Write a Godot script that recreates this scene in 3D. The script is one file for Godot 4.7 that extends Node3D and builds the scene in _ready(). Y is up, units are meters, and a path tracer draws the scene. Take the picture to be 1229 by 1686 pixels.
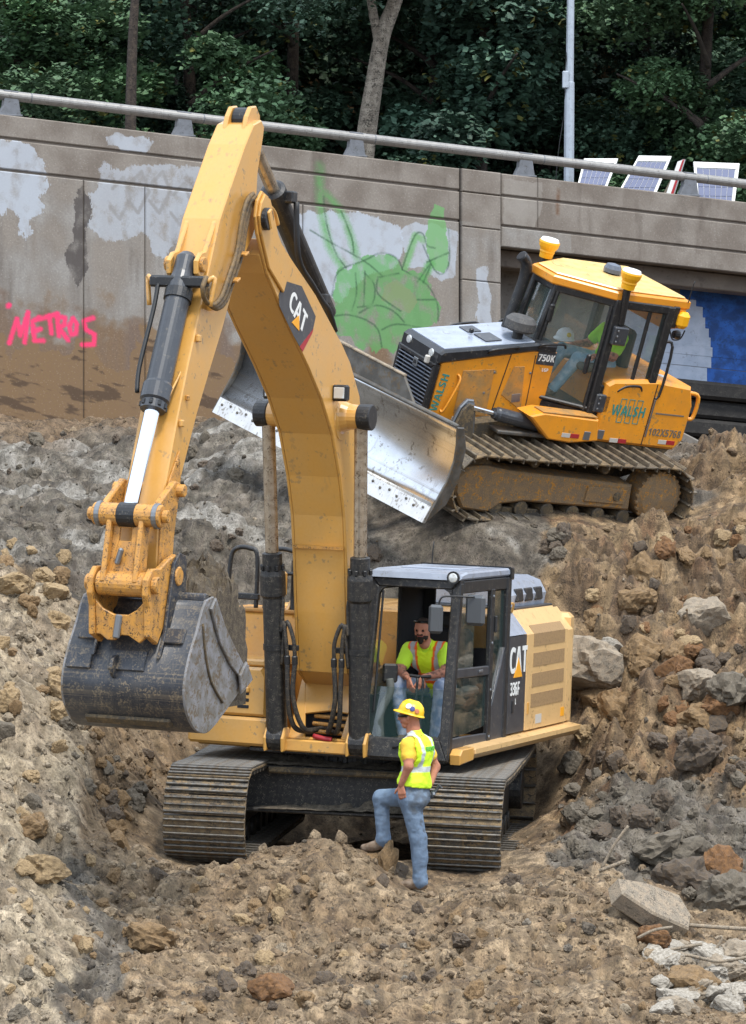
extends Node3D

# ---------------------------------------------------------------- camera model
const FPX := 6000.0
const CAM_Y := 4.0
const PITCH := 0.506
var rng := RandomNumberGenerator.new()
var names := {}
var M := {}

func px(u: float, v: float, d: float) -> Vector3:
	var p := deg_to_rad(PITCH)
	var f := Vector3(0, -sin(p), -cos(p))
	var up := Vector3(0, cos(p), -sin(p))
	return Vector3(0, CAM_Y, 0) + (f + Vector3((u - 614.5) / FPX, 0, 0) + up * (-(v - 843.0) / FPX)) * d

func _ready():
	rng.seed = 7
	var cam := Camera3D.new()
	cam.name = "camera"
	cam.fov = rad_to_deg(2.0 * atan(843.0 / FPX))
	cam.near = 0.5
	cam.far = 400.0
	cam.position = Vector3(0, CAM_Y, 0)
	cam.rotation_degrees.x = -PITCH
	add_child(cam)
	cam.make_current()
	var we := WorldEnvironment.new()
	we.name = "sky"
	var env := Environment.new()
	env.background_mode = Environment.BG_SKY
	var sk := Sky.new()
	var sm := ProceduralSkyMaterial.new()
	sm.sky_top_color = Color(0.85, 0.90, 0.97)
	sm.sky_horizon_color = Color(0.80, 0.85, 0.92)
	sm.sky_curve = 0.25
	sm.ground_bottom_color = Color(0.30, 0.27, 0.23)
	sm.ground_horizon_color = Color(0.50, 0.49, 0.47)
	sm.sun_angle_max = 0.0
	sk.sky_material = sm
	env.sky = sk
	env.background_energy_multiplier = 1.0
	env.tonemap_mode = Environment.TONE_MAPPER_LINEAR
	env.tonemap_exposure = 2.35
	env.sdfgi_enabled = true
	env.ssao_enabled = true
	env.ssil_enabled = true
	we.environment = env
	add_child(we)
	var sun := DirectionalLight3D.new()
	sun.name = "sun"
	sun.light_color = Color(1.0, 0.98, 0.95)
	sun.light_energy = 0.5
	sun.light_angular_distance = 10.0
	sun.shadow_enabled = true
	sun.rotation_degrees = Vector3(-62, 24, 0)
	add_child(sun)

	make_materials()
	make_terrain()
	make_wall()
	make_bridge()
	make_rail()
	make_trees()
	make_roadside()
	make_excavator()
	make_dozer()
	make_people()
	make_rubble()

# ---------------------------------------------------------------- naming
func numbered(called: String) -> String:
	if not names.has(called):
		names[called] = 0
		return called
	names[called] += 1
	return "%s_%03d" % [called, names[called]]

func tag(o: Node, label: String, category := "", group := "", kind := ""):
	if label != "": o.set_meta("label", label)
	if category != "": o.set_meta("category", category)
	if group != "": o.set_meta("group", group)
	if kind != "": o.set_meta("kind", kind)

func thing(called: String, xf: Transform3D, label: String, category: String, group := "") -> Node3D:
	var o := Node3D.new()
	o.name = numbered(called)
	o.transform = xf
	tag(o, label, category, group)
	add_child(o)
	return o

func part(called: String, mesh: Mesh, mat: Material, parent: Node = null, xf := Transform3D.IDENTITY) -> MeshInstance3D:
	var o := MeshInstance3D.new()
	o.name = called if parent != null else numbered(called)
	o.mesh = mesh
	o.material_override = mat
	o.transform = xf
	if parent == null: add_child(o)
	else: parent.add_child(o, true)
	return o

# ---------------------------------------------------------------- mesh helpers
func mb() -> SurfaceTool:
	var st := SurfaceTool.new()
	st.begin(Mesh.PRIMITIVE_TRIANGLES)
	st.set_smooth_group(-1)
	return st

func fin(st: SurfaceTool) -> ArrayMesh:
	st.generate_normals()
	return st.commit()

func tri(st: SurfaceTool, a: Vector3, b: Vector3, c: Vector3):
	st.add_vertex(a); st.add_vertex(b); st.add_vertex(c)

func quad(st: SurfaceTool, a: Vector3, b: Vector3, c: Vector3, d: Vector3):
	tri(st, a, b, c); tri(st, a, c, d)

# convex hull faces of a box with chamfered edges, oriented by xf
func box(st: SurfaceTool, c: Vector3, s: Vector3, bev := 0.012, bs := Basis.IDENTITY):
	var h := s * 0.5
	var b: float = min(bev, min(h.x, min(h.y, h.z)) * 0.9)
	var pt := func(ix, iy, iz, ax):
		var p := Vector3(ix * h.x, iy * h.y, iz * h.z)
		if ax != 0: p.x -= ix * b
		if ax != 1: p.y -= iy * b
		if ax != 2: p.z -= iz * b
		return c + bs * p
	# main faces
	for ax in 3:
		for sg in [-1, 1]:
			var q := []
			for k in [[-1, -1], [1, -1], [1, 1], [-1, 1]]:
				var i := [0, 0, 0]
				i[ax] = sg; i[(ax + 1) % 3] = k[0]; i[(ax + 2) % 3] = k[1]
				q.append(pt.call(i[0], i[1], i[2], ax))
			if sg > 0: quad(st, q[3], q[2], q[1], q[0])
			else: quad(st, q[0], q[1], q[2], q[3])
	# edges
	for ax in 3:
		var a1 := (ax + 1) % 3
		var a2 := (ax + 2) % 3
		for k in [[-1, -1], [1, -1], [1, 1], [-1, 1]]:
			var i0 := [0, 0, 0]; var i1 := [0, 0, 0]
			i0[ax] = -1; i1[ax] = 1
			i0[a1] = k[0]; i1[a1] = k[0]; i0[a2] = k[1]; i1[a2] = k[1]
			var p0 = pt.call(i0[0], i0[1], i0[2], a1); var p1 = pt.call(i1[0], i1[1], i1[2], a1)
			var p2 = pt.call(i1[0], i1[1], i1[2], a2); var p3 = pt.call(i0[0], i0[1], i0[2], a2)
			if k[0] * k[1] > 0: quad(st, p0, p1, p2, p3)
			else: quad(st, p3, p2, p1, p0)
	for ix in [-1, 1]:
		for iy in [-1, 1]:
			for iz in [-1, 1]:
				var a = pt.call(ix, iy, iz, 0); var b2 = pt.call(ix, iy, iz, 1); var c2 = pt.call(ix, iy, iz, 2)
				if ix * iy * iz > 0: tri(st, a, c2, b2)
				else: tri(st, a, b2, c2)

func frame_of(dir: Vector3) -> Basis:
	var z := dir.normalized()
	var t := Vector3.UP if abs(z.y) < 0.95 else Vector3.RIGHT
	var x := t.cross(z).normalized()
	return Basis(x, z.cross(x), z)

# lathe: rows of [distance along axis, radius]; axis from p in direction d
func lathe(st: SurfaceTool, p: Vector3, d: Vector3, rows: Array, n := 16):
	var bs := frame_of(d)
	for r in rows.size() - 1:
		for i in n:
			var a0 := TAU * i / n; var a1 := TAU * (i + 1) / n
			var q := []
			for e in [[r, a0], [r, a1], [r + 1, a1], [r + 1, a0]]:
				var row = rows[e[0]]
				q.append(p + bs * Vector3(cos(e[1]) * row[1], sin(e[1]) * row[1], row[0]))
			if rows[r][1] > 0.0001: tri(st, q[0], q[2], q[1])
			if rows[r + 1][1] > 0.0001: tri(st, q[0], q[3], q[2])

func cyl(st: SurfaceTool, a: Vector3, b: Vector3, r0: float, r1 := -1.0, n := 14, bev := 0.01):
	if r1 < 0: r1 = r0
	var L := a.distance_to(b)
	var e: float = min(bev, min(min(r0, r1) * 0.4, L * 0.3))
	lathe(st, a, b - a, [[0.0, 0.0], [0.0, r0 - e], [e, r0], [L - e, r1], [L, r1 - e], [L, 0.0]], n)

func smooth_path(pts: Array, sub := 6) -> Array:
	var out := []
	for i in pts.size() - 1:
		var p0: Vector3 = pts[max(i - 1, 0)]; var p1: Vector3 = pts[i]
		var p2: Vector3 = pts[i + 1]; var p3: Vector3 = pts[min(i + 2, pts.size() - 1)]
		for k in sub:
			out.append(p1.cubic_interpolate(p2, p0, p3, float(k) / sub))
	out.append(pts[-1])
	return out

func hose(st: SurfaceTool, pts: Array, r: float, n := 8, sub := 6, r_end := -1.0):
	var pp := smooth_path(pts, sub) if sub > 1 else pts
	var rings := []
	var x := Vector3.ZERO
	for i in pp.size():
		var t: Vector3 = (pp[min(i + 1, pp.size() - 1)] - pp[max(i - 1, 0)]).normalized()
		if i == 0: x = frame_of(t).x
		else: x = (x - t * x.dot(t)).normalized()
		var y := t.cross(x)
		var rr := r if r_end < 0 else lerpf(r, r_end, float(i) / (pp.size() - 1))
		var ring := []
		for k in n:
			var a := TAU * k / n
			ring.append(pp[i] + (x * cos(a) + y * sin(a)) * rr)
		rings.append(ring)
	for i in rings.size() - 1:
		for k in n:
			var k2 := (k + 1) % n
			quad(st, rings[i][k], rings[i + 1][k], rings[i + 1][k2], rings[i][k2])
	for k in n:
		tri(st, pp[0], rings[0][k], rings[0][(k + 1) % n])
		tri(st, pp[-1], rings[-1][(k + 1) % n], rings[-1][k])

# polygon pts (Vector2) extruded; map turns (p2, t) into a point, t from t0 to t1
func prism(st: SurfaceTool, pts: Array, mapf: Callable, t0: float, t1: float, bev := 0.012):
	var n := pts.size()
	var area := 0.0
	for i in n: area += pts[i].x * pts[(i + 1) % n].y - pts[(i + 1) % n].x * pts[i].y
	var poly := pts.duplicate()
	if area < 0: poly.reverse()
	var inset := []
	for i in n:
		var p: Vector2 = poly[i]
		var e0: Vector2 = (p - poly[(i + n - 1) % n]).normalized()
		var e1: Vector2 = (poly[(i + 1) % n] - p).normalized()
		var n0 := Vector2(-e0.y, e0.x); var n1 := Vector2(-e1.y, e1.x)
		var m := (n0 + n1)
		var l := m.length_squared()
		if l > 0.3: m = m * (2.0 / l)
		inset.append(p + m * bev)
	var sgn := 1.0 if t1 > t0 else -1.0
	var rows := [[inset, t0], [poly, t0 + sgn * bev], [poly, t1 - sgn * bev], [inset, t1]]
	# orientation test
	var o: Vector3 = mapf.call(Vector2.ZERO, 0.0)
	var ex: Vector3 = mapf.call(Vector2(1, 0), 0.0) - o
	var ey: Vector3 = mapf.call(Vector2(0, 1), 0.0) - o
	var et: Vector3 = (mapf.call(Vector2.ZERO, 1.0) - o) * sgn
	var flip := ex.cross(ey).dot(et) < 0
	for r in 3:
		for i in n:
			var j := (i + 1) % n
			var a = mapf.call(rows[r][0][i], rows[r][1]); var b = mapf.call(rows[r][0][j], rows[r][1])
			var c = mapf.call(rows[r + 1][0][j], rows[r + 1][1]); var d = mapf.call(rows[r + 1][0][i], rows[r + 1][1])
			if flip: quad(st, a, b, c, d)
			else: quad(st, d, c, b, a)
	var tr := Geometry2D.triangulate_polygon(PackedVector2Array(inset))
	for k in range(0, tr.size(), 3):
		for e in [[t0, false], [t1, true]]:
			var a = mapf.call(inset[tr[k]], e[0]); var b = mapf.call(inset[tr[k + 1]], e[0]); var c = mapf.call(inset[tr[k + 2]], e[0])
			var nn: Vector3 = (b - a).cross(c - a)
			var want: Vector3 = et if e[1] else -et
			if nn.dot(want) > 0: tri(st, a, c, b)
			else: tri(st, a, b, c)

# machine side profile: p2 = (forward, up), t = left
func mz(p: Vector2, t: float) -> Vector3: return Vector3(t, p.y, p.x)
# plan profile: p2 = (left, forward), t = up
func mp(p: Vector2, t: float) -> Vector3: return Vector3(p.x, t, p.y)
# front profile: p2 = (left, up), t = forward
func mf(p: Vector2, t: float) -> Vector3: return Vector3(p.x, p.y, t)

func v2(a: Array) -> Array:
	var o := []
	for p in a: o.append(Vector2(p[0], p[1]))
	return o

func side(pts: Array, x0: float, x1: float, bev := 0.012) -> ArrayMesh:
	var st := mb(); prism(st, v2(pts), mz, x0, x1, bev); return fin(st)
func boxm(c: Vector3, s: Vector3, bev := 0.012, bs := Basis.IDENTITY) -> ArrayMesh:
	var st := mb(); box(st, c, s, bev, bs); return fin(st)
func cylm(a: Vector3, b: Vector3, r: float, r1 := -1.0, n := 16) -> ArrayMesh:
	var st := mb(); cyl(st, a, b, r, r1, n); return fin(st)
func hosem(pts: Array, r: float, n := 8, sub := 6) -> ArrayMesh:
	var st := mb(); st.set_smooth_group(0); hose(st, pts, r, n, sub); return fin(st)
func lathem(p: Vector3, d: Vector3, rows: Array, n := 20) -> ArrayMesh:
	var st := mb(); lathe(st, p, d, rows, n); return fin(st)

func letters(txt: String, size: float, depth := 0.004, weight := 700) -> TextMesh:
	var t := TextMesh.new()
	t.text = txt
	var f := SystemFont.new()
	f.font_names = PackedStringArray(["Droid Sans"])
	f.font_weight = weight
	t.font = f
	t.font_size = 32
	t.pixel_size = size / 32.0
	t.depth = depth
	return t

# pose of a machine: columns left, up, forward
func pose(yaw: float, roll: float, pitch: float, org: Vector3) -> Transform3D:
	var A := Vector3(-sin(yaw), 0, cos(yaw))
	var U := Vector3.UP
	var L := U.cross(A)
	var cr := cos(roll); var sr := sin(roll); var cp := cos(pitch); var sp := sin(pitch)
	# columns of (roll * pitch) in (A, U, L) coordinates
	var c0 := Vector3(cp, cr * sp, sr * sp)
	var c1 := Vector3(-sp, cr * cp, sr * cp)
	var c2 := Vector3(0, -sr, cr)
	var f := func(c: Vector3): return A * c.x + U * c.y + L * c.z
	return Transform3D(Basis(f.call(c2), f.call(c1), f.call(c0)), org)

# ---------------------------------------------------------------- materials
var noise_a: PackedByteArray   # coarse clouds, 512 x 512, seamless
var noise_b: PackedByteArray   # fine grain
var noise_d: PackedByteArray
var noise_c: PackedByteArray   # cells / specks
const NS := 512

func seamless(type: int, freq: float, oct: int, sd: int) -> PackedByteArray:
	var n := FastNoiseLite.new()
	n.noise_type = type
	n.frequency = freq
	n.fractal_octaves = oct
	n.seed = sd
	if type == FastNoiseLite.TYPE_CELLULAR:
		n.cellular_return_type = FastNoiseLite.RETURN_DISTANCE
	var im := n.get_seamless_image(NS, NS)
	im.convert(Image.FORMAT_L8)
	return im.get_data()

# albedo texture: base colour, a second tone in coarse patches, splashes of a third colour
const TS := 256
var f_tone := PackedFloat32Array()
var f_splash := PackedFloat32Array()
var f_grain := PackedFloat32Array()

func make_fields():
	f_tone.resize(TS * TS); f_splash.resize(TS * TS); f_grain.resize(TS * TS)
	var q := NS * NS
	for y in TS:
		for x in TS:
			var i := y * 2 * NS + x * 2
			var a := noise_a[i] / 255.0; var b := noise_b[i] / 255.0
			f_tone[y * TS + x] = clampf((a - 0.5) * 3.0 + (b - 0.5) * 1.2 + 0.5, 0, 1)
			f_grain[y * TS + x] = b - 0.5
			f_splash[y * TS + x] = (noise_d[i] - 128) * 0.75 + (noise_a[(i + 91 * NS + 170) % q] - 128) * 0.75 + (noise_b[(i + 33 * NS + 60) % q] - 128) * 0.35

func speckled(base: Color, tone: Color, tone_amt: float, speck: Color, speck_lv: int, grain: float) -> ImageTexture:
	if f_tone.is_empty(): make_fields()
	var d := PackedByteArray()
	d.resize(TS * TS * 3)
	var lv := 96.0 - speck_lv * 1.12
	var dr := (tone.r - base.r) * tone_amt; var dg := (tone.g - base.g) * tone_amt; var db := (tone.b - base.b) * tone_amt
	for i in TS * TS:
		var t := f_tone[i]
		var g := (1.0 + f_grain[i] * grain) * 255.0
		var r := base.r + dr * t; var gg := base.g + dg * t; var b := base.b + db * t
		var k := f_splash[i]
		if k > lv:
			var w: float = min((k - lv) * 0.09, 0.85)
			r = lerpf(r, speck.r, w); gg = lerpf(gg, speck.g, w); b = lerpf(b, speck.b, w)
		d[i * 3] = clampi(int(r * g), 0, 255); d[i * 3 + 1] = clampi(int(gg * g), 0, 255); d[i * 3 + 2] = clampi(int(b * g), 0, 255)
	var im := Image.create_from_data(TS, TS, false, Image.FORMAT_RGB8, d)
	im.generate_mipmaps()
	return ImageTexture.create_from_image(im)

func plain(c: Color, rough := 0.6, metal := 0.0) -> StandardMaterial3D:
	var m := StandardMaterial3D.new()
	m.albedo_color = c
	m.roughness = rough
	m.metallic = metal
	return m

func textured(tex: Texture2D, rough := 0.6, scale := 0.6, metal := 0.0) -> StandardMaterial3D:
	var m := plain(Color.WHITE, rough, metal)
	m.albedo_texture = tex
	m.uv1_triplanar = true
	m.uv1_scale = Vector3.ONE * scale
	return m

func bump_tex(src: PackedByteArray, k: float) -> ImageTexture:
	var im := Image.create_from_data(NS, NS, false, Image.FORMAT_L8, src)
	im.convert(Image.FORMAT_RGBA8)
	im.bump_map_to_normal_map(k)
	return ImageTexture.create_from_image(im)

func make_materials():
	noise_a = seamless(FastNoiseLite.TYPE_SIMPLEX_SMOOTH, 0.012, 5, 3)
	noise_b = seamless(FastNoiseLite.TYPE_SIMPLEX_SMOOTH, 0.09, 4, 5)
	noise_d = seamless(FastNoiseLite.TYPE_SIMPLEX, 0.045, 4, 17)
	noise_c = seamless(FastNoiseLite.TYPE_CELLULAR, 0.05, 2, 9)
	var yel := Color(0.79, 0.585, 0.275); var yel2 := Color(0.76, 0.585, 0.33)
	M.yellow = textured(speckled(yel, yel2, 0.5, Color(0.56, 0.46, 0.32), 8, 0.04), 0.36, 0.5)
	M.yellow.clearcoat_enabled = true; M.yellow.clearcoat = 0.6; M.yellow.clearcoat_roughness = 0.25
	M.sky_sheen_panel = textured(speckled(Color(0.83, 0.68, 0.46), Color(0.79, 0.64, 0.43), 0.5, Color(0.6, 0.48, 0.32), 12, 0.04), 0.38, 0.5)  # house yellow lightened to cream: its sky reflection is put into the colour
	M.sky_sheen_panel.clearcoat_enabled = true; M.sky_sheen_panel.clearcoat = 0.35; M.sky_sheen_panel.clearcoat_roughness = 0.25
	M.mesh_panel = textured(speckled(Color(0.60, 0.48, 0.32), Color(0.54, 0.43, 0.29), 0.5, Color(0.40, 0.32, 0.22), 30, 0.35), 0.7, 3.0)
	M.worn_yellow = textured(speckled(Color(0.77, 0.55, 0.24), Color(0.68, 0.50, 0.28), 0.9, Color(0.25, 0.20, 0.15), 40, 0.10), 0.5, 1.6)
	M.dozer_yellow = textured(speckled(Color(0.88, 0.57, 0.13), Color(0.80, 0.53, 0.18), 0.5, Color(0.62, 0.48, 0.28), 16, 0.05), 0.42, 0.5)
	M.dozer_yellow.clearcoat_enabled = true; M.dozer_yellow.clearcoat = 0.3; M.dozer_yellow.clearcoat_roughness = 0.25
	M.dusty_yellow = textured(speckled(Color(0.72, 0.50, 0.22), Color(0.60, 0.46, 0.27), 0.9, Color(0.5, 0.4, 0.28), 30, 0.15), 0.7, 0.7)
	M.mud_yellow = textured(speckled(Color(0.46, 0.39, 0.30), Color(0.52, 0.42, 0.29), 0.9, Color(0.70, 0.47, 0.15), 42, 0.3), 0.85, 0.9)
	M.black = textured(speckled(Color(0.10, 0.105, 0.115), Color(0.14, 0.14, 0.14), 0.6, Color(0.36, 0.34, 0.30), 22, 0.2), 0.45, 1.5)
	M.black_dirty = textured(speckled(Color(0.10, 0.10, 0.105), Color(0.20, 0.19, 0.17), 0.7, Color(0.42, 0.39, 0.34), 34, 0.3), 0.5, 2.4)
	M.grey_panel = textured(speckled(Color(0.21, 0.22, 0.24), Color(0.26, 0.27, 0.28), 0.5, Color(0.4, 0.38, 0.34), 12, 0.1), 0.35, 0.8)
	M.blue_grey = textured(speckled(Color(0.30, 0.33, 0.38), Color(0.36, 0.38, 0.42), 0.5, Color(0.45, 0.43, 0.40), 16, 0.06), 0.35, 0.6)
	M.bucket_steel = textured(speckled(Color(0.155, 0.17, 0.20), Color(0.27, 0.26, 0.25), 0.7, Color(0.50, 0.44, 0.35), 50, 0.25), 0.42, 1.3)
	M.bucket_side = textured(speckled(Color(0.50, 0.50, 0.51), Color(0.40, 0.39, 0.37), 0.8, Color(0.37, 0.315, 0.24), 56, 0.12), 0.4, 0.9)
	M.muddy_steel = textured(speckled(Color(0.34, 0.29, 0.21), Color(0.26, 0.24, 0.21), 0.9, Color(0.45, 0.38, 0.27), 60, 0.3), 0.75, 0.8)
	M.shoe = textured(speckled(Color(0.30, 0.28, 0.25), Color(0.45, 0.37, 0.25), 1.0, Color(0.16, 0.15, 0.14), 50, 0.35), 0.5, 0.9)
	M.shoe.metallic = 0.25
	M.shoe_mud = textured(speckled(Color(0.50, 0.42, 0.30), Color(0.40, 0.34, 0.26), 1.0, Color(0.24, 0.22, 0.19), 46, 0.4), 0.85, 1.7)
	M.shoe_mud2 = textured(speckled(Color(0.36, 0.32, 0.26), Color(0.47, 0.39, 0.28), 1.0, Color(0.20, 0.18, 0.16), 46, 0.4), 0.8, 1.3)
	M.shoe_steel = textured(speckled(Color(0.42, 0.41, 0.39), Color(0.32, 0.30, 0.27), 0.9, Color(0.46, 0.38, 0.28), 40, 0.2), 0.38, 1.9, 0.5)
	M.shoe_dozer = textured(speckled(Color(0.45, 0.41, 0.34), Color(0.36, 0.32, 0.27), 0.9, Color(0.24, 0.22, 0.19), 55, 0.3), 0.55, 1.1)
	M.polished = textured(speckled(Color(0.80, 0.81, 0.82), Color(0.72, 0.73, 0.74), 0.6, Color(0.36, 0.32, 0.26), 16, 0.06), 0.26, 0.5, 0.95)
	M.blade_back = textured(speckled(Color(0.40, 0.39, 0.37), Color(0.30, 0.29, 0.27), 0.8, Color(0.40, 0.34, 0.26), 48, 0.2), 0.5, 0.6, 0.4)
	M.polished_edge = textured(speckled(Color(0.80, 0.80, 0.80), Color(0.72, 0.72, 0.71), 0.6, Color(0.40, 0.36, 0.30), 24, 0.08), 0.4, 0.6, 0.4)
	M.grey_print2 = textured(speckled(Color(0.27, 0.27, 0.27), Color(0.33, 0.32, 0.31), 0.7, Color(0.4, 0.38, 0.35), 30, 0.15), 0.8, 1.2)
	M.bucket_soil = textured(speckled(Color(0.39, 0.345, 0.27), Color(0.30, 0.26, 0.21), 0.9, Color(0.22, 0.185, 0.15), 52, 0.5), 0.9, 1.9)
	M.bucket_soil.normal_enabled = true; M.bucket_soil.normal_texture = bump_tex(noise_b, 7.0)
	M.sky_sheen_top = textured(speckled(Color(0.58, 0.61, 0.66), Color(0.52, 0.55, 0.60), 0.6, Color(0.48, 0.48, 0.48), 16, 0.05), 0.25, 0.7)  # dark tops coloured pale grey, the sky reflected in them painted in
	M.roof_sky_sheen = textured(speckled(Color(0.88, 0.76, 0.52), Color(0.84, 0.70, 0.44), 0.7, Color(0.7, 0.58, 0.38), 14, 0.04), 0.25, 0.5)  # yellow roof coloured cream, with the bright sky reflection painted in
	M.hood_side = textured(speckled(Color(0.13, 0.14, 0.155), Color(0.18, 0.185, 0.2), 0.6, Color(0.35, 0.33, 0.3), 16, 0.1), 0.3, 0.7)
	M.chrome = plain(Color(0.83, 0.84, 0.86), 0.12, 1.0)
	M.rod_dull = textured(speckled(Color(0.74, 0.70, 0.64), Color(0.60, 0.54, 0.46), 0.7, Color(0.25, 0.2, 0.16), 26, 0.1), 0.25, 1.4, 0.7)
	M.rubber = plain(Color(0.075, 0.08, 0.085), 0.55)
	M.hose_dusty = textured(speckled(Color(0.11, 0.11, 0.115), Color(0.20, 0.18, 0.15), 0.8, Color(0.42, 0.36, 0.27), 50, 0.2), 0.6, 2.5)
	M.hose_tan = textured(speckled(Color(0.46, 0.36, 0.20), Color(0.34, 0.27, 0.17), 0.8, Color(0.15, 0.13, 0.1), 48, 0.2), 0.6, 2.5)
	M.steel = plain(Color(0.50, 0.51, 0.52), 0.4, 0.7)
	M.white = plain(Color(0.86, 0.86, 0.84), 0.5)
	M.red = plain(Color(0.62, 0.14, 0.16), 0.5)
	M.stripe_white = plain(Color(0.72, 0.70, 0.66), 0.5)
	M.logo_yellow = plain(Color(0.90, 0.62, 0.12), 0.5)
	M.teal_paint = plain(Color(0.20, 0.50, 0.46), 0.7)
	M.grey_print = plain(Color(0.42, 0.38, 0.32), 0.7)
	M.antenna_yellow = plain(Color(0.92, 0.66, 0.06), 0.45)
	M.lamp_glass = plain(Color(0.80, 0.81, 0.80), 0.1, 0.3)
	M.mirror = plain(Color(0.32, 0.33, 0.34), 0.35, 0.3)
	M.interior = plain(Color(0.10, 0.10, 0.11), 0.8)
	M.seat = plain(Color(0.16, 0.16, 0.17), 0.85)
	M.console = plain(Color(0.34, 0.35, 0.33), 0.7)
	var g := StandardMaterial3D.new()
	g.transparency = BaseMaterial3D.TRANSPARENCY_ALPHA
	g.albedo_color = Color(0.22, 0.34, 0.33, 0.15); g.roughness = 0.03; g.metallic_specular = 0.6
	M.glass = g
	var g2 := g.duplicate()
	g2.albedo_color = Color(0.30, 0.40, 0.39, 0.14)
	M.glass_clear = g2
	M.concrete = textured(speckled(Color(0.47, 0.43, 0.39), Color(0.42, 0.385, 0.35), 0.8, Color(0.36, 0.33, 0.30), 26, 0.12), 0.9, 0.35)
	M.concrete_grey = textured(speckled(Color(0.50, 0.48, 0.45), Color(0.43, 0.41, 0.385), 0.8, Color(0.36, 0.34, 0.31), 26, 0.12), 0.9, 0.5)
	M.rail = textured(speckled(Color(0.58, 0.57, 0.55), Color(0.50, 0.49, 0.48), 0.7, Color(0.34, 0.32, 0.3), 20, 0.1), 0.5, 1.2, 0.5)
	M.rail_post = textured(speckled(Color(0.44, 0.45, 0.47), Color(0.38, 0.39, 0.40), 0.7, Color(0.3, 0.29, 0.28), 20, 0.1), 0.6, 1.2, 0.3)
	M.galvanised = textured(speckled(Color(0.66, 0.69, 0.72), Color(0.60, 0.63, 0.66), 0.7, Color(0.5, 0.52, 0.54), 16, 0.06), 0.45, 1.2, 0.4)
	M.bark = textured(speckled(Color(0.30, 0.26, 0.22), Color(0.20, 0.17, 0.15), 0.9, Color(0.12, 0.1, 0.09), 60, 0.5), 0.95, 1.0)
	M.bark.normal_enabled = true; M.bark.normal_texture = bump_tex(noise_b, 6.0)
	M.bark_pale = textured(speckled(Color(0.58, 0.54, 0.48), Color(0.44, 0.40, 0.35), 0.9, Color(0.2, 0.18, 0.15), 60, 0.45), 0.95, 1.0)
	M.bark_pale.normal_enabled = true; M.bark_pale.normal_texture = M.bark.normal_texture
	M.dark_beam = textured(speckled(Color(0.12, 0.115, 0.11), Color(0.17, 0.16, 0.15), 0.8, Color(0.24, 0.23, 0.21), 40, 0.3), 0.85, 0.8)
	M.solar = plain(Color(0.24, 0.29, 0.43), 0.5)
	M.dirt_grain = speckled(Color(0.95, 0.95, 0.95), Color(0.62, 0.61, 0.59), 1.0, Color(0.38, 0.37, 0.36), 44, 0.9)
	M.dirt_bump = bump_tex(noise_b, 5.0)
	M.fold_bump = bump_tex(noise_a, 14.0)
	var soil := StandardMaterial3D.new()
	soil.vertex_color_use_as_albedo = true
	soil.albedo_texture = M.dirt_grain
	soil.uv1_triplanar = true; soil.uv1_world_triplanar = true
	soil.uv1_scale = Vector3.ONE * 0.9
	soil.roughness = 0.92
	soil.normal_enabled = true; soil.normal_texture = M.dirt_bump; soil.normal_scale = 1.0
	M.soil = soil
	for k in [["rock_brown", Color(0.52, 0.42, 0.29), Color(0.42, 0.34, 0.24)], ["rock_tan", Color(0.62, 0.53, 0.39), Color(0.52, 0.44, 0.33)], ["rock_grey", Color(0.42, 0.385, 0.33), Color(0.34, 0.31, 0.265)], ["rock_dark", Color(0.30, 0.27, 0.24), Color(0.37, 0.31, 0.24)], ["rock_rust", Color(0.48, 0.34, 0.20), Color(0.37, 0.27, 0.18)], ["rock_white", Color(0.66, 0.63, 0.58), Color(0.50, 0.47, 0.42)], ["slab", Color(0.58, 0.52, 0.44), Color(0.50, 0.46, 0.40)]]:
		M[k[0]] = textured(speckled(k[1], k[2], 0.9, k[2].darkened(0.3), 44, 0.45), 0.92, 1.3)
		M[k[0]].normal_enabled = true; M[k[0]].normal_texture = M.dirt_bump; M[k[0]].normal_scale = 0.9

# ---------------------------------------------------------------- terrain
var hb := PackedFloat32Array()
const HX0 := -12.0
const HZ0 := -62.0
const HS := 0.1
const HW := 241
const HH := 441
var n_lump := FastNoiseLite.new()
var n_clod := FastNoiseLite.new()
var n_fine := FastNoiseLite.new()
var n_zone := FastNoiseLite.new()
var n_streak := FastNoiseLite.new()
var n_crumb := FastNoiseLite.new()
var n_crack := FastNoiseLite.new()
var exc_xf: Transform3D
var doz_xf: Transform3D
const UC_YAW := 0.235     # undercarriage turned against the house

func rbf(r2: float) -> float: return 0.0 if r2 < 1e-9 else 0.5 * r2 * log(r2)

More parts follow.
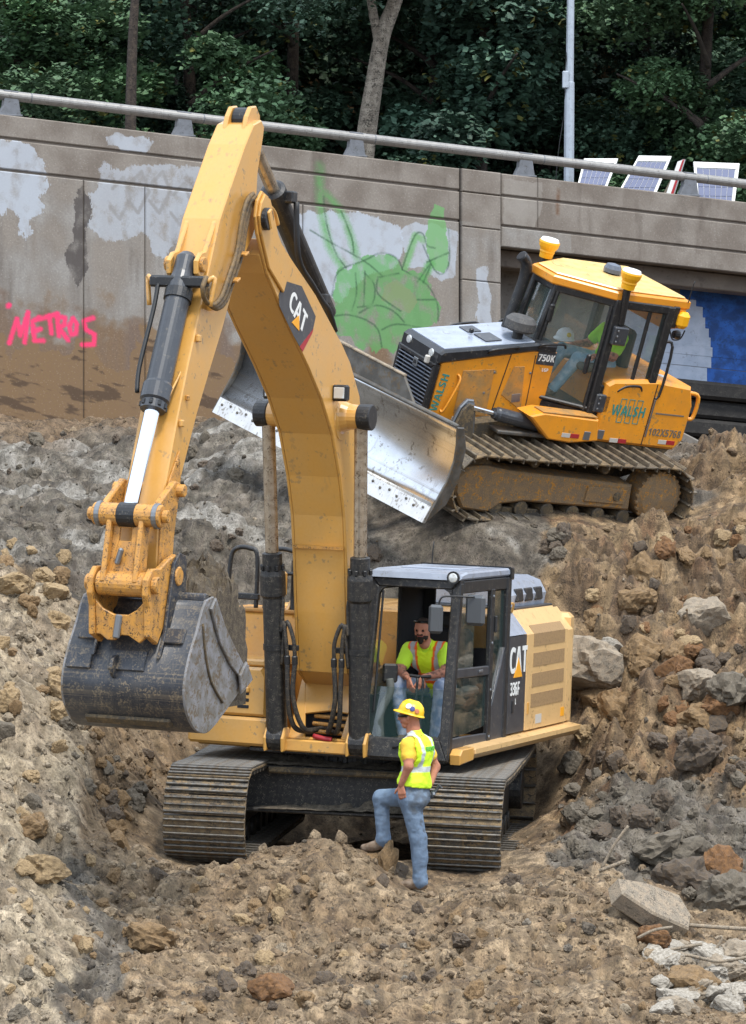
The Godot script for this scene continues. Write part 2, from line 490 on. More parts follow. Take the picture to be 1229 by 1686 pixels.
func make_base_heights():
	exc_xf = pose(deg_to_rad(20.1), deg_to_rad(2.32), deg_to_rad(-0.33), Vector3(-0.155, 0.02, -39.5))
	doz_xf = pose(deg_to_rad(57.9), deg_to_rad(20.2), deg_to_rad(4.4), Vector3(1.688, 3.848, -46.754))
	var P := []
	for c in [[0, 1686, 31], [200, 1686, 31.5], [615, 1686, 32], [900, 1686, 32], [1080, 1686, 32.2], [1229, 1686, 33],
		[0, 1500, 33], [0, 1400, 34.5], [0, 1300, 36.2], [100, 1200, 38.3], [0, 1000, 41.5], [100, 1000, 42], [100, 900, 44], [0, 800, 46.5], [150, 800, 47], [0, 694, 51.6], [200, 700, 51.8], [350, 700, 52.2],
		[130, 1500, 34.3], [120, 1400, 35.5], [170, 1330, 37.6], [200, 1240, 39.6], [400, 1550, 34.3], [700, 1550, 34.5], [300, 1446, 36.2], [490, 1382, 36.3], [580, 1395, 36.2], [690, 1460, 36.1], [800, 1470, 36.3],
		[870, 1395, 37.2], [1000, 1520, 34.6], [940, 1440, 36.0], [1100, 1400, 37.8], [1229, 1400, 37.8], [1229, 1550, 35.4], [1150, 1620, 34.2], [1080, 1480, 36.6], [900, 1600, 33.6],
		[960, 1300, 40], [960, 1200, 42], [970, 1000, 43.6], [960, 880, 45], [1229, 1200, 41], [1100, 1100, 42.2], [1229, 1000, 43.4], [1100, 950, 44], [1229, 820, 46.6], [1200, 735, 49.2], [1229, 770, 50.5],
		[380, 920, 44.4], [330, 930, 44], [250, 900, 44.2], [500, 900, 44.6], [700, 900, 44.8], [850, 880, 45], [600, 850, 46], [620, 700, 51.5], [250, 800, 47]]:
		P.append(px(c[0], c[1], c[2]))
	for w in [[-9, 4.9, -53], [-9, 0.5, -36], [-9, -0.8, -28], [9, 5, -53], [9, 0.6, -38], [9, -1.0, -28], [0, -1.6, -24], [-5, 5.0, -56], [0, 4.9, -57], [6, 3.8, -57], [3.5, 3.9, -56], [-12, 5, -60], [12, 4, -60], [-10, -1.6, -20], [10, -1.6, -20]]:
		P.append(Vector3(w[0], w[1], w[2]))
	for w in [[-1.7, 2.5], [1.7, 2.5], [-1.7, 0.0], [1.7, 0.0], [-1.7, -2.4], [1.7, -2.4], [0.0, 1.2], [0.0, -1.5], [0, -3.2]]:
		P.append(exc_xf * (Basis(Vector3.UP, UC_YAW) * Vector3(w[0], -0.02, w[1])))
	for w in [[-1.4, 1.4], [1.4, 1.4], [-1.4, -1.6], [1.4, -1.6], [1.0, 0], [-1.0, 0]]:
		P.append(doz_xf * Vector3(w[0], 0.17, w[1]))
	# thin plate spline with a little smoothing
	var n := P.size()
	var N := n + 3
	var A := []
	for i in N:
		var row := PackedFloat64Array(); row.resize(N + 1); A.append(row)
	for i in n:
		for j in n:
			var dx: float = P[i].x - P[j].x; var dz: float = P[i].z - P[j].z
			A[i][j] = rbf(dx * dx + dz * dz) + (0.25 if i == j else 0.0)
		A[i][n] = 1.0; A[i][n + 1] = P[i].x; A[i][n + 2] = P[i].z
		A[n][i] = 1.0; A[n + 1][i] = P[i].x; A[n + 2][i] = P[i].z
		A[i][N] = P[i].y
	for c in N:
		var pv := c
		for r in range(c + 1, N):
			if abs(A[r][c]) > abs(A[pv][c]): pv = r
		var t = A[c]; A[c] = A[pv]; A[pv] = t
		for r in range(c + 1, N):
			var f: float = A[r][c] / A[c][c]
			if f == 0.0: continue
			var rr: PackedFloat64Array = A[r]; var rc: PackedFloat64Array = A[c]
			for k in range(c, N + 1): rr[k] -= f * rc[k]
			A[r] = rr
	var X := PackedFloat64Array(); X.resize(N)
	for c in range(N - 1, -1, -1):
		var s: float = A[c][N]
		for k in range(c + 1, N): s -= A[c][k] * X[k]
		X[c] = s / A[c][c]
	# coarse lattice (0.5 m), enlarged with a cubic filter
	var cw := 49; var ch := 89
	var im := Image.create(cw, ch, false, Image.FORMAT_RF)
	for j in ch:
		for i in cw:
			var x := HX0 + i * 0.5; var z := HZ0 + j * 0.5
			var h := X[n] + X[n + 1] * x + X[n + 2] * z
			for k in n:
				var dx: float = P[k].x - x; var dz: float = P[k].z - z
				h += X[k] * rbf(dx * dx + dz * dz)
			im.set_pixel(i, j, Color(h, 0, 0))
	hb.resize(HW * HH)
	for j in HH:
		for i in HW:
			var fx: float = min(i * HS / 0.5, cw - 1.001); var fz: float = min(j * HS / 0.5, ch - 1.001)
			var ix := int(fx); var iz := int(fz)
			var tx := fx - ix; var tz := fz - iz
			var col := []
			for b in range(-1, 3):
				var zz := clampi(iz + b, 0, ch - 1)
				col.append(cubic_interpolate(im.get_pixel(ix, zz).r, im.get_pixel(min(ix + 1, cw - 1), zz).r, im.get_pixel(max(ix - 1, 0), zz).r, im.get_pixel(min(ix + 2, cw - 1), zz).r, tx))
			hb[j * HW + i] = cubic_interpolate(col[1], col[2], col[0], col[3], tz)

func base_h(x: float, z: float) -> float:
	var fx := clampf((x - HX0) / HS, 0, HW - 1.001); var fz := clampf((z - HZ0) / HS, 0, HH - 1.001)
	var i := int(fx); var j := int(fz)
	var tx := fx - i; var tz := fz - j
	var k := j * HW + i
	return lerpf(lerpf(hb[k], hb[k + 1], tx), lerpf(hb[k + HW], hb[k + HW + 1], tx), tz)

var exc_inv: Transform3D
var foot_a: Vector3
var foot_b: Vector3
var f_base := [0.0, 0.0]
var doz_inv: Transform3D
# how rough the loose soil is here: 0 under the tracks, 1 in heaps
func rough_at(x: float, z: float) -> float:
	var e := exc_inv * Vector3(x, 0, z)
	var de: float = max(max(abs(e.x) - 1.85, abs(e.z) - 2.75), 0.0)
	var q := doz_inv * Vector3(x, 3.8, z)
	var dd: float = max(max(abs(q.x) - 1.6, abs(q.z) - 2.2), 0.0)
	var fa: float = min(Vector2(x - foot_a.x, z - foot_a.z).length(), Vector2(x - foot_b.x, z - foot_b.z).length())
	return 0.10 + 0.90 * min(smoothstep(0.0, 0.7, min(de, dd)), smoothstep(0.12, 0.45, fa))

# 0 brown mound in front, 1 grey shale slope, 2 tan gravel at the left, 3 brown heap at the right
func zones(x: float, z: float) -> Array:
	var w := n_zone.get_noise_2d(x, z) * 1.1
	var heap: float = smoothstep(1.5, 2.7, x + w * 0.8 + (z + 44) * 0.10) * smoothstep(-38.2, -40.4, z + w) * (1.0 - smoothstep(-46.4, -47.5, z))
	heap = max(heap, smoothstep(3.6, 4.4, x + w) * smoothstep(-41, -43, z))
	var leftg: float = smoothstep(-2.7, -3.3, x + w * 0.4 - (z + 36) * 0.06) * smoothstep(-44.0, -41.5, z + w)
	var grey: float = smoothstep(-42.5, -43.6, z + w * 0.7) * (1.0 - smoothstep(-49.8, -50.8, z + w))
	var greyr: float = smoothstep(1.7, 2.2, x + w * 0.5) * smoothstep(-36.2, -37.0, z + w * 0.5) * (1.0 - smoothstep(-40.0, -41.0, z + w))
	var greyl: float = smoothstep(-2.2, -2.7, x + w) * smoothstep(-37.0, -35.5, z + w) * (1.0 - smoothstep(-31.5, -30.0, z)) * 0.8
	return [heap, leftg, max(grey, max(greyr, greyl * smoothstep(-36.0, -34.8, z + w))), w]

func ground_h(x: float, z: float) -> float:
	var r := rough_at(x, z)
	var zn := zones(x, z)
	var h := base_h(x, z)
	# the soil is trodden level under the standing man's feet
	for f in [foot_a, foot_b]:
		var r2: float = (x - f.x) * (x - f.x) + (z - f.z) * (z - f.z)
		if r2 < 1.0: h += (f.y - f_base[0 if f == foot_a else 1]) * exp(-r2 / (0.16 if f == foot_a else 0.03))
	var lump := n_lump.get_noise_2d(x, z)
	var clod := n_clod.get_noise_2d(x, z)          # cellular, -1 at the middle of a cell
	var fine := n_fine.get_noise_2d(x, z)
	var amp: float = 1.0 + zn[0] * 1.2 - zn[2] * 0.1 * (1.0 - zn[0])
	h += lump * 0.16 * r * amp
	var ct := clampf(clod + 1.0, 0.0, 1.5)
	h += (0.30 - ct * ct) * 0.15 * r * amp
	h += fine * 0.040 * (0.4 + 0.6 * r)
	var cr := clampf(n_crumb.get_noise_2d(x, z) + 1.0, 0.0, 1.5)
	h += (0.30 - cr * cr) * 0.06 * r * (0.6 + 0.8 * clampf(lump + 0.3, 0, 1))
	# crevices between the broken clods
	var ck := clampf(n_crack.get_noise_2d(x, z) - 0.30, 0.0, 0.6)
	h -= ck * ck * 0.55 * r * amp
	# big clumps thrown up in the heap
	if zn[0] > 0.05: h += (abs(n_lump.get_noise_2d(x * 2.1 + 31, z * 2.1)) * 0.42 - 0.08) * zn[0] * r
	# cut edge of the gravel bank beside the track
	h += 0.34 * (1.0 - smoothstep(-3.02, -2.80, x + fine * 0.12 + lump * 0.15)) * smoothstep(-41.5, -40.0, z) * (1.0 - smoothstep(-37.4, -35.6, z))
	if zn[2] > 0.05 or zn[1] > 0.05:
		h += n_streak.get_noise_2d(x * 0.55 + z * 0.25, z * 2.2 - x * 0.9) * 0.19 * max(zn[2], zn[1]) * r
	return h

func soil_colour(x: float, z: float, h: float) -> Color:
	var zn := zones(x, z)
	var a := n_zone.get_noise_2d(x * 3.1 + 50, z * 3.1)
	var b := n_lump.get_noise_2d(x * 2.7 - 20, z * 2.7)
	var brown := Color(0.225, 0.15, 0.082).lerp(Color(0.345, 0.25, 0.15), clampf(0.5 + a * 1.4, 0, 1))
	var heap := Color(0.19, 0.125, 0.070).lerp(Color(0.33, 0.225, 0.120), clampf(0.45 + a * 1.9, 0, 1))
	heap = heap.lerp(Color(0.20, 0.10, 0.045), clampf(b * 1.8 - 0.35, 0, 0.7))
	var grey := Color(0.125, 0.103, 0.077).lerp(Color(0.205, 0.176, 0.138), clampf(0.5 + a * 1.7, 0, 1))
	var tan_c := Color(0.45, 0.365, 0.25).lerp(Color(0.32, 0.25, 0.17), clampf(0.45 + a * 1.6, 0, 1))
	var c := brown
	# damp darker and crusted paler patches, broken up by fine noise
	var pt := n_lump.get_noise_2d(x * 3.6 + 70, z * 3.6) + n_fine.get_noise_2d(x * 0.7, z * 0.7) * 0.5
	c = c.lerp(grey, smoothstep(0.35, 0.65, zn[2] + b * 0.3))
	c = c.lerp(tan_c, smoothstep(0.35, 0.65, zn[1] + b * 0.3))
	c = c.lerp(heap, smoothstep(0.35, 0.65, zn[0] + b * 0.3))
	if pt > 0.16: c = c * 1.18
	elif pt < -0.16: c = c * 0.78
	c.a = 1.0
	# pale dried clay smeared by the machines over the grey slope
	var s := n_streak.get_noise_2d(x * 0.22 + z * 0.10 + 9, z * 0.75 - x * 0.32)
	c = c.lerp(Color(0.33, 0.305, 0.265), smoothstep(0.14, 0.34, s + a * 0.22 + b * 0.12) * clampf(zn[2] * (1.0 - zn[0]), 0, 1) * smoothstep(-42.5, -44.0, z) * 0.95)
	# brown earth at the foot of the wall
	c = c.lerp(Color(0.215, 0.145, 0.085), smoothstep(-48.6, -50.4, z + zn[3] * 1.2) * 0.85)
	return c

func make_terrain():
	make_base_heights()
	exc_inv = (exc_xf * Transform3D(Basis(Vector3.UP, UC_YAW), Vector3.ZERO)).affine_inverse()
	doz_inv = doz_xf.affine_inverse()
	foot_a = px(682, 1467, 36.20); foot_b = px(610, 1403, 36.55)
	f_base = [base_h(foot_a.x, foot_a.z), base_h(foot_b.x, foot_b.z)]
	n_lump.seed = 11; n_lump.frequency = 0.75; n_lump.fractal_octaves = 3
	n_clod.seed = 12; n_clod.noise_type = FastNoiseLite.TYPE_CELLULAR; n_clod.frequency = 2.6; n_clod.fractal_octaves = 2
	n_clod.cellular_return_type = FastNoiseLite.RETURN_DISTANCE; n_clod.domain_warp_enabled = true
	n_clod.domain_warp_amplitude = 0.25; n_clod.domain_warp_frequency = 1.5
	n_fine.seed = 13; n_fine.frequency = 5.0; n_fine.fractal_octaves = 3
	n_zone.seed = 14; n_zone.frequency = 0.42; n_zone.fractal_octaves = 3
	n_crack.seed = 19; n_crack.frequency = 1.1; n_crack.fractal_octaves = 4; n_crack.fractal_type = FastNoiseLite.FRACTAL_RIDGED
	n_crack.domain_warp_enabled = true; n_crack.domain_warp_amplitude = 0.3; n_crack.domain_warp_frequency = 1.2
	n_crumb.seed = 16; n_crumb.noise_type = FastNoiseLite.TYPE_CELLULAR; n_crumb.frequency = 7.0; n_crumb.fractal_octaves = 2
	n_crumb.cellular_return_type = FastNoiseLite.RETURN_DISTANCE
	n_streak.seed = 15; n_streak.frequency = 0.9; n_streak.fractal_octaves = 3
	var xs := []; var zs := []
	var x := -60.0
	while x < 60.0:
		xs.append(x)
		var o: float = max(abs(x) - 6.2, 0.0)
		x += 0.04 + o * 0.12
	var z := -30.0
	zs = [-30.0]
	while z < 30.0:
		z += 0.045 + max(z + 30.0, 0.0) * 0.15
		zs.append(z)
	z = -30.0
	while z > -75.0:
		z -= 0.045 + max(-54.0 - z, 0.0) * 0.15
		zs.push_front(z)
	var nx := xs.size(); var nz := zs.size()
	var V := PackedVector3Array(); V.resize(nx * nz)
	var C := PackedColorArray(); C.resize(nx * nz)
	for j in nz:
		for i in nx:
			var h := ground_h(xs[i], zs[j])
			V[j * nx + i] = Vector3(xs[i], h, zs[j])
			C[j * nx + i] = soil_colour(xs[i], zs[j], h)
	var Nn := PackedVector3Array(); Nn.resize(nx * nz)
	for j in nz:
		for i in nx:
			var a := V[j * nx + max(i - 1, 0)]; var b := V[j * nx + min(i + 1, nx - 1)]
			var c := V[max(j - 1, 0) * nx + i]; var d := V[min(j + 1, nz - 1) * nx + i]
			Nn[j * nx + i] = (d - c).cross(b - a).normalized()
	var I := PackedInt32Array(); I.resize((nx - 1) * (nz - 1) * 6)
	var k := 0
	for j in nz - 1:
		for i in nx - 1:
			var q := j * nx + i
			I[k] = q; I[k + 1] = q + 1; I[k + 2] = q + nx; I[k + 3] = q + 1; I[k + 4] = q + nx + 1; I[k + 5] = q + nx
			k += 6
	var arr := []; arr.resize(Mesh.ARRAY_MAX)
	arr[Mesh.ARRAY_VERTEX] = V; arr[Mesh.ARRAY_NORMAL] = Nn; arr[Mesh.ARRAY_COLOR] = C; arr[Mesh.ARRAY_INDEX] = I
	var am := ArrayMesh.new()
	am.add_surface_from_arrays(Mesh.PRIMITIVE_TRIANGLES, arr)
	var g := part("ground", am, M.soil)
	tag(g, "churned brown and grey earth of the building site", "", "", "structure")

# irregular lump: subdivided icosahedron pushed about by noise, a few flat breaks
func lump_mesh(sd: int, flat: float, sub := 2) -> ArrayMesh:
	var t := (1.0 + sqrt(5.0)) / 2.0
	var vs := [Vector3(-1, t, 0), Vector3(1, t, 0), Vector3(-1, -t, 0), Vector3(1, -t, 0), Vector3(0, -1, t), Vector3(0, 1, t), Vector3(0, -1, -t), Vector3(0, 1, -t), Vector3(t, 0, -1), Vector3(t, 0, 1), Vector3(-t, 0, -1), Vector3(-t, 0, 1)]
	var fs := [[0, 11, 5], [0, 5, 1], [0, 1, 7], [0, 7, 10], [0, 10, 11], [1, 5, 9], [5, 11, 4], [11, 10, 2], [10, 7, 6], [7, 1, 8], [3, 9, 4], [3, 4, 2], [3, 2, 6], [3, 6, 8], [3, 8, 9], [4, 9, 5], [2, 4, 11], [6, 2, 10], [8, 6, 7], [9, 8, 1]]
	for i in vs.size(): vs[i] = vs[i].normalized()
	for s in sub:
		var nf := []; var mid := {}
		for f in fs:
			var m := []
			for e in 3:
				var a: int = f[e]; var b: int = f[(e + 1) % 3]
				var key := mini(a, b) * 10000 + maxi(a, b)
				if not mid.has(key):
					vs.append((vs[a] + vs[b]).normalized()); mid[key] = vs.size() - 1
				m.append(mid[key])
			nf.append([f[0], m[0], m[2]]); nf.append([f[1], m[1], m[0]]); nf.append([f[2], m[2], m[1]]); nf.append([m[0], m[1], m[2]])
		fs = nf
	var n := FastNoiseLite.new(); n.seed = sd; n.frequency = 0.9; n.fractal_octaves = 4; n.fractal_gain = 0.6
	var r2 := RandomNumberGenerator.new(); r2.seed = sd
	var planes := []
	for k in 5: planes.append([Vector3(r2.randf_range(-1, 1), r2.randf_range(-1, 1), r2.randf_range(-1, 1)).normalized(), r2.randf_range(0.62, 0.85)])
	var st := mb()
	var P := []
	for v in vs:
		var p: Vector3 = v * (1.0 + n.get_noise_3dv(v) * 0.55)
		for pl in planes:
			var d: float = p.dot(pl[0]) - pl[1]
			if d > 0: p -= pl[0] * d * flat
		p *= 1.0 + n.get_noise_3dv(v * 3.0 + Vector3(7, 3, 1)) * 0.08
		P.append(p * 0.5)
	for f in fs: tri(st, P[f[0]], P[f[2]], P[f[1]])
	return fin(st)

var lumps := []
func make_rubble():
	for k in 6: lumps.append(lump_mesh(100 + k, [0.9, 0.5, 0.95, 0.3, 0.8, 0.6][k], 3))
	var small := []
	for k in 3: small.append(lump_mesh(200 + k, [0.8, 0.4, 0.9][k], 2))
	# fine clods and pebbles: nobody could count them
	rng.seed = 21
	var cols := {"brown": [Color(0.26, 0.18, 0.105), Color(0.36, 0.27, 0.17)], "grey": [Color(0.15, 0.122, 0.09), Color(0.27, 0.232, 0.18)], "tan": [Color(0.42, 0.34, 0.24), Color(0.30, 0.24, 0.165)], "heap": [Color(0.19, 0.125, 0.07), Color(0.33, 0.23, 0.13)]}
	for kind in 3:
		var xfs := []; var cc := []
		var want: int = [4200, 3600, 2600][kind]
		while xfs.size() < want:
			var zz := rng.randf_range(-51.0, -30.5)
			if rng.randf() > 0.35 + 0.65 * smoothstep(-46.0, -38.0, zz): continue
			var half := -zz * 0.115 + 0.4
			var xx := rng.randf_range(-half, half)
			var r := rough_at(xx, zz)
			var cl := n_clod.get_noise_2d(xx * 0.25 + 3, zz * 0.25)
			if rng.randf() > r * (0.55 - cl * 0.7): continue
			var zn := zones(xx, zz)
			var s := 0.022 * pow(1.0 / (1.0 - rng.randf() * 0.97), 0.50)
			s = min(s, 0.14)
			if zn[2] > 0.6 and zn[0] < 0.4: s *= 0.75
			var b := Basis.from_euler(Vector3(rng.randf() * TAU, rng.randf() * TAU, rng.randf() * TAU)).scaled_local(Vector3(1, rng.randf_range(0.55, 1.0), rng.randf_range(0.7, 1.2)) * s * 1.35)
			xfs.append(Transform3D(b, Vector3(xx, ground_h(xx, zz) + s * 0.08, zz)))
			var key := "brown"
			if zn[0] > 0.5: key = "heap"
			elif zn[1] > 0.5: key = "tan"
			elif zn[2] > 0.5: key = "grey"
			if rng.randf() < 0.07: key = ["brown", "grey", "tan"][rng.randi() % 3]
			cc.append(cols[key][0].lerp(cols[key][1], rng.randf()))
		var mm := MultiMesh.new()
		mm.transform_format = MultiMesh.TRANSFORM_3D
		mm.use_colors = true
		mm.mesh = small[kind]
		mm.instance_count = want
		for i in want:
			mm.set_instance_transform(i, xfs[i]); mm.set_instance_color(i, cc[i])
		var o := MultiMeshInstance3D.new()
		o.name = numbered("loose_clods")
		o.multimesh = mm
		o.material_override = M.soil
		tag(o, ["small crumbled clods scattered over the whole site", "small rounded earth crumbs scattered over the site", "small angular stones scattered over the churned earth"][kind], "", "", "stuff")
		add_child(o)
	# larger clods and stones, each a thing of its own: [u0, v0, u1, v1, count, size min, size max, materials, label, group]
	var fields := [
		[130, 1400, 860, 1680, 60, 0.07, 0.19, ["rock_brown", "rock_brown", "rock_tan", "rock_dark"], "clod lying on the soil mound in front of the tracks", "clods on the front mound"],
		[880, 1420, 1130, 1680, 10, 0.06, 0.14, ["rock_brown", "rock_tan"], "clod lying on the smooth flank of the front mound", "clods on the mound flank"],
		[0, 1180, 150, 1680, 26, 0.07, 0.17, ["rock_tan", "rock_tan", "rock_grey"], "angular stone lying on the gravel bank below the bucket", "stones on the pale gravel bank"],
		[900, 1250, 1229, 1480, 46, 0.10, 0.26, ["rock_grey", "rock_dark", "rock_grey"], "shale chunk lying on the dark slope beside the excavator", "shale chunks beside the excavator"],
		[950, 860, 1229, 1240, 40, 0.09, 0.24, ["rock_brown", "rock_dark", "rock_rust", "rock_tan"], "clod lying on the heap behind the bulldozer tracks", "clods on the brown heap"],
		[950, 850, 1229, 1230, 22, 0.16, 0.42, ["rock_brown", "rock_dark", "rock_brown", "rock_rust"], "earth block half sunk in the heap behind the excavator doors", "earth blocks in the brown heap"],
		[0, 720, 430, 940, 34, 0.08, 0.20, ["rock_grey", "rock_grey", "rock_dark"], "clay lump lying on the grey slope below the wall", "clay lumps on the grey slope"],
		[600, 830, 930, 930, 16, 0.10, 0.24, ["rock_grey", "rock_dark"], "clay lump lying below the bulldozer blade", "clay lumps below the blade"],
		[0, 900, 120, 1180, 24, 0.10, 0.24, ["rock_brown", "rock_tan"], "clod lying beside the raised bucket", "clods beside the bucket"],
		[160, 1210, 250, 1400, 22, 0.10, 0.26, ["rock_dark", "rock_brown", "rock_grey"], "broken stone lying in the hollow beside the ribbed track", "stones in the hollow by the track"]]
	for f in fields:
		var done := 0; var guard := 0
		while done < f[4] and guard < 4000:
			guard += 1
			var u := rng.randf_range(f[0], f[2]); var v := rng.randf_range(f[1], f[3])
			var p = pick(u, v)
			if p == null or rough_at(p.x, p.z) < 0.45: continue
			if f[6] > 0.4: p.y -= 0.10
			var s: float = lerpf(f[5], f[6], pow(rng.randf(), 2.2))
			var mk: String = f[7][rng.randi() % f[7].size()]
			var o := part("clod" if f[7][0] != "rock_grey" else "shale_chunk", lumps[rng.randi() % 6], M[mk])
			o.transform = Transform3D(Basis.from_euler(Vector3(rng.randf() * TAU, rng.randf() * TAU, rng.randf() * TAU)).scaled_local(Vector3(1, rng.randf_range(0.6, 0.95), rng.randf_range(0.75, 1.15)) * s * 1.35), p + Vector3(0, s * 0.02, 0))
			var sz := "small" if s < lerpf(f[5], f[6], 0.12) else ("large" if s > lerpf(f[5], f[6], 0.5) else "middling")
			tag(o, sz + " " + {"rock_brown": "brown", "rock_tan": "tan", "rock_dark": "blackish", "rock_grey": "grey", "rock_rust": "rust coloured"}[mk] + " " + f[8], "clod" if f[7][0] != "rock_grey" else "rock", f[9])
			done += 1
	# named stones: [u, v, size, squash, material, mesh, name, label, category]
	for q in [
		[80, 1452, 0.34, 0.75, "rock_tan", 0, "boulder", "squared pale tan boulder on the gravel bank", "boulder"],
		[52, 1368, 0.26, 0.8, "rock_brown", 1, "boulder", "brown stone above the squared tan boulder", "boulder"],
		[248, 1556, 0.36, 0.7, "rock_brown", 3, "boulder", "broad tan clod half sunk at the foot of the mound", "boulder"],
		[448, 1640, 0.32, 0.8, "rock_rust", 4, "boulder", "reddish brown clod alone at the foot of the mound", "boulder"],
		[400, 1522, 0.15, 0.7, "rock_tan", 3, "stone", "smooth cream stone half buried in the mound", "stone"],
		[1152, 1276, 0.42, 0.85, "rock_dark", 2, "boulder", "blackish boulder resting on the yellow earth bank", "boulder"],
		[1085, 1412, 0.46, 0.8, "rock_grey", 0, "boulder", "large grey boulder with a lumpy top beside the dark slope", "boulder"],
		[1140, 1420, 0.40, 0.8, "rock_grey", 4, "boulder", "grey boulder leaning on the larger lumpy one", "boulder"],
		[1128, 1462, 0.46, 0.8, "rock_dark", 5, "boulder", "dark brown boulder above the pale concrete slab", "boulder"],
		[1185, 1440, 0.36, 1.0, "rock_rust", 2, "boulder", "rust stained boulder standing upright among grey ones", "boulder"],
		[1200, 1490, 0.44, 0.9, "rock_grey", 2, "boulder", "flat faced grey boulder behind the steel bars", "boulder"],
		[1075, 1555, 0.26, 0.8, "rock_rust", 1, "boulder", "ochre boulder under the bent steel bar", "boulder"],
		[1140, 1630, 0.36, 0.75, "rock_brown", 3, "boulder", "rounded brown boulder among white concrete rubble", "boulder"],
		[22, 975, 0.34, 0.7, "rock_tan", 3, "boulder", "rounded cream boulder uphill of the bucket", "boulder"],
		[92, 988, 0.26, 0.8, "rock_tan", 0, "boulder", "pale split boulder close to the bucket rim", "boulder"],
		[975, 1130, 0.62, 0.9, "slab", 2, "shale_slab", "grey flat faced slab sticking out of the heap by the side doors", "slab"],
		[1160, 1035, 0.46, 0.9, "slab", 4, "shale_slab", "tan flat faced slab high on the brown heap", "slab"],
		[1150, 1140, 0.36, 0.9, "slab", 0, "shale_slab", "grey slab beside the pink stake", "slab"],
		[1200, 1165, 0.42, 0.9, "rock_grey", 2, "shale_slab", "grey slab below the pink stake", "slab"],
		[1010, 1085, 0.22, 0.8, "rock_white", 0, "stone", "whitish stone on the heap above the grey slab", "stone"]]:
		var p = pick(q[0], q[1])
		if p == null: continue
		var o := part(q[6], lumps[q[5]], M[q[4]])
		o.transform = Transform3D(Basis.from_euler(Vector3(rng.randf_range(-0.4, 0.4), rng.randf() * TAU, rng.randf_range(-0.4, 0.4))).scaled_local(Vector3(1.1, q[3], 1.0) * q[2] * 1.25), p + Vector3(0, q[2] * 0.12, 0))
		tag(o, q[7], q[8])
	# clods beside the standing man's raised boot
	for q in [[606, 1432, 36.48, Vector3(0.36, 0.34, 0.30), 1, "rock_brown", "earth_clod", "brown clod under the worker's raised boot"], [637, 1424, 36.42, Vector3(0.19, 0.50, 0.20), 3, "rock_brown", "earth_clod", "upright tan clod standing between the worker's boots"], [655, 1438, 36.5, Vector3(0.22, 0.24, 0.22), 4, "rock_dark", "earth_clod", "dark clod behind the worker's standing leg"]]:
		var o := part(q[6], lumps[q[4]], M[q[5]])
		o.transform = Transform3D(Basis.from_euler(Vector3(0.1, 0.8 * q[4], 0.12)).scaled_local(q[3]), px(q[0], q[1], q[2]))
		tag(o, q[7], "clod")
	# white concrete rubble at the lower right
	rng.seed = 33
	for k in 34:
		var p = pick(rng.randf_range(1085, 1240), rng.randf_range(1560, 1670))
		if p == null: continue
		var s := rng.randf_range(0.10, 0.26)
		var o := part("concrete_lump", lumps[[0, 2, 4][k % 3]], [M.rock_white, M.slab, M.rock_white][k % 3])
		o.transform = Transform3D(Basis.from_euler(Vector3(rng.randf_range(-0.5, 0.5), rng.randf() * TAU, rng.randf_range(-0.4, 0.4))).scaled_local(Vector3(1.35, 0.7, 1.1) * s * 1.35), p + Vector3(0, s * 0.02, 0))
		tag(o, ("white" if k % 3 != 1 else "sandy") + " lump of broken concrete in the rubble under the steel bars", "rubble", "white concrete rubble")
	# big cream slab
	var p0 = pick(1075, 1515)
	var st := mb()
	prism(st, v2([[-0.46, -0.16], [-0.1, -0.22], [0.36, -0.2], [0.42, 0.05], [0.30, 0.26], [-0.16, 0.2], [-0.5, 0.05]]), mp, -0.10, 0.10, 0.02)
	var sl := part("concrete_slab", fin(st), M.slab)
	sl.transform = Transform3D(Basis.from_euler(Vector3(0.75, 0.35, -0.42)), p0 + Vector3(0, 0.12, 0))
	tag(sl, "cream broken concrete slab tilted at the edge of the mound", "slab")
	# steel bars, sticks and stakes: pixel paths lying on the soil
	bar("reinforcing_bar", [[1122, 1519], [1170, 1523], [1235, 1527]], 0.020, 0.14, M.slab, "straight grey ribbed steel bar above the bent ones", "rebar")
	bar("reinforcing_bar", [[1068, 1570], [1110, 1560], [1155, 1552]], 0.016, 0.10, M.slab, "short straight steel bar rising to the right", "rebar")
	bar("reinforcing_bar", [[1085, 1573], [1130, 1570], [1180, 1580], [1235, 1572]], 0.016, 0.12, M.slab, "long wavy steel bar lying over white rubble", "rebar")
	bar("reinforcing_bar", [[1172, 1568], [1185, 1548], [1186, 1540], [1176, 1543]], 0.014, 0.10, M.slab, "steel bar end bent into an upright hook", "rebar")
	bar("reinforcing_bar", [[1048, 1541], [1075, 1528], [1106, 1523]], 0.015, 0.16, M.slab, "kinked steel bar over the ochre boulder", "rebar")
	bar("reinforcing_bar", [[1157, 1500], [1180, 1505], [1215, 1527]], 0.030, 0.10, M.rock_white, "white crusted pipe sloping behind the straight bar", "pipe")
	bar("wooden_stick", [[990, 1428], [1010, 1390], [1034, 1358]], 0.016, 0.10, M.slab, "thin pale stick leaning out of the dark slope", "stick")
	bar("wooden_stick", [[985, 1432], [1030, 1415]], 0.020, 0.12, M.slab, "stubby pale stick lying below the leaning one", "stick")
	bar("survey_stake", [[1173, 1152], [1187, 1130], [1199, 1110]], 0.022, 0.02, M.stake, "short pink painted stake leaning in the brown heap", "stake")
	bar("survey_stake", [[1214, 1198], [1219, 1217], [1224, 1238]], 0.022, 0.02, M.stake, "pink painted stake below the grey slab on the heap", "stake")

func bar(called: String, path: Array, r: float, lift: float, mat: Material, label: String, cat: String):
	var a = pick(path[0][0], path[0][1])
	if a == null: return
	var d: float = -(a.z)
	var pts := []
	for q in path: pts.append(px(q[0], q[1], d) + Vector3(0, 0, lift))
	tag(part(called, hosem(pts, r, 7, 5), mat), label, cat)

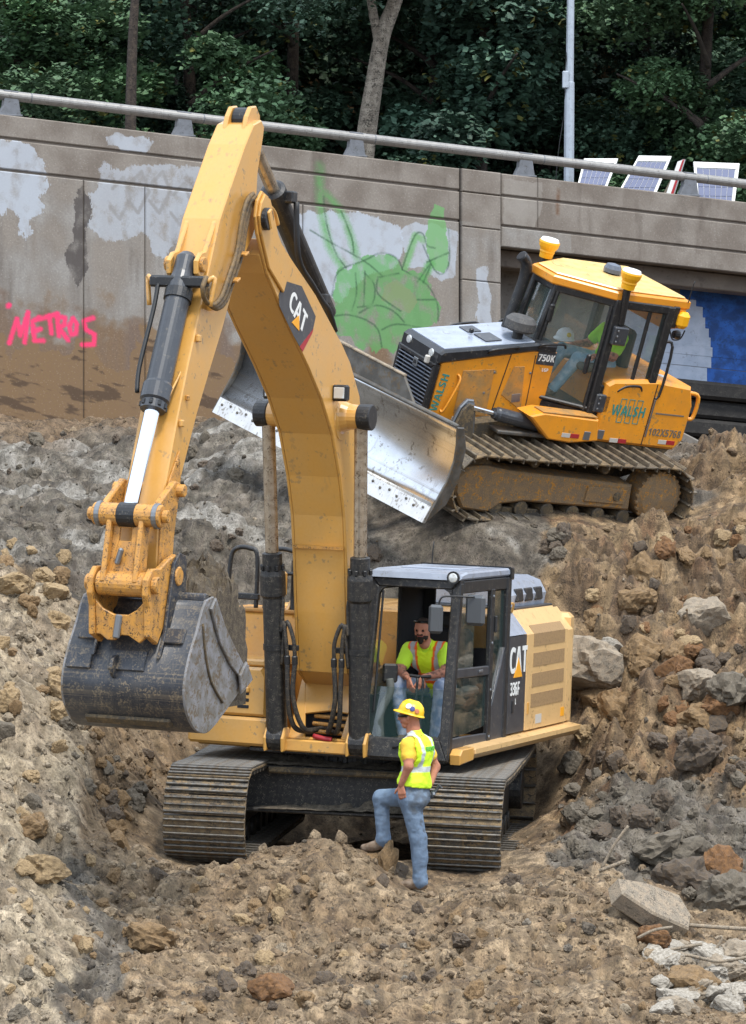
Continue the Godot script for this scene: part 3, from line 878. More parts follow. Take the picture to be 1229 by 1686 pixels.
# where the sight line through a pixel meets the soil
func pick(u: float, v: float):
	var o := Vector3(0, CAM_Y, 0)
	var dir := px(u, v, 1.0) - o
	var d := 30.0
	while d < 53.0:
		var p := o + dir * d
		if p.y <= ground_h(p.x, p.z): return Vector3(p.x, ground_h(p.x, p.z), p.z)
		d += 0.08
	return null

# ---------------------------------------------------------------- concrete wall and bridge
var w_org: Vector3
var w_dir: Vector3
var w_nrm: Vector3
var w_cap0: float
var w_grade: float
const WS0 := -3.0
const WPX := 100.0
const WTW := 1800
const WTH := 640

func wall_setup():
	var a := px(0, 188, 52.0); var b := px(1229, 333, 56.5)
	w_org = Vector3(a.x, 0, a.z)
	var d := Vector3(b.x - a.x, 0, b.z - a.z)
	w_cap0 = a.y
	w_grade = (b.y - a.y) / d.length()
	w_dir = d.normalized()
	w_nrm = Vector3.UP.cross(w_dir) * -1.0
	if w_nrm.z < 0: w_nrm = -w_nrm

func wp(s: float, w: float, n: float) -> Vector3:
	return w_org + w_dir * s + w_nrm * n + Vector3(0, w_cap0 + w_grade * s - w, 0)

# photo pixel on a plane parallel to the wall face -> (s, w)
func sw(u: float, v: float, n := 0.0) -> Vector2:
	var o := Vector3(0, CAM_Y, 0)
	var r := px(u, v, 1.0) - o
	var t := (w_org + w_nrm * n - o).dot(w_nrm) / r.dot(w_nrm)
	var p := o + r * t
	var s := (p - w_org).dot(w_dir)
	return Vector2(s, w_cap0 + w_grade * s - p.y)

func wall_piece(s0: float, s1: float, w0: float, w1: float, n0: float, n1: float, bev := 0.015) -> ArrayMesh:
	var st := mb()
	var V := func(s, w, n):
		st.set_uv(Vector2((s - WS0) * WPX / WTW, (w + 0.2) * WPX / WTH))
		st.add_vertex(wp(s, w, n))
	var Q := func(a, b, c, d):
		for q in [a, b, c, a, c, d]: V.call(q[0], q[1], q[2])
	var b := bev
	# front face, chamfers, sides (clockwise seen from outside)
	Q.call([s0 + b, w0 + b, n1], [s1 - b, w0 + b, n1], [s1 - b, w1 - b, n1], [s0 + b, w1 - b, n1])
	Q.call([s0, w0, n1 - b], [s1, w0, n1 - b], [s1 - b, w0 + b, n1], [s0 + b, w0 + b, n1])
	Q.call([s0 + b, w1 - b, n1], [s1 - b, w1 - b, n1], [s1, w1, n1 - b], [s0, w1, n1 - b])
	Q.call([s0, w0, n1 - b], [s0 + b, w0 + b, n1], [s0 + b, w1 - b, n1], [s0, w1, n1 - b])
	Q.call([s1 - b, w0 + b, n1], [s1, w0, n1 - b], [s1, w1, n1 - b], [s1 - b, w1 - b, n1])
	Q.call([s0, w0, n0], [s1, w0, n0], [s1, w0, n1 - b], [s0, w0, n1 - b])
	Q.call([s0, w1, n1 - b], [s1, w1, n1 - b], [s1, w1, n0], [s0, w1, n0])
	Q.call([s0, w0, n0], [s0, w0, n1 - b], [s0, w1, n1 - b], [s0, w1, n0])
	Q.call([s1, w0, n1 - b], [s1, w0, n0], [s1, w1, n0], [s1, w1, n1 - b])
	Q.call([s1, w0, n0], [s0, w0, n0], [s0, w1, n0], [s1, w1, n0])
	st.generate_normals()
	return st.commit()

var wimg: Image
func wpix(p: Vector2) -> Vector2: return Vector2((p.x - WS0) * WPX, (p.y + 0.2) * WPX)

func nz(x: int, y: int, arr: PackedByteArray) -> float:
	return arr[(posmod(y, NS)) * NS + posmod(x, NS)] / 255.0 - 0.5

func blend_px(x: int, y: int, c: Color, a: float):
	if x < 0 or y < 0 or x >= WTW or y >= WTH or a <= 0.0: return
	wimg.set_pixel(x, y, wimg.get_pixel(x, y).lerp(c, min(a, 1.0)))

# brush stroke through photo pixels; r in metres; patchy like spray or roller paint
func stroke(pts: Array, r: float, c: Color, a: float, soft := 0.4, patch := 0.5, curve := false):
	var q := []
	for p in pts: q.append(wpix(sw(p[0], p[1])))
	if curve:
		var v := []
		for p in q: v.append(Vector3(p.x, p.y, 0))
		q = []
		for p in smooth_path(v, 4): q.append(Vector2(p.x, p.y))
	var R := r * WPX
	var lo := Vector2(1e9, 1e9); var hi := Vector2(-1e9, -1e9)
	for p in q:
		lo = lo.min(p); hi = hi.max(p)
	for y in range(int(lo.y - R - 2), int(hi.y + R + 3)):
		for x in range(int(lo.x - R - 2), int(hi.x + R + 3)):
			var d := 1e9
			var P := Vector2(x, y)
			for i in max(q.size() - 1, 1):
				var e: Vector2 = q[min(i + 1, q.size() - 1)]
				d = min(d, P.distance_to(Geometry2D.get_closest_point_to_segment(P, q[i], e)))
			d += nz(x * 3, y * 3, noise_b) * R * 0.5
			if d < R:
				blend_px(x, y, c, a * clampf((R - d) / (R * soft + 0.6), 0, 1) * clampf(1.0 + nz(x * 2, y * 2, noise_a) * patch * 3.0 + nz(x * 5, y * 5, noise_b) * patch, 0, 1))

func blot(pts: Array, c: Color, a: float, edge := 10.0, patch := 0.5, drip := 0.0):
	var q := PackedVector2Array()
	var lo := Vector2(1e9, 1e9); var hi := Vector2(-1e9, -1e9)
	for p in pts:
		var w := wpix(sw(p[0], p[1]))
		q.append(w); lo = lo.min(w); hi = hi.max(w)
	for y in range(int(lo.y - edge), int(hi.y + edge + 1)):
		for x in range(int(lo.x - edge), int(hi.x + edge + 1)):
			var P := Vector2(x + nz(x * 2, y * 2 + 90, noise_a) * edge * 2.4 + nz(x * 5, y, noise_b) * edge * 0.7, y + nz(x * 2 + 200, y * 2, noise_a) * edge * 2.4 + nz(x * 6, 77, noise_b) * drip)
			if Geometry2D.is_point_in_polygon(P, q):
				blend_px(x, y, c, a * clampf(1.0 + nz(x * 3, y * 2, noise_a) * patch * 3.5 + nz(x * 4, y * 4, noise_b) * patch, 0, 1))

func wall_texture() -> ImageTexture:
	wimg = Image.create(WTW, WTH, false, Image.FORMAT_RGB8)
	var base := Color(0.50, 0.47, 0.435); var brownish := Color(0.43, 0.395, 0.36)
	var pale := Color(0.56, 0.55, 0.53)
	var mud := Color(0.43, 0.34, 0.25); var mud2 := Color(0.50, 0.40, 0.27); var muddark := Color(0.27, 0.21, 0.16)
	for y in WTH:
		var w := y / WPX - 0.2
		for x in WTW:
			var s := x / WPX + WS0
			var a := nz(x, y, noise_a); var b := nz(x * 3, y * 3, noise_b)
			var st := nz(int(x * 0.8), int(y / 7.0) + 40, noise_a) * 0.6 + nz(int(x * 0.45) + 99, int(y / 12.0), noise_b) * 0.45      # run-off streaks
			var c := base.lerp(brownish, clampf(0.5 + a * 2.2, 0, 1))
			if w > 0.78 and s < 9.0: c = c.lerp(pale, clampf(0.35 + a * 1.5 + st * 1.2, 0, 0.75))
			c = c.lerp(Color(0.33, 0.295, 0.265), clampf((st - 0.08) * 2.4, 0, 0.55))
			if s < 8.0:
				# mud thrown and smeared against the lower wall
				var line: float = 2.55 + a * 1.1 + nz(x / 2, 10, noise_a) * 0.8 + max(s - 4.0, 0.0) * 0.18
				if w > line: c = c.lerp(mud.lerp(Color(0.40, 0.33, 0.28), clampf(0.5 + st * 3.0, 0, 1)), clampf((w - line) * 3.0, 0, 0.85))
				var l2: float = 3.3 + nz(x / 2 + 100, y / 3, noise_a) * 1.5 + max(s - 3.0, 0.0) * 0.3
				if w > l2: c = c.lerp(mud2.lerp(mud, clampf(0.5 + b * 2.0, 0, 1)), 0.8)
				var smear := nz(int(x * 0.9 + y * 0.55), int(y * 3.4 - x * 0.6), noise_a)
				if w > l2 + 0.12 and smear > 0.10: c = c.lerp(muddark, clampf((smear - 0.10) * 7.0, 0, 0.75))
			c = c * (1.0 + b * 0.16)
			if nz(x * 7 + 13, y * 7, noise_c) < -0.36: c = c.lightened(0.18)
			wimg.set_pixel(x, y, Color(c.r, c.g, c.b))
	# roller patches of pale blue-grey paint
	var wh := Color(0.66, 0.69, 0.73)
	blot([[-60, 225], [50, 232], [78, 285], [70, 330], [48, 380], [35, 388], [18, 345], [0, 350], [-60, 340]], wh, 0.8, 9, 0.35, 5)
	blot([[178, 222], [240, 220], [250, 235], [240, 248], [205, 250], [178, 243]], wh, 0.75, 6, 0.35)
	blot([[165, 275], [225, 270], [330, 275], [335, 330], [300, 400], [255, 420], [240, 385], [170, 400], [142, 370], [150, 330]], wh, 0.62, 9, 0.55, 6)
	blot([[480, 350], [545, 347], [605, 352], [652, 368], [668, 395], [650, 440], [600, 452], [560, 500], [535, 480], [500, 440], [480, 400]], wh, 0.85, 7, 0.25, 6)
	blot([[690, 365], [755, 378], [752, 455], [728, 465], [700, 445], [672, 440], [660, 380]], wh, 0.75, 6, 0.3)
	for k in [[185, 310], [215, 300], [250, 300], [285, 320]]:
		stroke([[k[0], k[1]], [k[0] + 18, k[1] - 18], [k[0] + 30, k[1] + 15], [k[0] + 12, k[1] + 50], [k[0] - 4, k[1] + 30]], 0.035, Color(0.50, 0.49, 0.48), 0.7)
	# dark damp run below the crack
	blot([[128, 320], [139, 305], [150, 330], [140, 400], [142, 445], [132, 470], [116, 455], [108, 425], [120, 380]], Color(0.25, 0.23, 0.22), 0.75, 6, 0.5, 8)
	# green figure
	var gr := Color(0.33, 0.57, 0.31); var gr2 := Color(0.40, 0.60, 0.37); var ol := Color(0.12, 0.22, 0.15)
	var K := func(l): 
		var o := []
		for p in l: o.append([480 + p[0] / 3.234, 230 + p[1] / 3.234])
		return o
	blot(K.call([[220, 830], [235, 740], [260, 690], [320, 660], [390, 640], [480, 600], [560, 630], [590, 680], [690, 720], [750, 780], [785, 870], [780, 970], [690, 1010], [620, 1060], [540, 1140], [430, 1120], [300, 1060], [220, 1000], [215, 900]]), gr, 0.72, 7, 0.6)
	stroke(K.call([[150, 140], [150, 300], [168, 420], [200, 560], [265, 665]]), 0.11, gr, 0.75, 1.0, 0.5, true)
	stroke(K.call([[185, 290], [260, 380], [310, 500], [350, 640]]), 0.10, gr, 0.75, 1.0, 0.5, true)
	stroke(K.call([[600, 690], [660, 510], [700, 530]]), 0.08, gr2, 0.8, 0.6)
	blot(K.call([[735, 400], [765, 340], [800, 350], [815, 420], [830, 560], [835, 660], [805, 710], [760, 690], [715, 580], [725, 480]]), gr2, 0.8, 4, 0.25)
	stroke(K.call([[690, 750], [740, 660]]), 0.10, gr, 0.8, 0.6)
	blot(K.call([[500, 780], [560, 750], [640, 800], [670, 870], [630, 920], [540, 890], [480, 850]]), Color(0.47, 0.50, 0.36), 0.7, 4, 0.4)
	for l in [[[215, 830], [250, 700], [390, 640], [480, 600], [560, 630], [590, 690]], [[215, 940], [300, 930], [400, 960], [460, 1010], [480, 1100]], [[480, 1010], [560, 980], [690, 1000]], [[340, 710], [345, 820], [320, 910]], [[390, 700], [385, 880]], [[390, 710], [440, 770], [430, 870], [350, 890]], [[360, 920], [450, 880], [540, 910], [600, 970]], [[590, 690], [720, 770], [775, 870], [780, 960]], [[100, 480], [200, 540], [380, 640], [480, 720]], [[470, 730], [570, 710]], [[460, 730], [460, 820], [580, 910]], [[170, 300], [185, 440], [230, 590], [290, 680]], [[265, 380], [320, 520], [330, 600]], [[590, 680], [655, 510], [700, 500], [720, 560], [765, 575]], [[720, 650], [835, 600]], [[835, 470], [840, 640], [810, 710], [760, 690], [700, 560]], [[670, 755], [740, 660], [700, 760]], [[670, 850], [770, 850]]]:
		stroke(K.call(l), 0.022, ol, 0.65, 1.0, 0.7, true)
	# pale paint on the pilaster
	blot([[782, 440], [800, 436], [804, 500], [806, 570], [784, 570]], wh, 0.7, 5, 0.3, 6)
	# pink lettering
	var pk := Color(0.90, 0.22, 0.40)
	var W := func(l):
		var o := []
		for p in l: o.append([p[0] / 1.982, 100 + p[1] / 1.982])
		return o
	for l in [[[30, 920], [55, 842], [66, 895], [92, 820], [80, 918]], [[128, 836], [106, 850], [112, 912], [142, 912]], [[108, 882], [132, 874]], [[128, 842], [188, 824]], [[160, 832], [168, 888]], [[186, 832], [192, 896]], [[186, 834], [212, 838], [210, 860], [192, 870], [222, 910]], [[238, 840], [226, 865], [232, 892], [248, 888], [250, 858], [238, 840]], [[304, 838], [274, 848], [280, 876], [308, 892], [306, 924], [268, 926]], [[26, 800], [30, 796]]]:
		stroke(W.call(l), 0.052, pk, 0.95, 0.5, 0.12)
	# repair patches and rust on the bridge parapet
	blot([[828, 292], [895, 300], [890, 345], [880, 375], [828, 370]], Color(0.58, 0.56, 0.53), 0.55, 4, 0.3)
	stroke([[919, 312], [918, 350]], 0.05, Color(0.36, 0.24, 0.16), 0.7, 0.9, 0.8)
	stroke([[1120, 320], [1118, 400]], 0.16, Color(0.35, 0.32, 0.29), 0.5, 0.9, 0.8)
	wimg.generate_mipmaps()
	return ImageTexture.create_from_image(wimg)

func make_wall():
	wall_setup()
	var m := plain(Color.WHITE, 0.92)
	m.albedo_texture = wall_texture()
	M.wall = m
	var sp0: float = sw(759, 400).x; var sp1: float = sw(823, 400).x
	var t := thing("retaining_wall", Transform3D.IDENTITY, "weathered concrete retaining wall with green and pink graffiti", "wall")
	var cuts := [-14.0, sw(139, 400).x, sw(240, 400).x, sw(500, 300).x, sp0 - 0.012]
	var c2 := [-14.0, sw(420, 240).x, sp0 - 0.012]
	for i in c2.size() - 1:
		part("coping", wall_piece(c2[i], c2[i + 1] - 0.006, 0.0, 0.315, -0.34, 0.0), M.wall, t)
		part("parapet_band", wall_piece(c2[i], c2[i + 1] - 0.006, 0.35, 0.77, -0.34, 0.0), M.wall, t)
	for i in 4:
		part("wall_panel", wall_piece(cuts[i], cuts[i + 1] - 0.012, 0.805, 6.2, -0.34, 0.0), M.wall, t)
	part("wall_core", wall_piece(-14.0, sp0 - 0.02, 0.02, 6.2, -1.2, -0.035), M.concrete, t)
	var p := thing("concrete_pilaster", Transform3D.IDENTITY, "pale concrete pilaster between graffiti wall and bridge", "pilaster")
	part("pilaster_cap", wall_piece(sp0, sp1, 0.0, 0.34, -0.36, 0.05), M.wall, p)
	part("pilaster_block", wall_piece(sp0, sp1, 0.352, 0.86, -0.36, 0.05), M.wall, p)
	part("pilaster_block", wall_piece(sp0, sp1, 0.868, 1.66, -0.36, 0.05), M.wall, p)
	part("pilaster_block", wall_piece(sp0, sp1, 1.668, 6.2, -0.36, 0.05), M.wall, p)
	part("pilaster_core", wall_piece(sp0 + 0.01, sp1 - 0.002, 0.01, 6.2, -5.2, -0.02), M.concrete, p)

func make_bridge():
	var s0: float = sw(825, 400).x + 0.01
	var t := thing("road_bridge", Transform3D.IDENTITY, "concrete road bridge with grooved parapet over a painted underpass", "bridge")
	var cuts := [s0, sw(886, 350).x, 24.0]
	for i in 2:
		part("coping", wall_piece(cuts[i], cuts[i + 1] - 0.004, 0.0, 0.315, -0.34, 0.0), M.wall, t)
		part("parapet_band", wall_piece(cuts[i], cuts[i + 1] - 0.004, 0.35, 0.77, -0.34, 0.0), M.wall, t)
	part("fascia_beam", wall_piece(s0, 24.0, 0.80, 1.10, -0.34, -0.01), M.wall, t)
	part("parapet_core", wall_piece(s0, 24.0, 0.02, 1.09, -0.5, -0.035), M.concrete, t)
	part("girder", wall_piece(s0, 24.0, 1.10, 1.36, -1.0, -0.45), M.concrete, t)
	part("deck_slab", wall_piece(s0, 24.0, 0.75, 1.08, -9.0, -0.505), M.concrete, t)
	# far wall of the underpass, painted
	var b := thing("underpass_wall", Transform3D.IDENTITY, "underpass wall painted grey, white and deep blue below the bridge", "wall")
	var nb := -1.3
	var blue := textured(speckled(Color(0.19, 0.39, 0.70), Color(0.14, 0.26, 0.46), 0.9, Color(0.16, 0.28, 0.46), 40, 0.15), 0.85, 0.6)
	var white := textured(speckled(Color(0.70, 0.73, 0.78), Color(0.62, 0.66, 0.72), 0.8, Color(0.56, 0.58, 0.62), 20, 0.08), 0.85, 0.6)
	var lo: float = sw(1150, 628, nb).y
	part("wall_body", wall_piece(s0 - 1.0, 24.0, 0.5, 6.2, nb - 0.5, nb), M.concrete_grey, b)
	var steps := [[1000, 470, 492], [1000, 492, 1146], [1152, 492, 505], [1160, 505, 525], [1166, 525, 545], [1170, 545, 562], [1173, 562, 590], [1170, 590, 612], [1163, 612, 626]]
	var prev := 1.1
	# white field in courses with a stepped edge; the blue field fills the rest
	var rows := [[455, 492, 1120], [492, 505, 1146], [505, 523, 1157], [523, 541, 1161], [541, 556, 1167], [556, 572, 1170], [572, 588, 1173], [588, 606, 1171], [606, 640, 1164]]
	for r in rows:
		var wa: float = sw(r[2], r[0], nb).y; var wb: float = sw(r[2], r[1], nb).y
		var sx: float = sw(r[2], r[0], nb).x
		if r[0] > 470: part("painted_course", wall_piece(sw(1010, 500, nb).x, sx, wa, wb - 0.001, nb, nb + 0.012, 0.003), white, b)
		part("painted_course", wall_piece(sx + 0.001, 24.0, wa, wb - 0.001, nb, nb + 0.012, 0.003), blue, b)
	# dark beams stacked below the painting
	for k in 7:
		var wa := lo + 0.0 + k * 0.30
		var o := part("bridge_beam", wall_piece(sw(1060, 640, nb).x, 24.0, wa + 0.01, wa + 0.285, nb + 0.05, nb + [0.42, 0.30, 0.34, 0.22, 0.22, 0.36, 0.3][k], 0.05), M.dark_beam)
		tag(o, "dark weathered beam stacked with others below the blue painted wall", "beam", "dark beams under the bridge")
	# pale kerb lying down the slope behind the bulldozer
	var a := px(1105, 712, 50.2); var e := px(1240, 782, 50.6)
	var st := mb()
	box(st, (a + e) * 0.5, Vector3(0.16, 0.14, a.distance_to(e)), 0.02, frame_of(e - a))
	tag(part("concrete_kerb", fin(st), M.concrete_grey), "long grey concrete kerb sloping down behind the bulldozer", "kerb")
	# carriageway on top of wall and bridge
	var rd := part("road", wall_piece(-14.0, 24.0, 0.72, 0.745, -9.0, -1.25, 0.004), plain(Color(0.26, 0.26, 0.27), 0.9))
	tag(rd, "asphalt carriageway behind the parapet", "", "", "structure")
	var fill := part("embankment", wall_piece(-14.0, sw(823, 400).x - 0.1, 0.76, 6.4, -9.0, -1.21, 0.01), M.concrete)
	tag(fill, "earth fill behind the retaining wall", "", "", "structure")

func make_rail():
	var t := thing("guard_rail", Transform3D.IDENTITY, "grey tubular guard rail on curved posts along the parapet", "railing")
	var N := -0.16
	var us := [-270, 15, 300, 583, 862, 1132, 1400]
	var ss := []
	for u in us: ss.append(sw(u, 260, N).x)
	for i in ss.size():
		var st := mb()
		var s: float = ss[i]
		var mapf := func(p: Vector2, tt: float): return wp(s + p.x, -p.y, N + tt)
		prism(st, v2([[-0.17, 0.0], [0.17, 0.0], [0.15, 0.10], [0.13, 0.24], [0.125, 0.37], [-0.095, 0.37], [-0.085, 0.26], [-0.10, 0.14], [-0.14, 0.06]]), mapf, -0.05, 0.075, 0.01)
		var po := part("rail_post", fin(st), M.rail_post, t)
		var st2 := mb()
		box(st2, wp(s, -0.012, N), Vector3(0.34, 0.024, 0.24), 0.004, Basis(w_dir, Vector3.UP, w_nrm).orthonormalized())
		part("base_plate", fin(st2), M.rail_post, po)
	for i in ss.size() - 1:
		var a := wp(ss[i] + 0.32, -0.30, N + 0.02); var b := wp(ss[i + 1] + 0.318, -0.30, N + 0.02)
		part("rail_tube", cylm(a, b, 0.072, -1, 18), M.rail, t)
		part("tube_sleeve", cylm(b - (b - a).normalized() * 0.05, b + (b - a).normalized() * 0.05, 0.069, -1, 18), M.rail_post, t)

# ---------------------------------------------------------------- trees
func leaf_mesh(sd: int) -> ArrayMesh:
	var r2 := RandomNumberGenerator.new(); r2.seed = sd
	var st := mb()
	for k in 4:
		var b := Basis.from_euler(Vector3(r2.randf_range(-0.9, 0.5), r2.randf() * TAU, r2.randf_range(-0.5, 0.5)))
		var o := Vector3(r2.randf_range(-0.09, 0.09), r2.randf_range(-0.07, 0.07), r2.randf_range(-0.09, 0.09))
		var s := r2.randf_range(0.10, 0.15)
		var q := [Vector3(0, 0, 0), Vector3(-0.45, 0.06, 0.35), Vector3(-0.30, 0.02, 0.62), Vector3(0, -0.08, 1.0), Vector3(0.30, 0.02, 0.62), Vector3(0.45, 0.06, 0.35), Vector3(0, -0.03, 0.5)]
		for i in 7: q[i] = o + b * (q[i] * s)
		for i in 5: tri(st, q[6], q[i], q[i + 1])
		tri(st, q[6], q[5], q[0])
	return fin(st)

func trunk_mesh(pts: Array, r0: float, r1: float, forks: Array) -> ArrayMesh:
	var st := mb(); st.set_smooth_group(0)
	hose(st, pts, r0, 10, 6, r1)
	for f in forks: hose(st, f[0], f[1], 8, 6, f[2])
	return fin(st)

func make_trees():
	var leaves := []
	for k in 3: leaves.append(leaf_mesh(50 + k))
	var lm := StandardMaterial3D.new()
	lm.vertex_color_use_as_albedo = true
	lm.roughness = 0.65
	lm.cull_mode = BaseMaterial3D.CULL_DISABLED
	lm.backlight_enabled = true; lm.backlight = Color(0.03, 0.05, 0.015)
	# wooded hillside
	var st := mb()
	for i in 24:
		for j in 8:
			var q := []
			for e in [[i, j], [i + 1, j], [i + 1, j + 1], [i, j + 1]]:
				var x: float = -36 + e[0] * 3.0; var z: float = -66.5 - e[1] * 2.5
				q.append(Vector3(x, 6.2 + e[1] * 3.2 + sin(x * 0.9 + e[1] * 2.0) * 0.3, z))
			quad(st, q[3], q[2], q[1], q[0])
	tag(part("hill", fin(st), M.rock_brown), "wooded hillside behind the road", "", "", "structure")
	# undergrowth covering the hillside
	var um := MultiMesh.new()
	um.transform_format = MultiMesh.TRANSFORM_3D
	um.use_colors = true
	um.mesh = leaves[1]
	um.instance_count = 40000
	rng.seed = 78
	for i in um.instance_count:
		var x := rng.randf_range(-13.0, 13.0); var f := rng.randf_range(0.0, 5.0)
		var b := Basis.from_euler(Vector3(rng.randf_range(-0.2, 0.9), rng.randf_range(-0.9, 0.9), rng.randf_range(-0.6, 0.6))).scaled(Vector3.ONE * rng.randf_range(1.0, 2.0))
		um.set_instance_transform(i, Transform3D(b, Vector3(x, 6.2 + f * 3.2 + sin(x * 0.9 + f * 2.0) * 0.3 + rng.randf() * 0.9, -66.5 - f * 2.5 + rng.randf() * 0.7)))
		var v := rng.randf_range(0.7, 1.2)
		um.set_instance_color(i, Color(0.052 * v, 0.100 * v, 0.050 * v))
	var uo := MultiMeshInstance3D.new()
	uo.name = "undergrowth"
	uo.multimesh = um
	uo.material_override = lm
	tag(uo, "leafy undergrowth covering the hillside behind the trees", "", "", "stuff")
	add_child(uo)
	# [u, depth, crown radius, crown base y, crown top y, leaves, tint, label]
	var T := [
		[-180, 66, 2.6, 6.5, 17, 1900, 0, "leafy tree standing uphill of the bare dark trunk"],
		[40, 63.5, 2.3, 6.6, 16, 2600, 1, "bright green leafy tree above the white painted patch"],
		[218, 65, 2.0, 8.0, 17, 1700, 0, "tree with a bare straight dark trunk behind the rail"],
		[330, 64, 2.0, 6.4, 14, 2300, 1, "bushy green tree behind the rail and raised stick end"],
		[292, 68, 2.4, 7.0, 18, 1800, 0, "slim dark tree deep in the wood near the bare trunk"],
		[470, 66, 2.3, 6.4, 17, 2200, 0, "dark dense tree left of the forked pale trunk"],
		[620, 60.9, 1.9, 12.0, 19, 900, 0, "tree with a tall forked pale trunk behind the rail"],
		[700, 66.5, 2.4, 6.4, 17, 2300, 0, "dark dense tree right of the forked pale trunk"],
		[790, 64.5, 1.9, 6.6, 13.5, 1900, 2, "tree with big drooping blue green leaves beside the lamp pole"],
		[900, 67, 2.5, 6.4, 18, 2300, 0, "dark tree directly behind the lamp pole"],
		[1060, 66.5, 2.4, 6.4, 18, 2300, 0, "dark tree behind the solar panels"],
		[1150, 63.5, 2.1, 6.6, 15, 2700, 1, "light green maple tree above the solar panels"],
		[1290, 64.5, 2.3, 6.4, 16, 2300, 1, "yellowish green tree at the downhill end of the parapet"],
		[1420, 67, 2.6, 6.4, 17, 1600, 0, "dark tree beyond the downhill end of the parapet"],
		[560, 70, 3.0, 7.5, 19, 1700, 0, "far dark tree filling the gap behind the forked trunk"],
		[140, 70, 3.0, 7.5, 19, 1700, 0, "far dark tree filling the gap behind the straight trunk"],
		[840, 71, 3.0, 7.5, 19, 1700, 0, "far dark tree filling the gap behind the lamp pole"],
		[1180, 71, 3.0, 7.5, 19, 1700, 0, "far dark tree filling the gap behind the solar panels"]]
	rng.seed = 77
	for q in T:
		var base := px(q[0], 400, q[1]); base.y = 6.0
		var t := thing("tree", Transform3D(Basis.IDENTITY, base), q[7], "tree", "trees behind the road")
		var top: float = q[4] - 6.0; var low: float = q[3] - 6.0
		var pts := []; var forks := []
		var mat = M.bark
		var r0 := 0.15
		if q[0] == 620:
			mat = M.bark_pale; r0 = 0.19
			pts = [px(592, 330, q[1]) - base, px(604, 220, q[1]) - base, px(616, 140, q[1]) - base, px(630, 60, q[1]) - base, px(655, -15, q[1]) - base, px(668, -120, q[1]) - base]
			forks = [[[px(627, 82, q[1]) - base, px(620, 45, q[1]) - base, px(612, 5, q[1]) - base, px(603, -90, q[1]) - base], 0.10, 0.06]]
		elif q[0] == 218:
			pts = [px(214, 330, 60.8) - base, px(216, 160, 60.8) - base, px(219, 60, 60.8) - base, px(224, -30, 60.8) - base, px(226, -140, 60.8) - base]
			r0 = 0.105
		else:
			var lean := rng.randf_range(-0.5, 0.5)
			pts = [Vector3(0, -0.6, -0.9), Vector3(lean * 0.3, top * 0.3, -0.8), Vector3(lean * 0.6, top * 0.6, -0.6), Vector3(lean, top * 0.92, 0)]
			for k in 4:
				var h := top * rng.randf_range(0.35, 0.75)
				var an := rng.randf() * TAU
				var o := Vector3(lean * h / top, h, 0)
				forks.append([[o, o + Vector3(cos(an) * 0.7, 0.5, sin(an) * 0.7), o + Vector3(cos(an) * 1.6, 0.9, sin(an) * 1.6)], 0.06, 0.015])
		part("trunk", trunk_mesh(pts, r0, r0 * 0.55, forks), mat, t)
		# clumps
		var puffs := []
		for k in int(14 + (top - low) * 1.6):
			var h := rng.randf_range(low, top)
			var f := (h - low) / (top - low)
			var rad: float = q[2] * (0.55 + 0.45 * sin(PI * clampf(f * 0.9 + 0.12, 0, 1)))
			var an := rng.randf() * TAU
			var rr := rad * sqrt(rng.randf())
			puffs.append([Vector3(cos(an) * rr, h, sin(an) * rr), rng.randf_range(0.55, 1.05), rng.randf_range(-0.3, 0.35)])
		var mm := MultiMesh.new()
		mm.transform_format = MultiMesh.TRANSFORM_3D
		mm.use_colors = true
		mm.mesh = leaves[rng.randi() % 3]
		mm.instance_count = int(q[5] * 6.5)
		for i in mm.instance_count:
			var pf = puffs[rng.randi() % puffs.size()]
			var dv := Vector3(rng.randfn(), rng.randfn() * 0.75 + 0.25, rng.randfn()).normalized()
			var pos: Vector3 = pf[0] + dv * pf[1] * pow(rng.randf(), 0.45) * Vector3(1, 0.72, 1)
			var b := Basis.from_euler(Vector3(rng.randf_range(-0.6, 0.6), rng.randf() * TAU, rng.randf_range(-0.6, 0.6))).scaled(Vector3.ONE * rng.randf_range(0.45, 1.1) * (1.45 if q[6] == 2 else 1.0))
			mm.set_instance_transform(i, Transform3D(b, pos))
			var v: float = 1.0 + pf[2] + rng.randf_range(-0.25, 0.25)
			var c: Color = [Color(0.054, 0.105, 0.062), Color(0.074, 0.140, 0.062), Color(0.066, 0.130, 0.085)][q[6]]
			if rng.randf() < 0.03: c = Color(0.13, 0.13, 0.03)
			mm.set_instance_color(i, Color(c.r * v, c.g * v, c.b * v))
		var o := MultiMeshInstance3D.new()
		o.name = "crown"
		o.set_meta("kind", "stuff")
		o.multimesh = mm
		o.material_override = lm
		t.add_child(o)

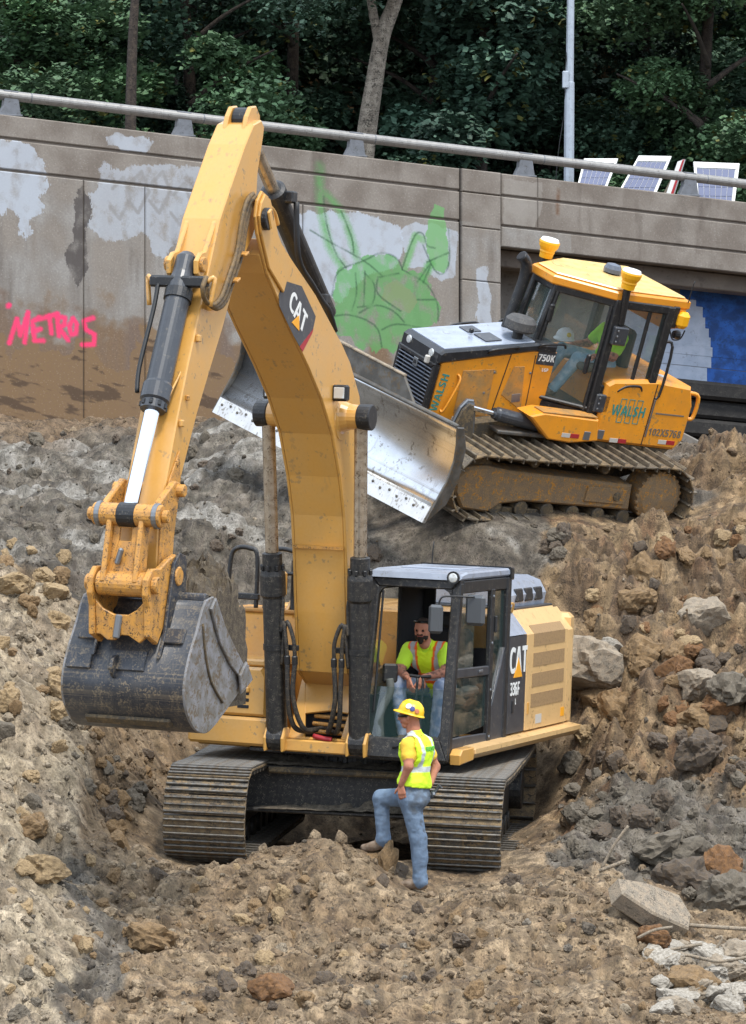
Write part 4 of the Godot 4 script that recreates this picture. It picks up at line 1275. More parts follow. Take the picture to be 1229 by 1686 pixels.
func make_roadside():
	M.stake = plain(Color(0.85, 0.33, 0.30), 0.6)
	# lamp pole
	var D := 59.5
	var b := px(936, 360, D); var m := px(938, 135, D); var tp := px(942, -160, D)
	var t := thing("lamp_pole", Transform3D(Basis.IDENTITY, b), "tall pale galvanised pole with a sleeve joint behind the parapet", "pole")
	part("lower_pole", cylm(Vector3(0, -0.8, 0), m - b, 0.088, 0.083, 10), M.galvanised, t)
	part("upper_pole", cylm(m - b - Vector3(0, 0.1, 0), tp - b, 0.068, 0.055, 10), M.galvanised, t)
	var st := mb()
	box(st, m - b + Vector3(-0.07, 0.03, 0.06), Vector3(0.10, 0.28, 0.10), 0.012)
	part("junction_box", fin(st), M.galvanised, t)
	part("cable", hosem([m - b + Vector3(-0.09, 0.02, 0.08), px(930, 180, D) - b, px(921, 240, D) - b, px(915, 300, D) - b], 0.008, 5, 4), M.rubber, t)
	part("cable", hosem([m - b + Vector3(-0.08, 0.1, 0.08), px(935, 60, D) - b, px(937, -60, D) - b], 0.008, 5, 4), M.rubber, t)
	# solar panels on a trailer, corner pixels: top left, top right, bottom right, bottom left
	var pan := [
		[[[962, 262], [1018, 262], [996, 318], [948, 318]], "narrow solar panel beside the lamp pole", 58.6],
		[[[1052, 257], [1106, 258], [1078, 325], [1014, 325]], "large tilted solar panel with a broad white top edge", 58.4],
		[[[1142, 267], [1218, 270], [1209, 340], [1148, 340]], "upright solar panel standing alone beyond the rail post", 58.0]]
	for q in pan:
		var c: Array = q[0]
		var P := []
		for i in 4: P.append(px(c[i][0], c[i][1], q[2] + (0.35 if i < 2 else 0.0)))
		var org: Vector3 = (P[2] + P[3]) * 0.5
		var s := thing("solar_panel", Transform3D(Basis.IDENTITY, org), q[1], "solar panel", "solar panels on the road")
		for i in 4: P[i] -= org
		var nrm: Vector3 = (P[1] - P[0]).cross(P[3] - P[0]).normalized()
		if nrm.z < 0: nrm = -nrm
		var slab := func(a: float, bb: float, cc: float, dd: float, t0: float, t1: float) -> ArrayMesh:
			var f := func(p: Vector2, tt: float): return (P[0] as Vector3).lerp(P[1], p.x).lerp((P[3] as Vector3).lerp(P[2], p.x), p.y) + nrm * tt
			var s2 := mb(); prism(s2, v2([[a, cc], [bb, cc], [bb, dd], [a, dd]]), f, t0, t1, 0.003); return fin(s2)
		part("backing", slab.call(0.02, 0.98, 0.02, 0.98, -0.03, 0.0), M.white, s)
		part("frame", slab.call(0.0, 1.0, 0.0, 0.13, -0.035, 0.02), M.white, s)
		part("frame", slab.call(0.0, 0.055, 0.131, 1.0, -0.035, 0.02), M.white, s)
		part("frame", slab.call(0.93, 1.0, 0.131, 1.0, -0.035, 0.02), M.white, s)
		for r in 4:
			for k in 6:
				part("solar_cell", slab.call(0.065 + k * 0.143, 0.065 + k * 0.143 + 0.135, 0.145 + r * 0.21, 0.145 + r * 0.21 + 0.202, 0.0, 0.008), M.solar, s)
		part("stand", cylm(Vector3(0, -1.2, -0.15), (P[0] + P[1]) * 0.5 + Vector3(0, -0.2, -0.06), 0.03), M.steel, s)
	# sign board seen edge on
	var sb := px(1100, 300, 58.2)
	var sg := thing("sign_board", Transform3D(Basis.IDENTITY, sb), "white sign board with red edge seen almost edge on", "sign")
	var f2 := func(p: Vector2, tt: float): return px(1100 + p.x, 300 + p.y, 58.2) - sb + Vector3(tt * 0.3, 0, -tt)
	for e in [["board", [[16, -34], [27, -38], [8, 22], [-4, 22]], 0.0, 0.10, M.white], ["red_edge", [[24, -36], [27.5, -38], [8.5, 22], [4, 22]], -0.008, -0.001, M.red], ["dark_panel", [[8, -12], [11, -14], [-4, 22], [-10, 22]], 0.02, 0.08, M.grey_print]]:
		var s3 := mb(); prism(s3, v2(e[1]), f2, e[2], e[3], 0.0008); part(e[0], fin(s3), e[4], sg)

# ---------------------------------------------------------------- excavator
# local axes: x = machine's left, y = up, z = forward
func loc(xf: Transform3D, u: float, v: float, axis: int, val: float) -> Vector3:
	var inv := xf.affine_inverse()
	var o := inv * Vector3(0, CAM_Y, 0)
	var d := inv * px(u, v, 1.0) - o
	return o + d * ((val - o[axis]) / d[axis])

# closed track loop: list of [point, tangent angle] for n shoes; profile through wheel circles
func track_loop(zf: float, yf: float, rf: float, zr: float, yr: float, rr: float, n: int, sag: float) -> Array:
	var pts := []
	for k in 25:
		var a := -PI / 2 + PI * k / 24.0
		pts.append(Vector2(zf + cos(a) * rf, yf + sin(a) * rf))
	for k in range(1, 12):
		var t := k / 12.0
		pts.append(Vector2(lerpf(zf, zr, t), lerpf(yf + rf, yr + rr, t) - sag * sin(PI * t) * (1.0 + 0.3 * sin(t * 9.0))))
	for k in 25:
		var a := PI / 2 + PI * k / 24.0
		pts.append(Vector2(zr + cos(a) * rr, yr + sin(a) * rr))
	pts.append(pts[0])
	var L := 0.0
	var acc := [0.0]
	for i in pts.size() - 1:
		L += pts[i].distance_to(pts[i + 1]); acc.append(L)
	var out := []
	var j := 0
	for k in n:
		var d := L * k / n
		while acc[j + 1] < d: j += 1
		var t: float = (d - acc[j]) / (acc[j + 1] - acc[j])
		var tg: Vector2 = (pts[j + 1] - pts[j]).normalized()
		out.append([pts[j].lerp(pts[j + 1], t), tg, L / n])
	return out

# shoe lies in x (width) / z (along), outward +y
func shoe_mesh(width: float, pitch: float, grousers: Array, gh: float, mud: Material, steel: Material) -> ArrayMesh:
	var st := mb()
	box(st, Vector3(0, 0.012, 0), Vector3(width, 0.024, pitch * 0.96), 0.004)
	st.generate_normals(); st.set_material(mud)
	var am := st.commit()
	st = mb()
	for g in grousers: box(st, Vector3(0, 0.024 + gh * 0.5, pitch * g), Vector3(width * 0.995, gh, 0.022 if grousers.size() > 1 else 0.03), 0.006)
	box(st, Vector3(0, -0.02, pitch * 0.46), Vector3(width * 0.99, 0.05, 0.018), 0.005)
	st.generate_normals(); st.set_material(steel)
	return st.commit(am)

func add_track(parent: Node3D, called: String, loop: Array, xl: float, rot: Basis, shoes: Array, link_w: float):
	var st := mb()
	var n := loop.size()
	for i in n:
		var a: Vector2 = loop[i][0]; var b: Vector2 = loop[(i + 1) % n][0]
		for s in [-1, 1]:
			var c := Vector3(s * link_w, (a.y + b.y) * 0.5, (a.x + b.x) * 0.5)
			var tg := (b - a).normalized()
			var z := Vector3(0, tg.y, tg.x); var y := Vector3(0, -tg.x, tg.y)
			box(st, c - y * 0.055, Vector3(0.05, 0.09, a.distance_to(b) * 0.98), 0.01, Basis(Vector3.RIGHT, y, z))
	var ch := part(called, fin(st), M.muddy_steel, parent, Transform3D(rot, rot * Vector3(xl, 0, 0)))
	for e in loop:
		var tg: Vector2 = e[1]
		var z := Vector3(0, tg.y, tg.x); var y := Vector3(0, -tg.x, tg.y)
		part("track_shoe", shoes[rng.randi() % shoes.size()], null, ch, Transform3D(Basis(y.cross(z), y, z), Vector3(0, e[0].y, e[0].x)))
	return ch

func text_on(parent: Node, called: String, txt: String, size: float, pos: Vector3, right: Vector3, up: Vector3, mat: Material, sx := 1.0, depth := 0.004, weight := 700):
	var tm := letters(txt, size, depth, weight)
	var x := right.normalized(); var zz := x.cross(up).normalized(); var yy := zz.cross(x)
	return part(called, tm, mat, parent, Transform3D(Basis(x * sx, yy, zz), pos))

func ring_frame(outer: Array, hole: Array, mapf: Callable, t0: float, t1: float, bev := 0.006) -> ArrayMesh:
	# outer and hole: same number of matching corners, joined quad by quad
	var st := mb()
	var n := outer.size()
	for i in n:
		var j := (i + 1) % n
		prism(st, v2([outer[i], outer[j], hole[j], hole[i]]), mapf, t0, t1, bev)
	return fin(st)

func make_excavator():
	var X := exc_xf
	var t := thing("excavator", X, "yellow tracked excavator with raised boom, loaded bucket and black cab", "excavator")
	var U := Basis(Vector3.UP, UC_YAW)
	# --- undercarriage
	var pitch_n := 52
	var loop := track_loop(2.02, 0.515, 0.455, -2.02, 0.515, 0.455, pitch_n, 0.03)
	var shoes := []
	for k in 4: shoes.append(shoe_mesh(0.85, loop[0][2], [-0.38, -0.03, 0.32], 0.026 + 0.004 * (k % 2), [M.shoe_mud, M.shoe_mud2, M.shoe_mud, M.shoe][k], M.shoe_steel))
	for s in [-1.0, 1.0]:
		add_track(t, "track", loop, s * 1.31, U, shoes, 0.11)
		var fr := mb()
		prism(fr, v2([[-1.75, 0.28], [1.75, 0.28], [1.8, 0.5], [1.6, 0.72], [-1.6, 0.72], [-1.8, 0.5]]), mz, s * 1.31 - 0.17, s * 1.31 + 0.17, 0.02)
		var tf := part("track_frame", fin(fr), M.black_dirty, t, Transform3D(U, Vector3.ZERO))
		for k in 8:
			var z := -1.5 + k * 0.43
			part("track_roller", cylm(Vector3(s * 1.31 - 0.2, 0.2, z), Vector3(s * 1.31 + 0.2, 0.2, z), 0.11), M.black_dirty, tf)
		for z in [2.02, -2.02]:
			part("idler" if z > 0 else "sprocket", lathem(Vector3(s * 1.31 - 0.14, 0.515, z), Vector3.RIGHT, [[0, 0.0], [0, 0.1], [0.02, 0.12], [0.04, 0.34], [0.07, 0.38], [0.21, 0.38], [0.24, 0.34], [0.26, 0.12], [0.28, 0.1], [0.28, 0.0]], 24), M.black_dirty, tf)
		part("final_drive", cylm(Vector3(s * 1.31 - 0.30, 0.515, -2.02), Vector3(s * 1.31 + 0.30, 0.515, -2.02), 0.24, -1, 20), M.black_dirty, tf)
		part("track_guard", boxm(Vector3(s * 1.31 + 0.26 * s, 0.50, 1.35), Vector3(0.05, 0.42, 0.9), 0.02), M.muddy_steel, tf)
	var cb := mb()
	box(cb, Vector3(0, 0.69, 0.0), Vector3(2.3, 0.46, 1.9), 0.03)
	box(cb, Vector3(0, 0.935, 0.0), Vector3(1.9, 0.05, 2.1), 0.02)
	box(cb, Vector3(0, 0.475, 0.55), Vector3(2.3, 0.05, 1.15), 0.015)
	var body := part("carbody", fin(cb), M.black_dirty, t, Transform3D(U, Vector3.ZERO))
	part("cross_member", boxm(Vector3(0, 0.90, 1.02), Vector3(1.75, 0.07, 0.16), 0.02), M.muddy_steel, body)
	# soil lying on the ledges of the carbody
	var sl := mb()
	var nn := FastNoiseLite.new(); nn.seed = 4; nn.frequency = 6.0
	for e in [[0.955, 0.55, 1.09, 0.88], [0.50, 0.97, 1.16, 0.95]]:
		for i in 36:
			for j in 8:
				var q := []
				for c in [[i, j], [i + 1, j], [i + 1, j + 1], [i, j + 1]]:
					var xx: float = lerpf(-e[3], e[3], c[0] / 36.0); var zz: float = lerpf(e[1], e[2], c[1] / 8.0)
					var hh: float = e[0] + max(0.0, (0.07 + nn.get_noise_2d(xx, zz) * 0.10) * (1.0 if e[0] > 0.6 else 1.2 - 0.9 * abs(xx - 0.25)) * (1.0 - c[1] / 8.0 * 0.8)) - 0.008
					q.append(Vector3(xx, hh, zz))
				quad(sl, q[3], q[2], q[1], q[0])
	part("caked_soil", fin(sl), M.rock_grey, body)
	var rg := mb()
	lathe(rg, Vector3(0, 0.955, 0), Vector3.UP, [[0, 0.0], [0, 0.80], [0.16, 0.80], [0.16, 0.0]], 40)
	for k in 48:
		var a := TAU * k / 48
		box(rg, Vector3(sin(a) * 0.80, 1.03, cos(a) * 0.80), Vector3(0.05, 0.10, 0.06), 0.006, Basis(Vector3.UP, a))
	part("swing_ring", fin(rg), M.black_dirty, t)
	# --- house
	var fm := mb()
	box(fm, Vector3(0, 1.19, -0.8), Vector3(2.86, 0.14, 4.05), 0.02)
	box(fm, Vector3(0.0, 1.19, 1.28), Vector3(1.12, 0.13, 0.26), 0.015)
	part("main_frame", fin(fm), M.yellow, t)
	part("frame_skid", boxm(Vector3(0.3, 1.115, 0.55), Vector3(2.2, 0.05, 1.5), 0.01), M.black_dirty, t)
	part("engine_house", _hm([[1.44, 1.27], [1.44, 2.34], [1.26, 2.56], [-1.26, 2.56], [-1.44, 2.34], [-1.44, 1.27]], -2.80, -0.50, 0.02), M.yellow, t)
	var cw := mb()
	prism(cw, v2([[-1.45, -2.82], [1.45, -2.82], [1.40, -3.10], [0.8, -3.40], [-0.8, -3.40], [-1.40, -3.10]]), mp, 1.15, 2.50, 0.05)
	part("counterweight", fin(cw), M.sky_sheen_panel, t)
	# left side doors
	part("front_side_panel", _hm([[1.44, 1.28], [1.475, 1.28], [1.475, 2.335], [1.44, 2.335]], -1.10, -0.50, 0.006), M.grey_panel, t)
	part("front_panel_top", _hm([[1.475, 2.345], [1.28, 2.585], [1.24, 2.585], [1.44, 2.335]], -1.10, -0.50, 0.004), M.sky_sheen_top, t)
	var dr := part("engine_door", _hm([[1.44, 1.28], [1.48, 1.28], [1.48, 2.335], [1.28, 2.59], [1.24, 2.58], [1.44, 2.33]], -2.62, -1.115, 0.006), M.sky_sheen_panel, t)  # cream tone stands in for sky reflected on the yellow door
	for k in 4:
		var y0 := 1.52 + k * 0.225
		if k < 3: part("vent_mesh", _hm([[1.478, y0], [1.4845, y0], [1.4845, y0 + 0.15], [1.478, y0 + 0.15]], -2.50, -1.30 - 0.02 * k, 0.002), M.mesh_panel, dr)
		else: part("vent_mesh", _hm([[1.478, y0], [1.4845, y0], [1.4845, 2.335], [1.418, 2.425], [1.412, 2.42], [1.478, 2.335]], -2.50, -1.34, 0.002), M.mesh_panel, dr)
	part("door_latch", boxm(Vector3(1.484, 1.52, -1.20), Vector3(0.012, 0.13, 0.05), 0.004), M.yellow, dr)
	part("warning_sticker", boxm(Vector3(1.482, 1.40, -2.50), Vector3(0.004, 0.10, 0.13), 0.001), M.logo_yellow, dr)
	part("sticker", boxm(Vector3(1.482, 1.38, -1.60), Vector3(0.004, 0.10, 0.22), 0.001), M.stripe_white, dr)
	part("corner_strip", _hm([[1.40, 1.28], [1.47, 1.28], [1.47, 2.32], [1.27, 2.57], [1.2, 2.55], [1.40, 2.3]], -2.86, -2.64, 0.02), M.sky_sheen_panel, t)
	part("panel_latch", boxm(Vector3(1.478, 1.57, -0.66), Vector3(0.012, 0.14, 0.055), 0.004), M.black, t)
	text_on(t, "logo_lettering", "CAT", 0.40, Vector3(1.479, 2.07, -0.81), Vector3(0, 0, -1), Vector3.UP, M.white, 0.86)
	var tg := mb()
	prism(tg, v2([[-0.665, 1.885], [-0.955, 1.885], [-0.81, 2.10]]), mz, 1.476, 1.484, 0.001)
	part("logo_triangle", fin(tg), M.logo_yellow, t)
	text_on(t, "model_number", "336F", 0.20, Vector3(1.479, 1.76, -0.72), Vector3(0, 0, -1), Vector3.UP, M.white, 0.75)
	text_on(t, "model_suffix", "L", 0.09, Vector3(1.479, 1.62, -0.76), Vector3(0, 0, -1), Vector3.UP, M.white, 0.6)
	# catwalk
	var cwk := mb()
	prism(cwk, v2([[1.44, 1.12], [1.52, 1.12], [1.60, 1.185], [1.60, 1.235], [1.44, 1.262]]), mf, -2.86, 0.92, 0.01)
	part("catwalk", fin(cwk), M.sky_sheen_panel, t)
	part("catwalk_nose", side([[0.925, 1.12], [1.36, 1.10], [1.38, 1.20], [1.30, 1.258], [0.925, 1.258]], 1.462, 1.585, 0.012), M.yellow, t)
	# engine hood on top
	var hd := part("engine_hood", _hm([[0.05, 2.56], [1.05, 2.56], [1.08, 2.72], [1.0, 2.86], [0.85, 2.91], [0.25, 2.91], [0.1, 2.86], [0.02, 2.72]], -3.05, -1.80, 0.04), M.sky_sheen_top, t)  # pale colour carries the sky reflection on the dark hood
	for k in 3:
		part("hood_vent", boxm(Vector3(1.062, 2.715, -2.02 - k * 0.36), Vector3(0.04, 0.15, 0.27), 0.015, Basis(Vector3.BACK, 0.12)), M.black, hd)
	part("hood_base", boxm(Vector3(0.55, 2.575, -2.42), Vector3(1.16, 0.03, 1.36), 0.008), M.grey_panel, t)
	part("grab_handle", hosem([Vector3(1.30, 2.56, -0.75), Vector3(1.33, 2.66, -0.78), Vector3(1.33, 2.67, -1.02), Vector3(1.30, 2.57, -1.05)], 0.014, 6, 4), M.yellow, t)
	# right-hand boxes and fuel tank
	part("lower_box", boxm(Vector3(-1.02, 1.30, 0.45), Vector3(0.92, 0.30, 1.86), 0.03), M.yellow, t)
	var tb := part("tool_box", _hm([[-1.43, 1.46], [-0.60, 1.46], [-0.60, 1.88], [-0.66, 1.98], [-1.38, 1.98], [-1.43, 1.9]], -0.3, 1.36, 0.03), M.yellow, t)
	for k in 3: part("vent_slot", boxm(Vector3(-0.86, 1.56 + k * 0.07, 1.362), Vector3(0.13, 0.035, 0.012), 0.005), M.interior, tb)
	part("box_lid", _hm([[-1.42, 1.985], [-0.61, 1.985], [-0.66, 2.06], [-1.36, 2.06]], -0.28, 1.30, 0.02), M.yellow, tb)
	part("lid_rib", boxm(Vector3(-1.0, 1.74, 1.372), Vector3(0.42, 0.06, 0.035), 0.012), M.yellow, tb)
	part("fuel_tank", _hm([[-1.42, 1.27], [-0.56, 1.27], [-0.56, 2.44], [-0.62, 2.52], [-1.36, 2.52], [-1.42, 2.44]], -0.5, 0.62, 0.03), M.yellow, t)
	part("tank_step", boxm(Vector3(-0.98, 2.54, 0.3), Vector3(0.84, 0.04, 0.66), 0.01), M.dusty_yellow, t)
	part("tank_fin", side([[0.55, 2.56], [0.0, 2.56], [0.0, 2.88], [0.12, 2.88]], -0.74, -0.70, 0.006), M.yellow, t)
	for r in [[-1.42, 0.55, -1.08], [-0.98, 0.55, -0.62]]:
		part("hand_rail", hosem([Vector3(r[0], 2.52, r[1]), Vector3(r[0] + 0.03, 3.05, r[1]), Vector3(r[0] + 0.09, 3.19, r[1]), Vector3(r[2] - 0.09, 3.20, r[1]), Vector3(r[2], 3.10, r[1]), Vector3(r[2], 2.50, r[1])], 0.026, 8, 5), M.black, t)
	part("rail_bar", cylm(Vector3(-0.96, 2.93, 0.55), Vector3(-0.64, 2.95, 0.55), 0.02), M.black, t)
	part("rail_bracket", boxm(Vector3(-1.18, 2.68, 0.55), Vector3(0.28, 0.07, 0.06), 0.01), M.black, t)
	part("rail_socket", cylm(Vector3(-0.66, 2.45, 0.50), Vector3(-0.66, 3.1, 0.50), 0.04), M.black, t)
	part("right_mirror", boxm(Vector3(-0.78, 2.84, 0.62), Vector3(0.16, 0.26, 0.05), 0.02), M.yellow, t)
	# --- boom foot and deck front
	for s in [-1, 1]:
		part("boom_bracket", side([[-0.1, 1.25], [1.0, 1.25], [0.9, 1.6], [0.68, 1.98], [0.42, 2.02], [0.2, 1.8]], s * 0.345, s * 0.385, 0.01), M.yellow, t)
		for k in [0.085, -0.11]:
			part("cylinder_lug", side([[1.20, 1.12], [1.48, 1.12], [1.50, 1.26], [1.43, 1.37], [1.32, 1.37], [1.24, 1.3]], s * 0.46 + k, s * 0.46 + k + 0.035, 0.012), M.yellow, t)
	# sloping front plate with the hose opening
	var slope := func(p: Vector2, tt: float): return Vector3(p.x, 1.26, 1.34) + Vector3(0, 0.86, -0.50) * p.y + Vector3(0, 0.5, 0.86) * tt
	part("front_plate", ring_frame([[-0.345, 0.0], [0.0, 0.0], [0.345, 0.0], [0.345, 0.86], [0.0, 0.86], [-0.345, 0.86]], [[-0.16, 0.03], [0.0, 0.03], [0.24, 0.03], [0.26, 0.33], [0.05, 0.35], [-0.22, 0.30]], slope, -0.03, 0.0, 0.005), M.yellow, t)
	part("opening_floor", boxm(Vector3(0, 1.42, 0.95), Vector3(0.66, 0.30, 0.3), 0.02), M.interior, t)
	for k in 3: part("deck_pipe", cylm(Vector3(-0.14, 1.34 + k * 0.075, 1.22 - k * 0.05), Vector3(0.24, 1.33 + k * 0.075, 1.22 - k * 0.05), 0.022), M.worn_yellow, t)
	# --- boom
	var under := [[0.45, 1.62], [0.75, 1.66], [1.27, 1.97], [1.40, 2.6], [1.50, 3.18], [1.60, 3.62], [1.77, 4.03], [2.03, 4.47], [2.38, 4.83], [2.78, 5.14], [3.34, 5.53], [4.00, 6.03]]
	var back := [[3.37, 6.20], [2.68, 5.88], [2.14, 5.56], [1.88, 5.41], [1.61, 5.22], [1.30, 4.88], [1.12, 4.3], [0.95, 3.39], [0.60, 2.3], [0.25, 1.9], [0.25, 1.72]]
	var tip := [[4.30, 6.40], [4.36, 6.56], [4.33, 6.72], [4.21, 6.82], [4.05, 6.78], [3.80, 6.42]]
	var body2 := part("boom", side(under + [[4.16, 6.20], [4.02, 6.36], [3.74, 6.38]] + back, -0.275, 0.275, 0.008), M.yellow, t)
	for s in [-1, 1]:
		part("boom_side_plate", side(under + tip + back, s * 0.277, s * 0.305, 0.006), M.yellow, body2)
		part("nose_doubler", side([[3.62, 5.86], [4.02, 6.08], [4.27, 6.42], [4.33, 6.57], [4.29, 6.70], [4.20, 6.79], [4.06, 6.75], [3.82, 6.42], [3.46, 6.12]], s * 0.306, s * 0.335, 0.008), M.yellow, body2)
		part("nose_pin", cylm(Vector3(s * 0.33, 6.55, 4.20), Vector3(s * 0.39, 6.55, 4.20), 0.11, -1, 18), M.black, body2)
		part("pin_keeper", boxm(Vector3(s * 0.395, 6.55, 4.20), Vector3(0.03, 0.19, 0.09), 0.012, Basis(Vector3.RIGHT, 0.5)), M.yellow, body2)
		part("cylinder_boss", lathem(Vector3(s * 0.30, 4.66, 1.80), Vector3(s, 0, 0), [[0, 0.0], [0, 0.20], [0.03, 0.165], [0.10, 0.135], [0.20, 0.125], [0.20, 0.0]], 22), M.yellow, body2)
		part("weld_ring", lathem(Vector3(s * 0.303, 4.62, 1.80), Vector3(s, 0, 0), [[0, 0.0], [0, 0.215], [0.012, 0.21], [0.012, 0.0]], 22), M.yellow, body2)
		part("work_light_bracket", boxm(Vector3(s * 0.34, 4.97, 2.04), Vector3(0.09, 0.03, 0.10), 0.006), M.yellow, body2)
		var lp := part("work_light", boxm(Vector3(s * 0.38, 4.90, 2.06), Vector3(0.17, 0.17, 0.10), 0.02), M.black, body2)
		part("light_lens", boxm(Vector3(s * 0.38, 4.90, 2.111), Vector3(0.115, 0.115, 0.012), 0.005), M.lamp_glass, lp)
	part("boom_seam", side([[1.54, 3.30], [1.57, 3.30], [1.565, 3.27], [1.535, 3.27]], -0.276, 0.276, 0.002), M.worn_yellow, body2)
	# badge on the boom side
	var bd := []
	for q in [[468, 462], [497, 471], [520, 521], [515, 544], [497, 577], [484, 554], [460, 504], [459, 486]]:
		var p := loc(X, q[0], q[1], 0, 0.306); bd.append([p.z, p.y])
	var bdm := part("badge", side(bd, 0.3055, 0.309, 0.001), M.grey_panel, body2)
	var rs := []
	for q in [[516, 541], [514, 548], [498, 579], [493, 571]]:
		var p := loc(X, q[0], q[1], 0, 0.306); rs.append([p.z, p.y])
	part("badge_stripe", side(rs, 0.3095, 0.3115, 0.0005), M.red, bdm)
	var bc := loc(X, 491, 513, 0, 0.31)
	text_on(bdm, "badge_lettering", "CAT", 0.30, bc, Vector3(0, -0.50, -0.86), Vector3(0, 0.86, -0.5), M.white, 0.95)
	var tr3 := []
	for q in [[480, 531], [492, 519], [492, 545]]:
		var p := loc(X, q[0], q[1], 0, 0.306); tr3.append([p.z, p.y])
	part("badge_triangle", side(tr3, 0.309, 0.3145, 0.0005), M.logo_yellow, bdm)
	# --- boom cylinders
	for s in [-1, 1]:
		var f := Vector3(s * 0.46, 1.25, 1.36); var g := Vector3(s * 0.515, 4.66, 1.80)
		var d := (g - f).normalized()
		var L := f.distance_to(g)
		var cy := part("boom_cylinder", lathem(f, d, [[-0.11, 0.0], [-0.11, 0.09], [-0.06, 0.112], [1.50, 0.112], [1.53, 0.135], [1.74, 0.135], [1.79, 0.125], [1.80, 0.105], [1.97, 0.105], [1.98, 0.085], [1.98, 0.0]], 22), M.black_dirty, t)
		part("cylinder_eye", cylm(f - Vector3(0.09, 0, 0), f + Vector3(0.09, 0, 0), 0.13, -1, 18), M.black_dirty, cy)
		part("piston_rod", cylm(f + d * 1.975, g - d * 0.1, 0.070, -1, 20), M.rod_dull, cy)
		part("rod_eye", cylm(g - Vector3(s * 0.02, 0, 0), g + Vector3(s * 0.13, 0, 0), 0.135, -1, 20), M.black, cy)
		part("clamp_band", lathem(f + d * 0.95, d, [[0, 0.0], [0, 0.122], [0.06, 0.122], [0.06, 0.0]], 18), M.black, cy)
		part("clamp_arm", boxm(f + d * 0.98 + Vector3(-s * 0.17, 0, 0.02), Vector3(0.22, 0.06, 0.04), 0.008), M.black, cy)
		part("gland_bolts", _bolts(f + d * 1.80, d, 0.118, 8), M.black, cy)
		for k in 2:
			var o := 0.16 + k * 0.085
			var top := f + d * (1.45 - k * 0.35) + Vector3(-s * 0.12, 0, 0.03)
			part("hydraulic_hose", hosem([top + Vector3(s * 0.03, 0.1, 0), top, top - d * 0.30 + Vector3(s * 0.02, 0, 0.03), f + d * 1.25 + Vector3(-s * (0.13 + k * 0.03), 0, 0.06), f + d * 1.08 + Vector3(-s * o, 0, 0.08), f + d * 0.88 + Vector3(-s * (o + 0.01), 0, 0.08)], 0.022, 8, 6), M.hose_dusty, cy)
			part("hose_joint", cylm(f + d * 0.90 + Vector3(-s * (o + 0.01), 0, 0.08), f + d * 0.80 + Vector3(-s * (o + 0.01), 0, 0.08), 0.034, -1, 8), M.black, cy)
			part("hydraulic_hose", hosem([f + d * 0.82 + Vector3(-s * (o + 0.01), 0, 0.08), f + d * 0.5 + Vector3(-s * (o + 0.015 - 0.03 * k), 0, 0.10), f + d * 0.24 + Vector3(-s * (o + 0.03), 0, 0.08), f + d * 0.10 + Vector3(-s * (o + 0.10), 0, 0.0), Vector3(-s * (0.02 - k * 0.05), 1.38, 1.12)], 0.028, 8, 6), M.hose_dusty, cy)
	part("rag_roll", hosem([Vector3(-0.05, 1.30, 1.36), Vector3(0.08, 1.28, 1.38), Vector3(0.16, 1.275, 1.38)], 0.028, 7, 3), M.red, t)
	# --- stick
	var sfront := [[4.02, 7.52], [4.22, 7.46], [4.42, 7.25], [4.72, 6.86], [4.99, 6.50], [5.12, 6.22], [5.36, 5.70], [5.64, 5.09], [5.84, 4.61], [6.04, 4.08], [6.20, 3.60], [6.21, 3.2]]
	var sback := [[6.13, 2.99], [5.98, 2.99], [5.89, 3.12], [5.86, 3.5], [5.80, 3.88], [5.38, 4.64], [5.08, 5.09], [4.82, 5.47], [4.64, 5.78], [4.36, 6.16], [4.14, 6.38], [4.03, 6.55], [4.08, 6.75], [4.07, 7.0], [3.96, 7.36], [3.94, 7.46]]
	var stk := part("stick", side(sfront + sback, -0.195, 0.195, 0.012), M.yellow, t)
	for s in [-1, 1]:
		part("stick_lug", side([[3.92, 7.34], [4.20, 7.40], [4.26, 7.42], [4.21, 7.54], [4.12, 7.64], [3.99, 7.66], [3.89, 7.58], [3.87, 7.44]], s * 0.075, s * 0.125, 0.012), M.yellow, stk)
		part("side_doubler", side([[5.80, 4.30], [6.02, 4.02], [6.19, 3.6], [6.20, 3.22], [6.13, 3.01], [5.98, 3.01], [5.90, 3.12], [5.87, 3.5], [5.76, 4.0]], s * 0.196, s * 0.214, 0.005), M.worn_yellow, stk)
		part("cylinder_lug", side([[4.92, 6.56], [5.02, 6.46], [5.22, 6.18], [5.33, 6.16], [5.42, 6.08], [5.41, 5.96], [5.32, 5.90], [5.24, 5.88], [5.05, 6.3]], s * 0.115, s * 0.165, 0.01), M.yellow, stk)
		part("lug_pin", cylm(Vector3(s * 0.16, 6.05, 5.32), Vector3(s * 0.20, 6.05, 5.32), 0.075, -1, 16), M.worn_yellow, stk)
	for q in [[325, 557], [297, 697]]:
		var p := loc(X, q[0], q[1], 0, 0.2)
		part("step_clip", boxm(Vector3(0.215, p.y, p.z), Vector3(0.04, 0.07, 0.07), 0.012), M.yellow, stk)
	for q in [[308, 655], [290, 762]]:
		var p := loc(X, q[0], q[1], 0, 0.2)
		part("pipe_clip", boxm(Vector3(0.21, p.y, p.z), Vector3(0.03, 0.05, 0.05), 0.008), M.worn_yellow, stk)
	var hl := []
	for q in [[338, 465], [331, 505], [318, 545], [305, 600], [284, 645], [280, 655]]:
		hl.append(loc(X, q[0], q[1], 0, 0.13) + Vector3(0, 0, 0.03))
	part("steel_pipe", hosem(hl, 0.012, 6, 4), M.yellow, stk)
	for k in 3:
		var hp := []
		for q in [[425, 325], [414, 338], [405, 375], [398, 420], [385, 460], [372, 495], [358, 508], [346, 500], [342, 480], [348, 462]]:
			hp.append(loc(X, q[0] - k * 4, q[1] - k * 3, 0, 0.235 + 0.03 * k))
		part("hydraulic_hose", hosem(hp, 0.024, 8, 4), M.hose_tan, stk)
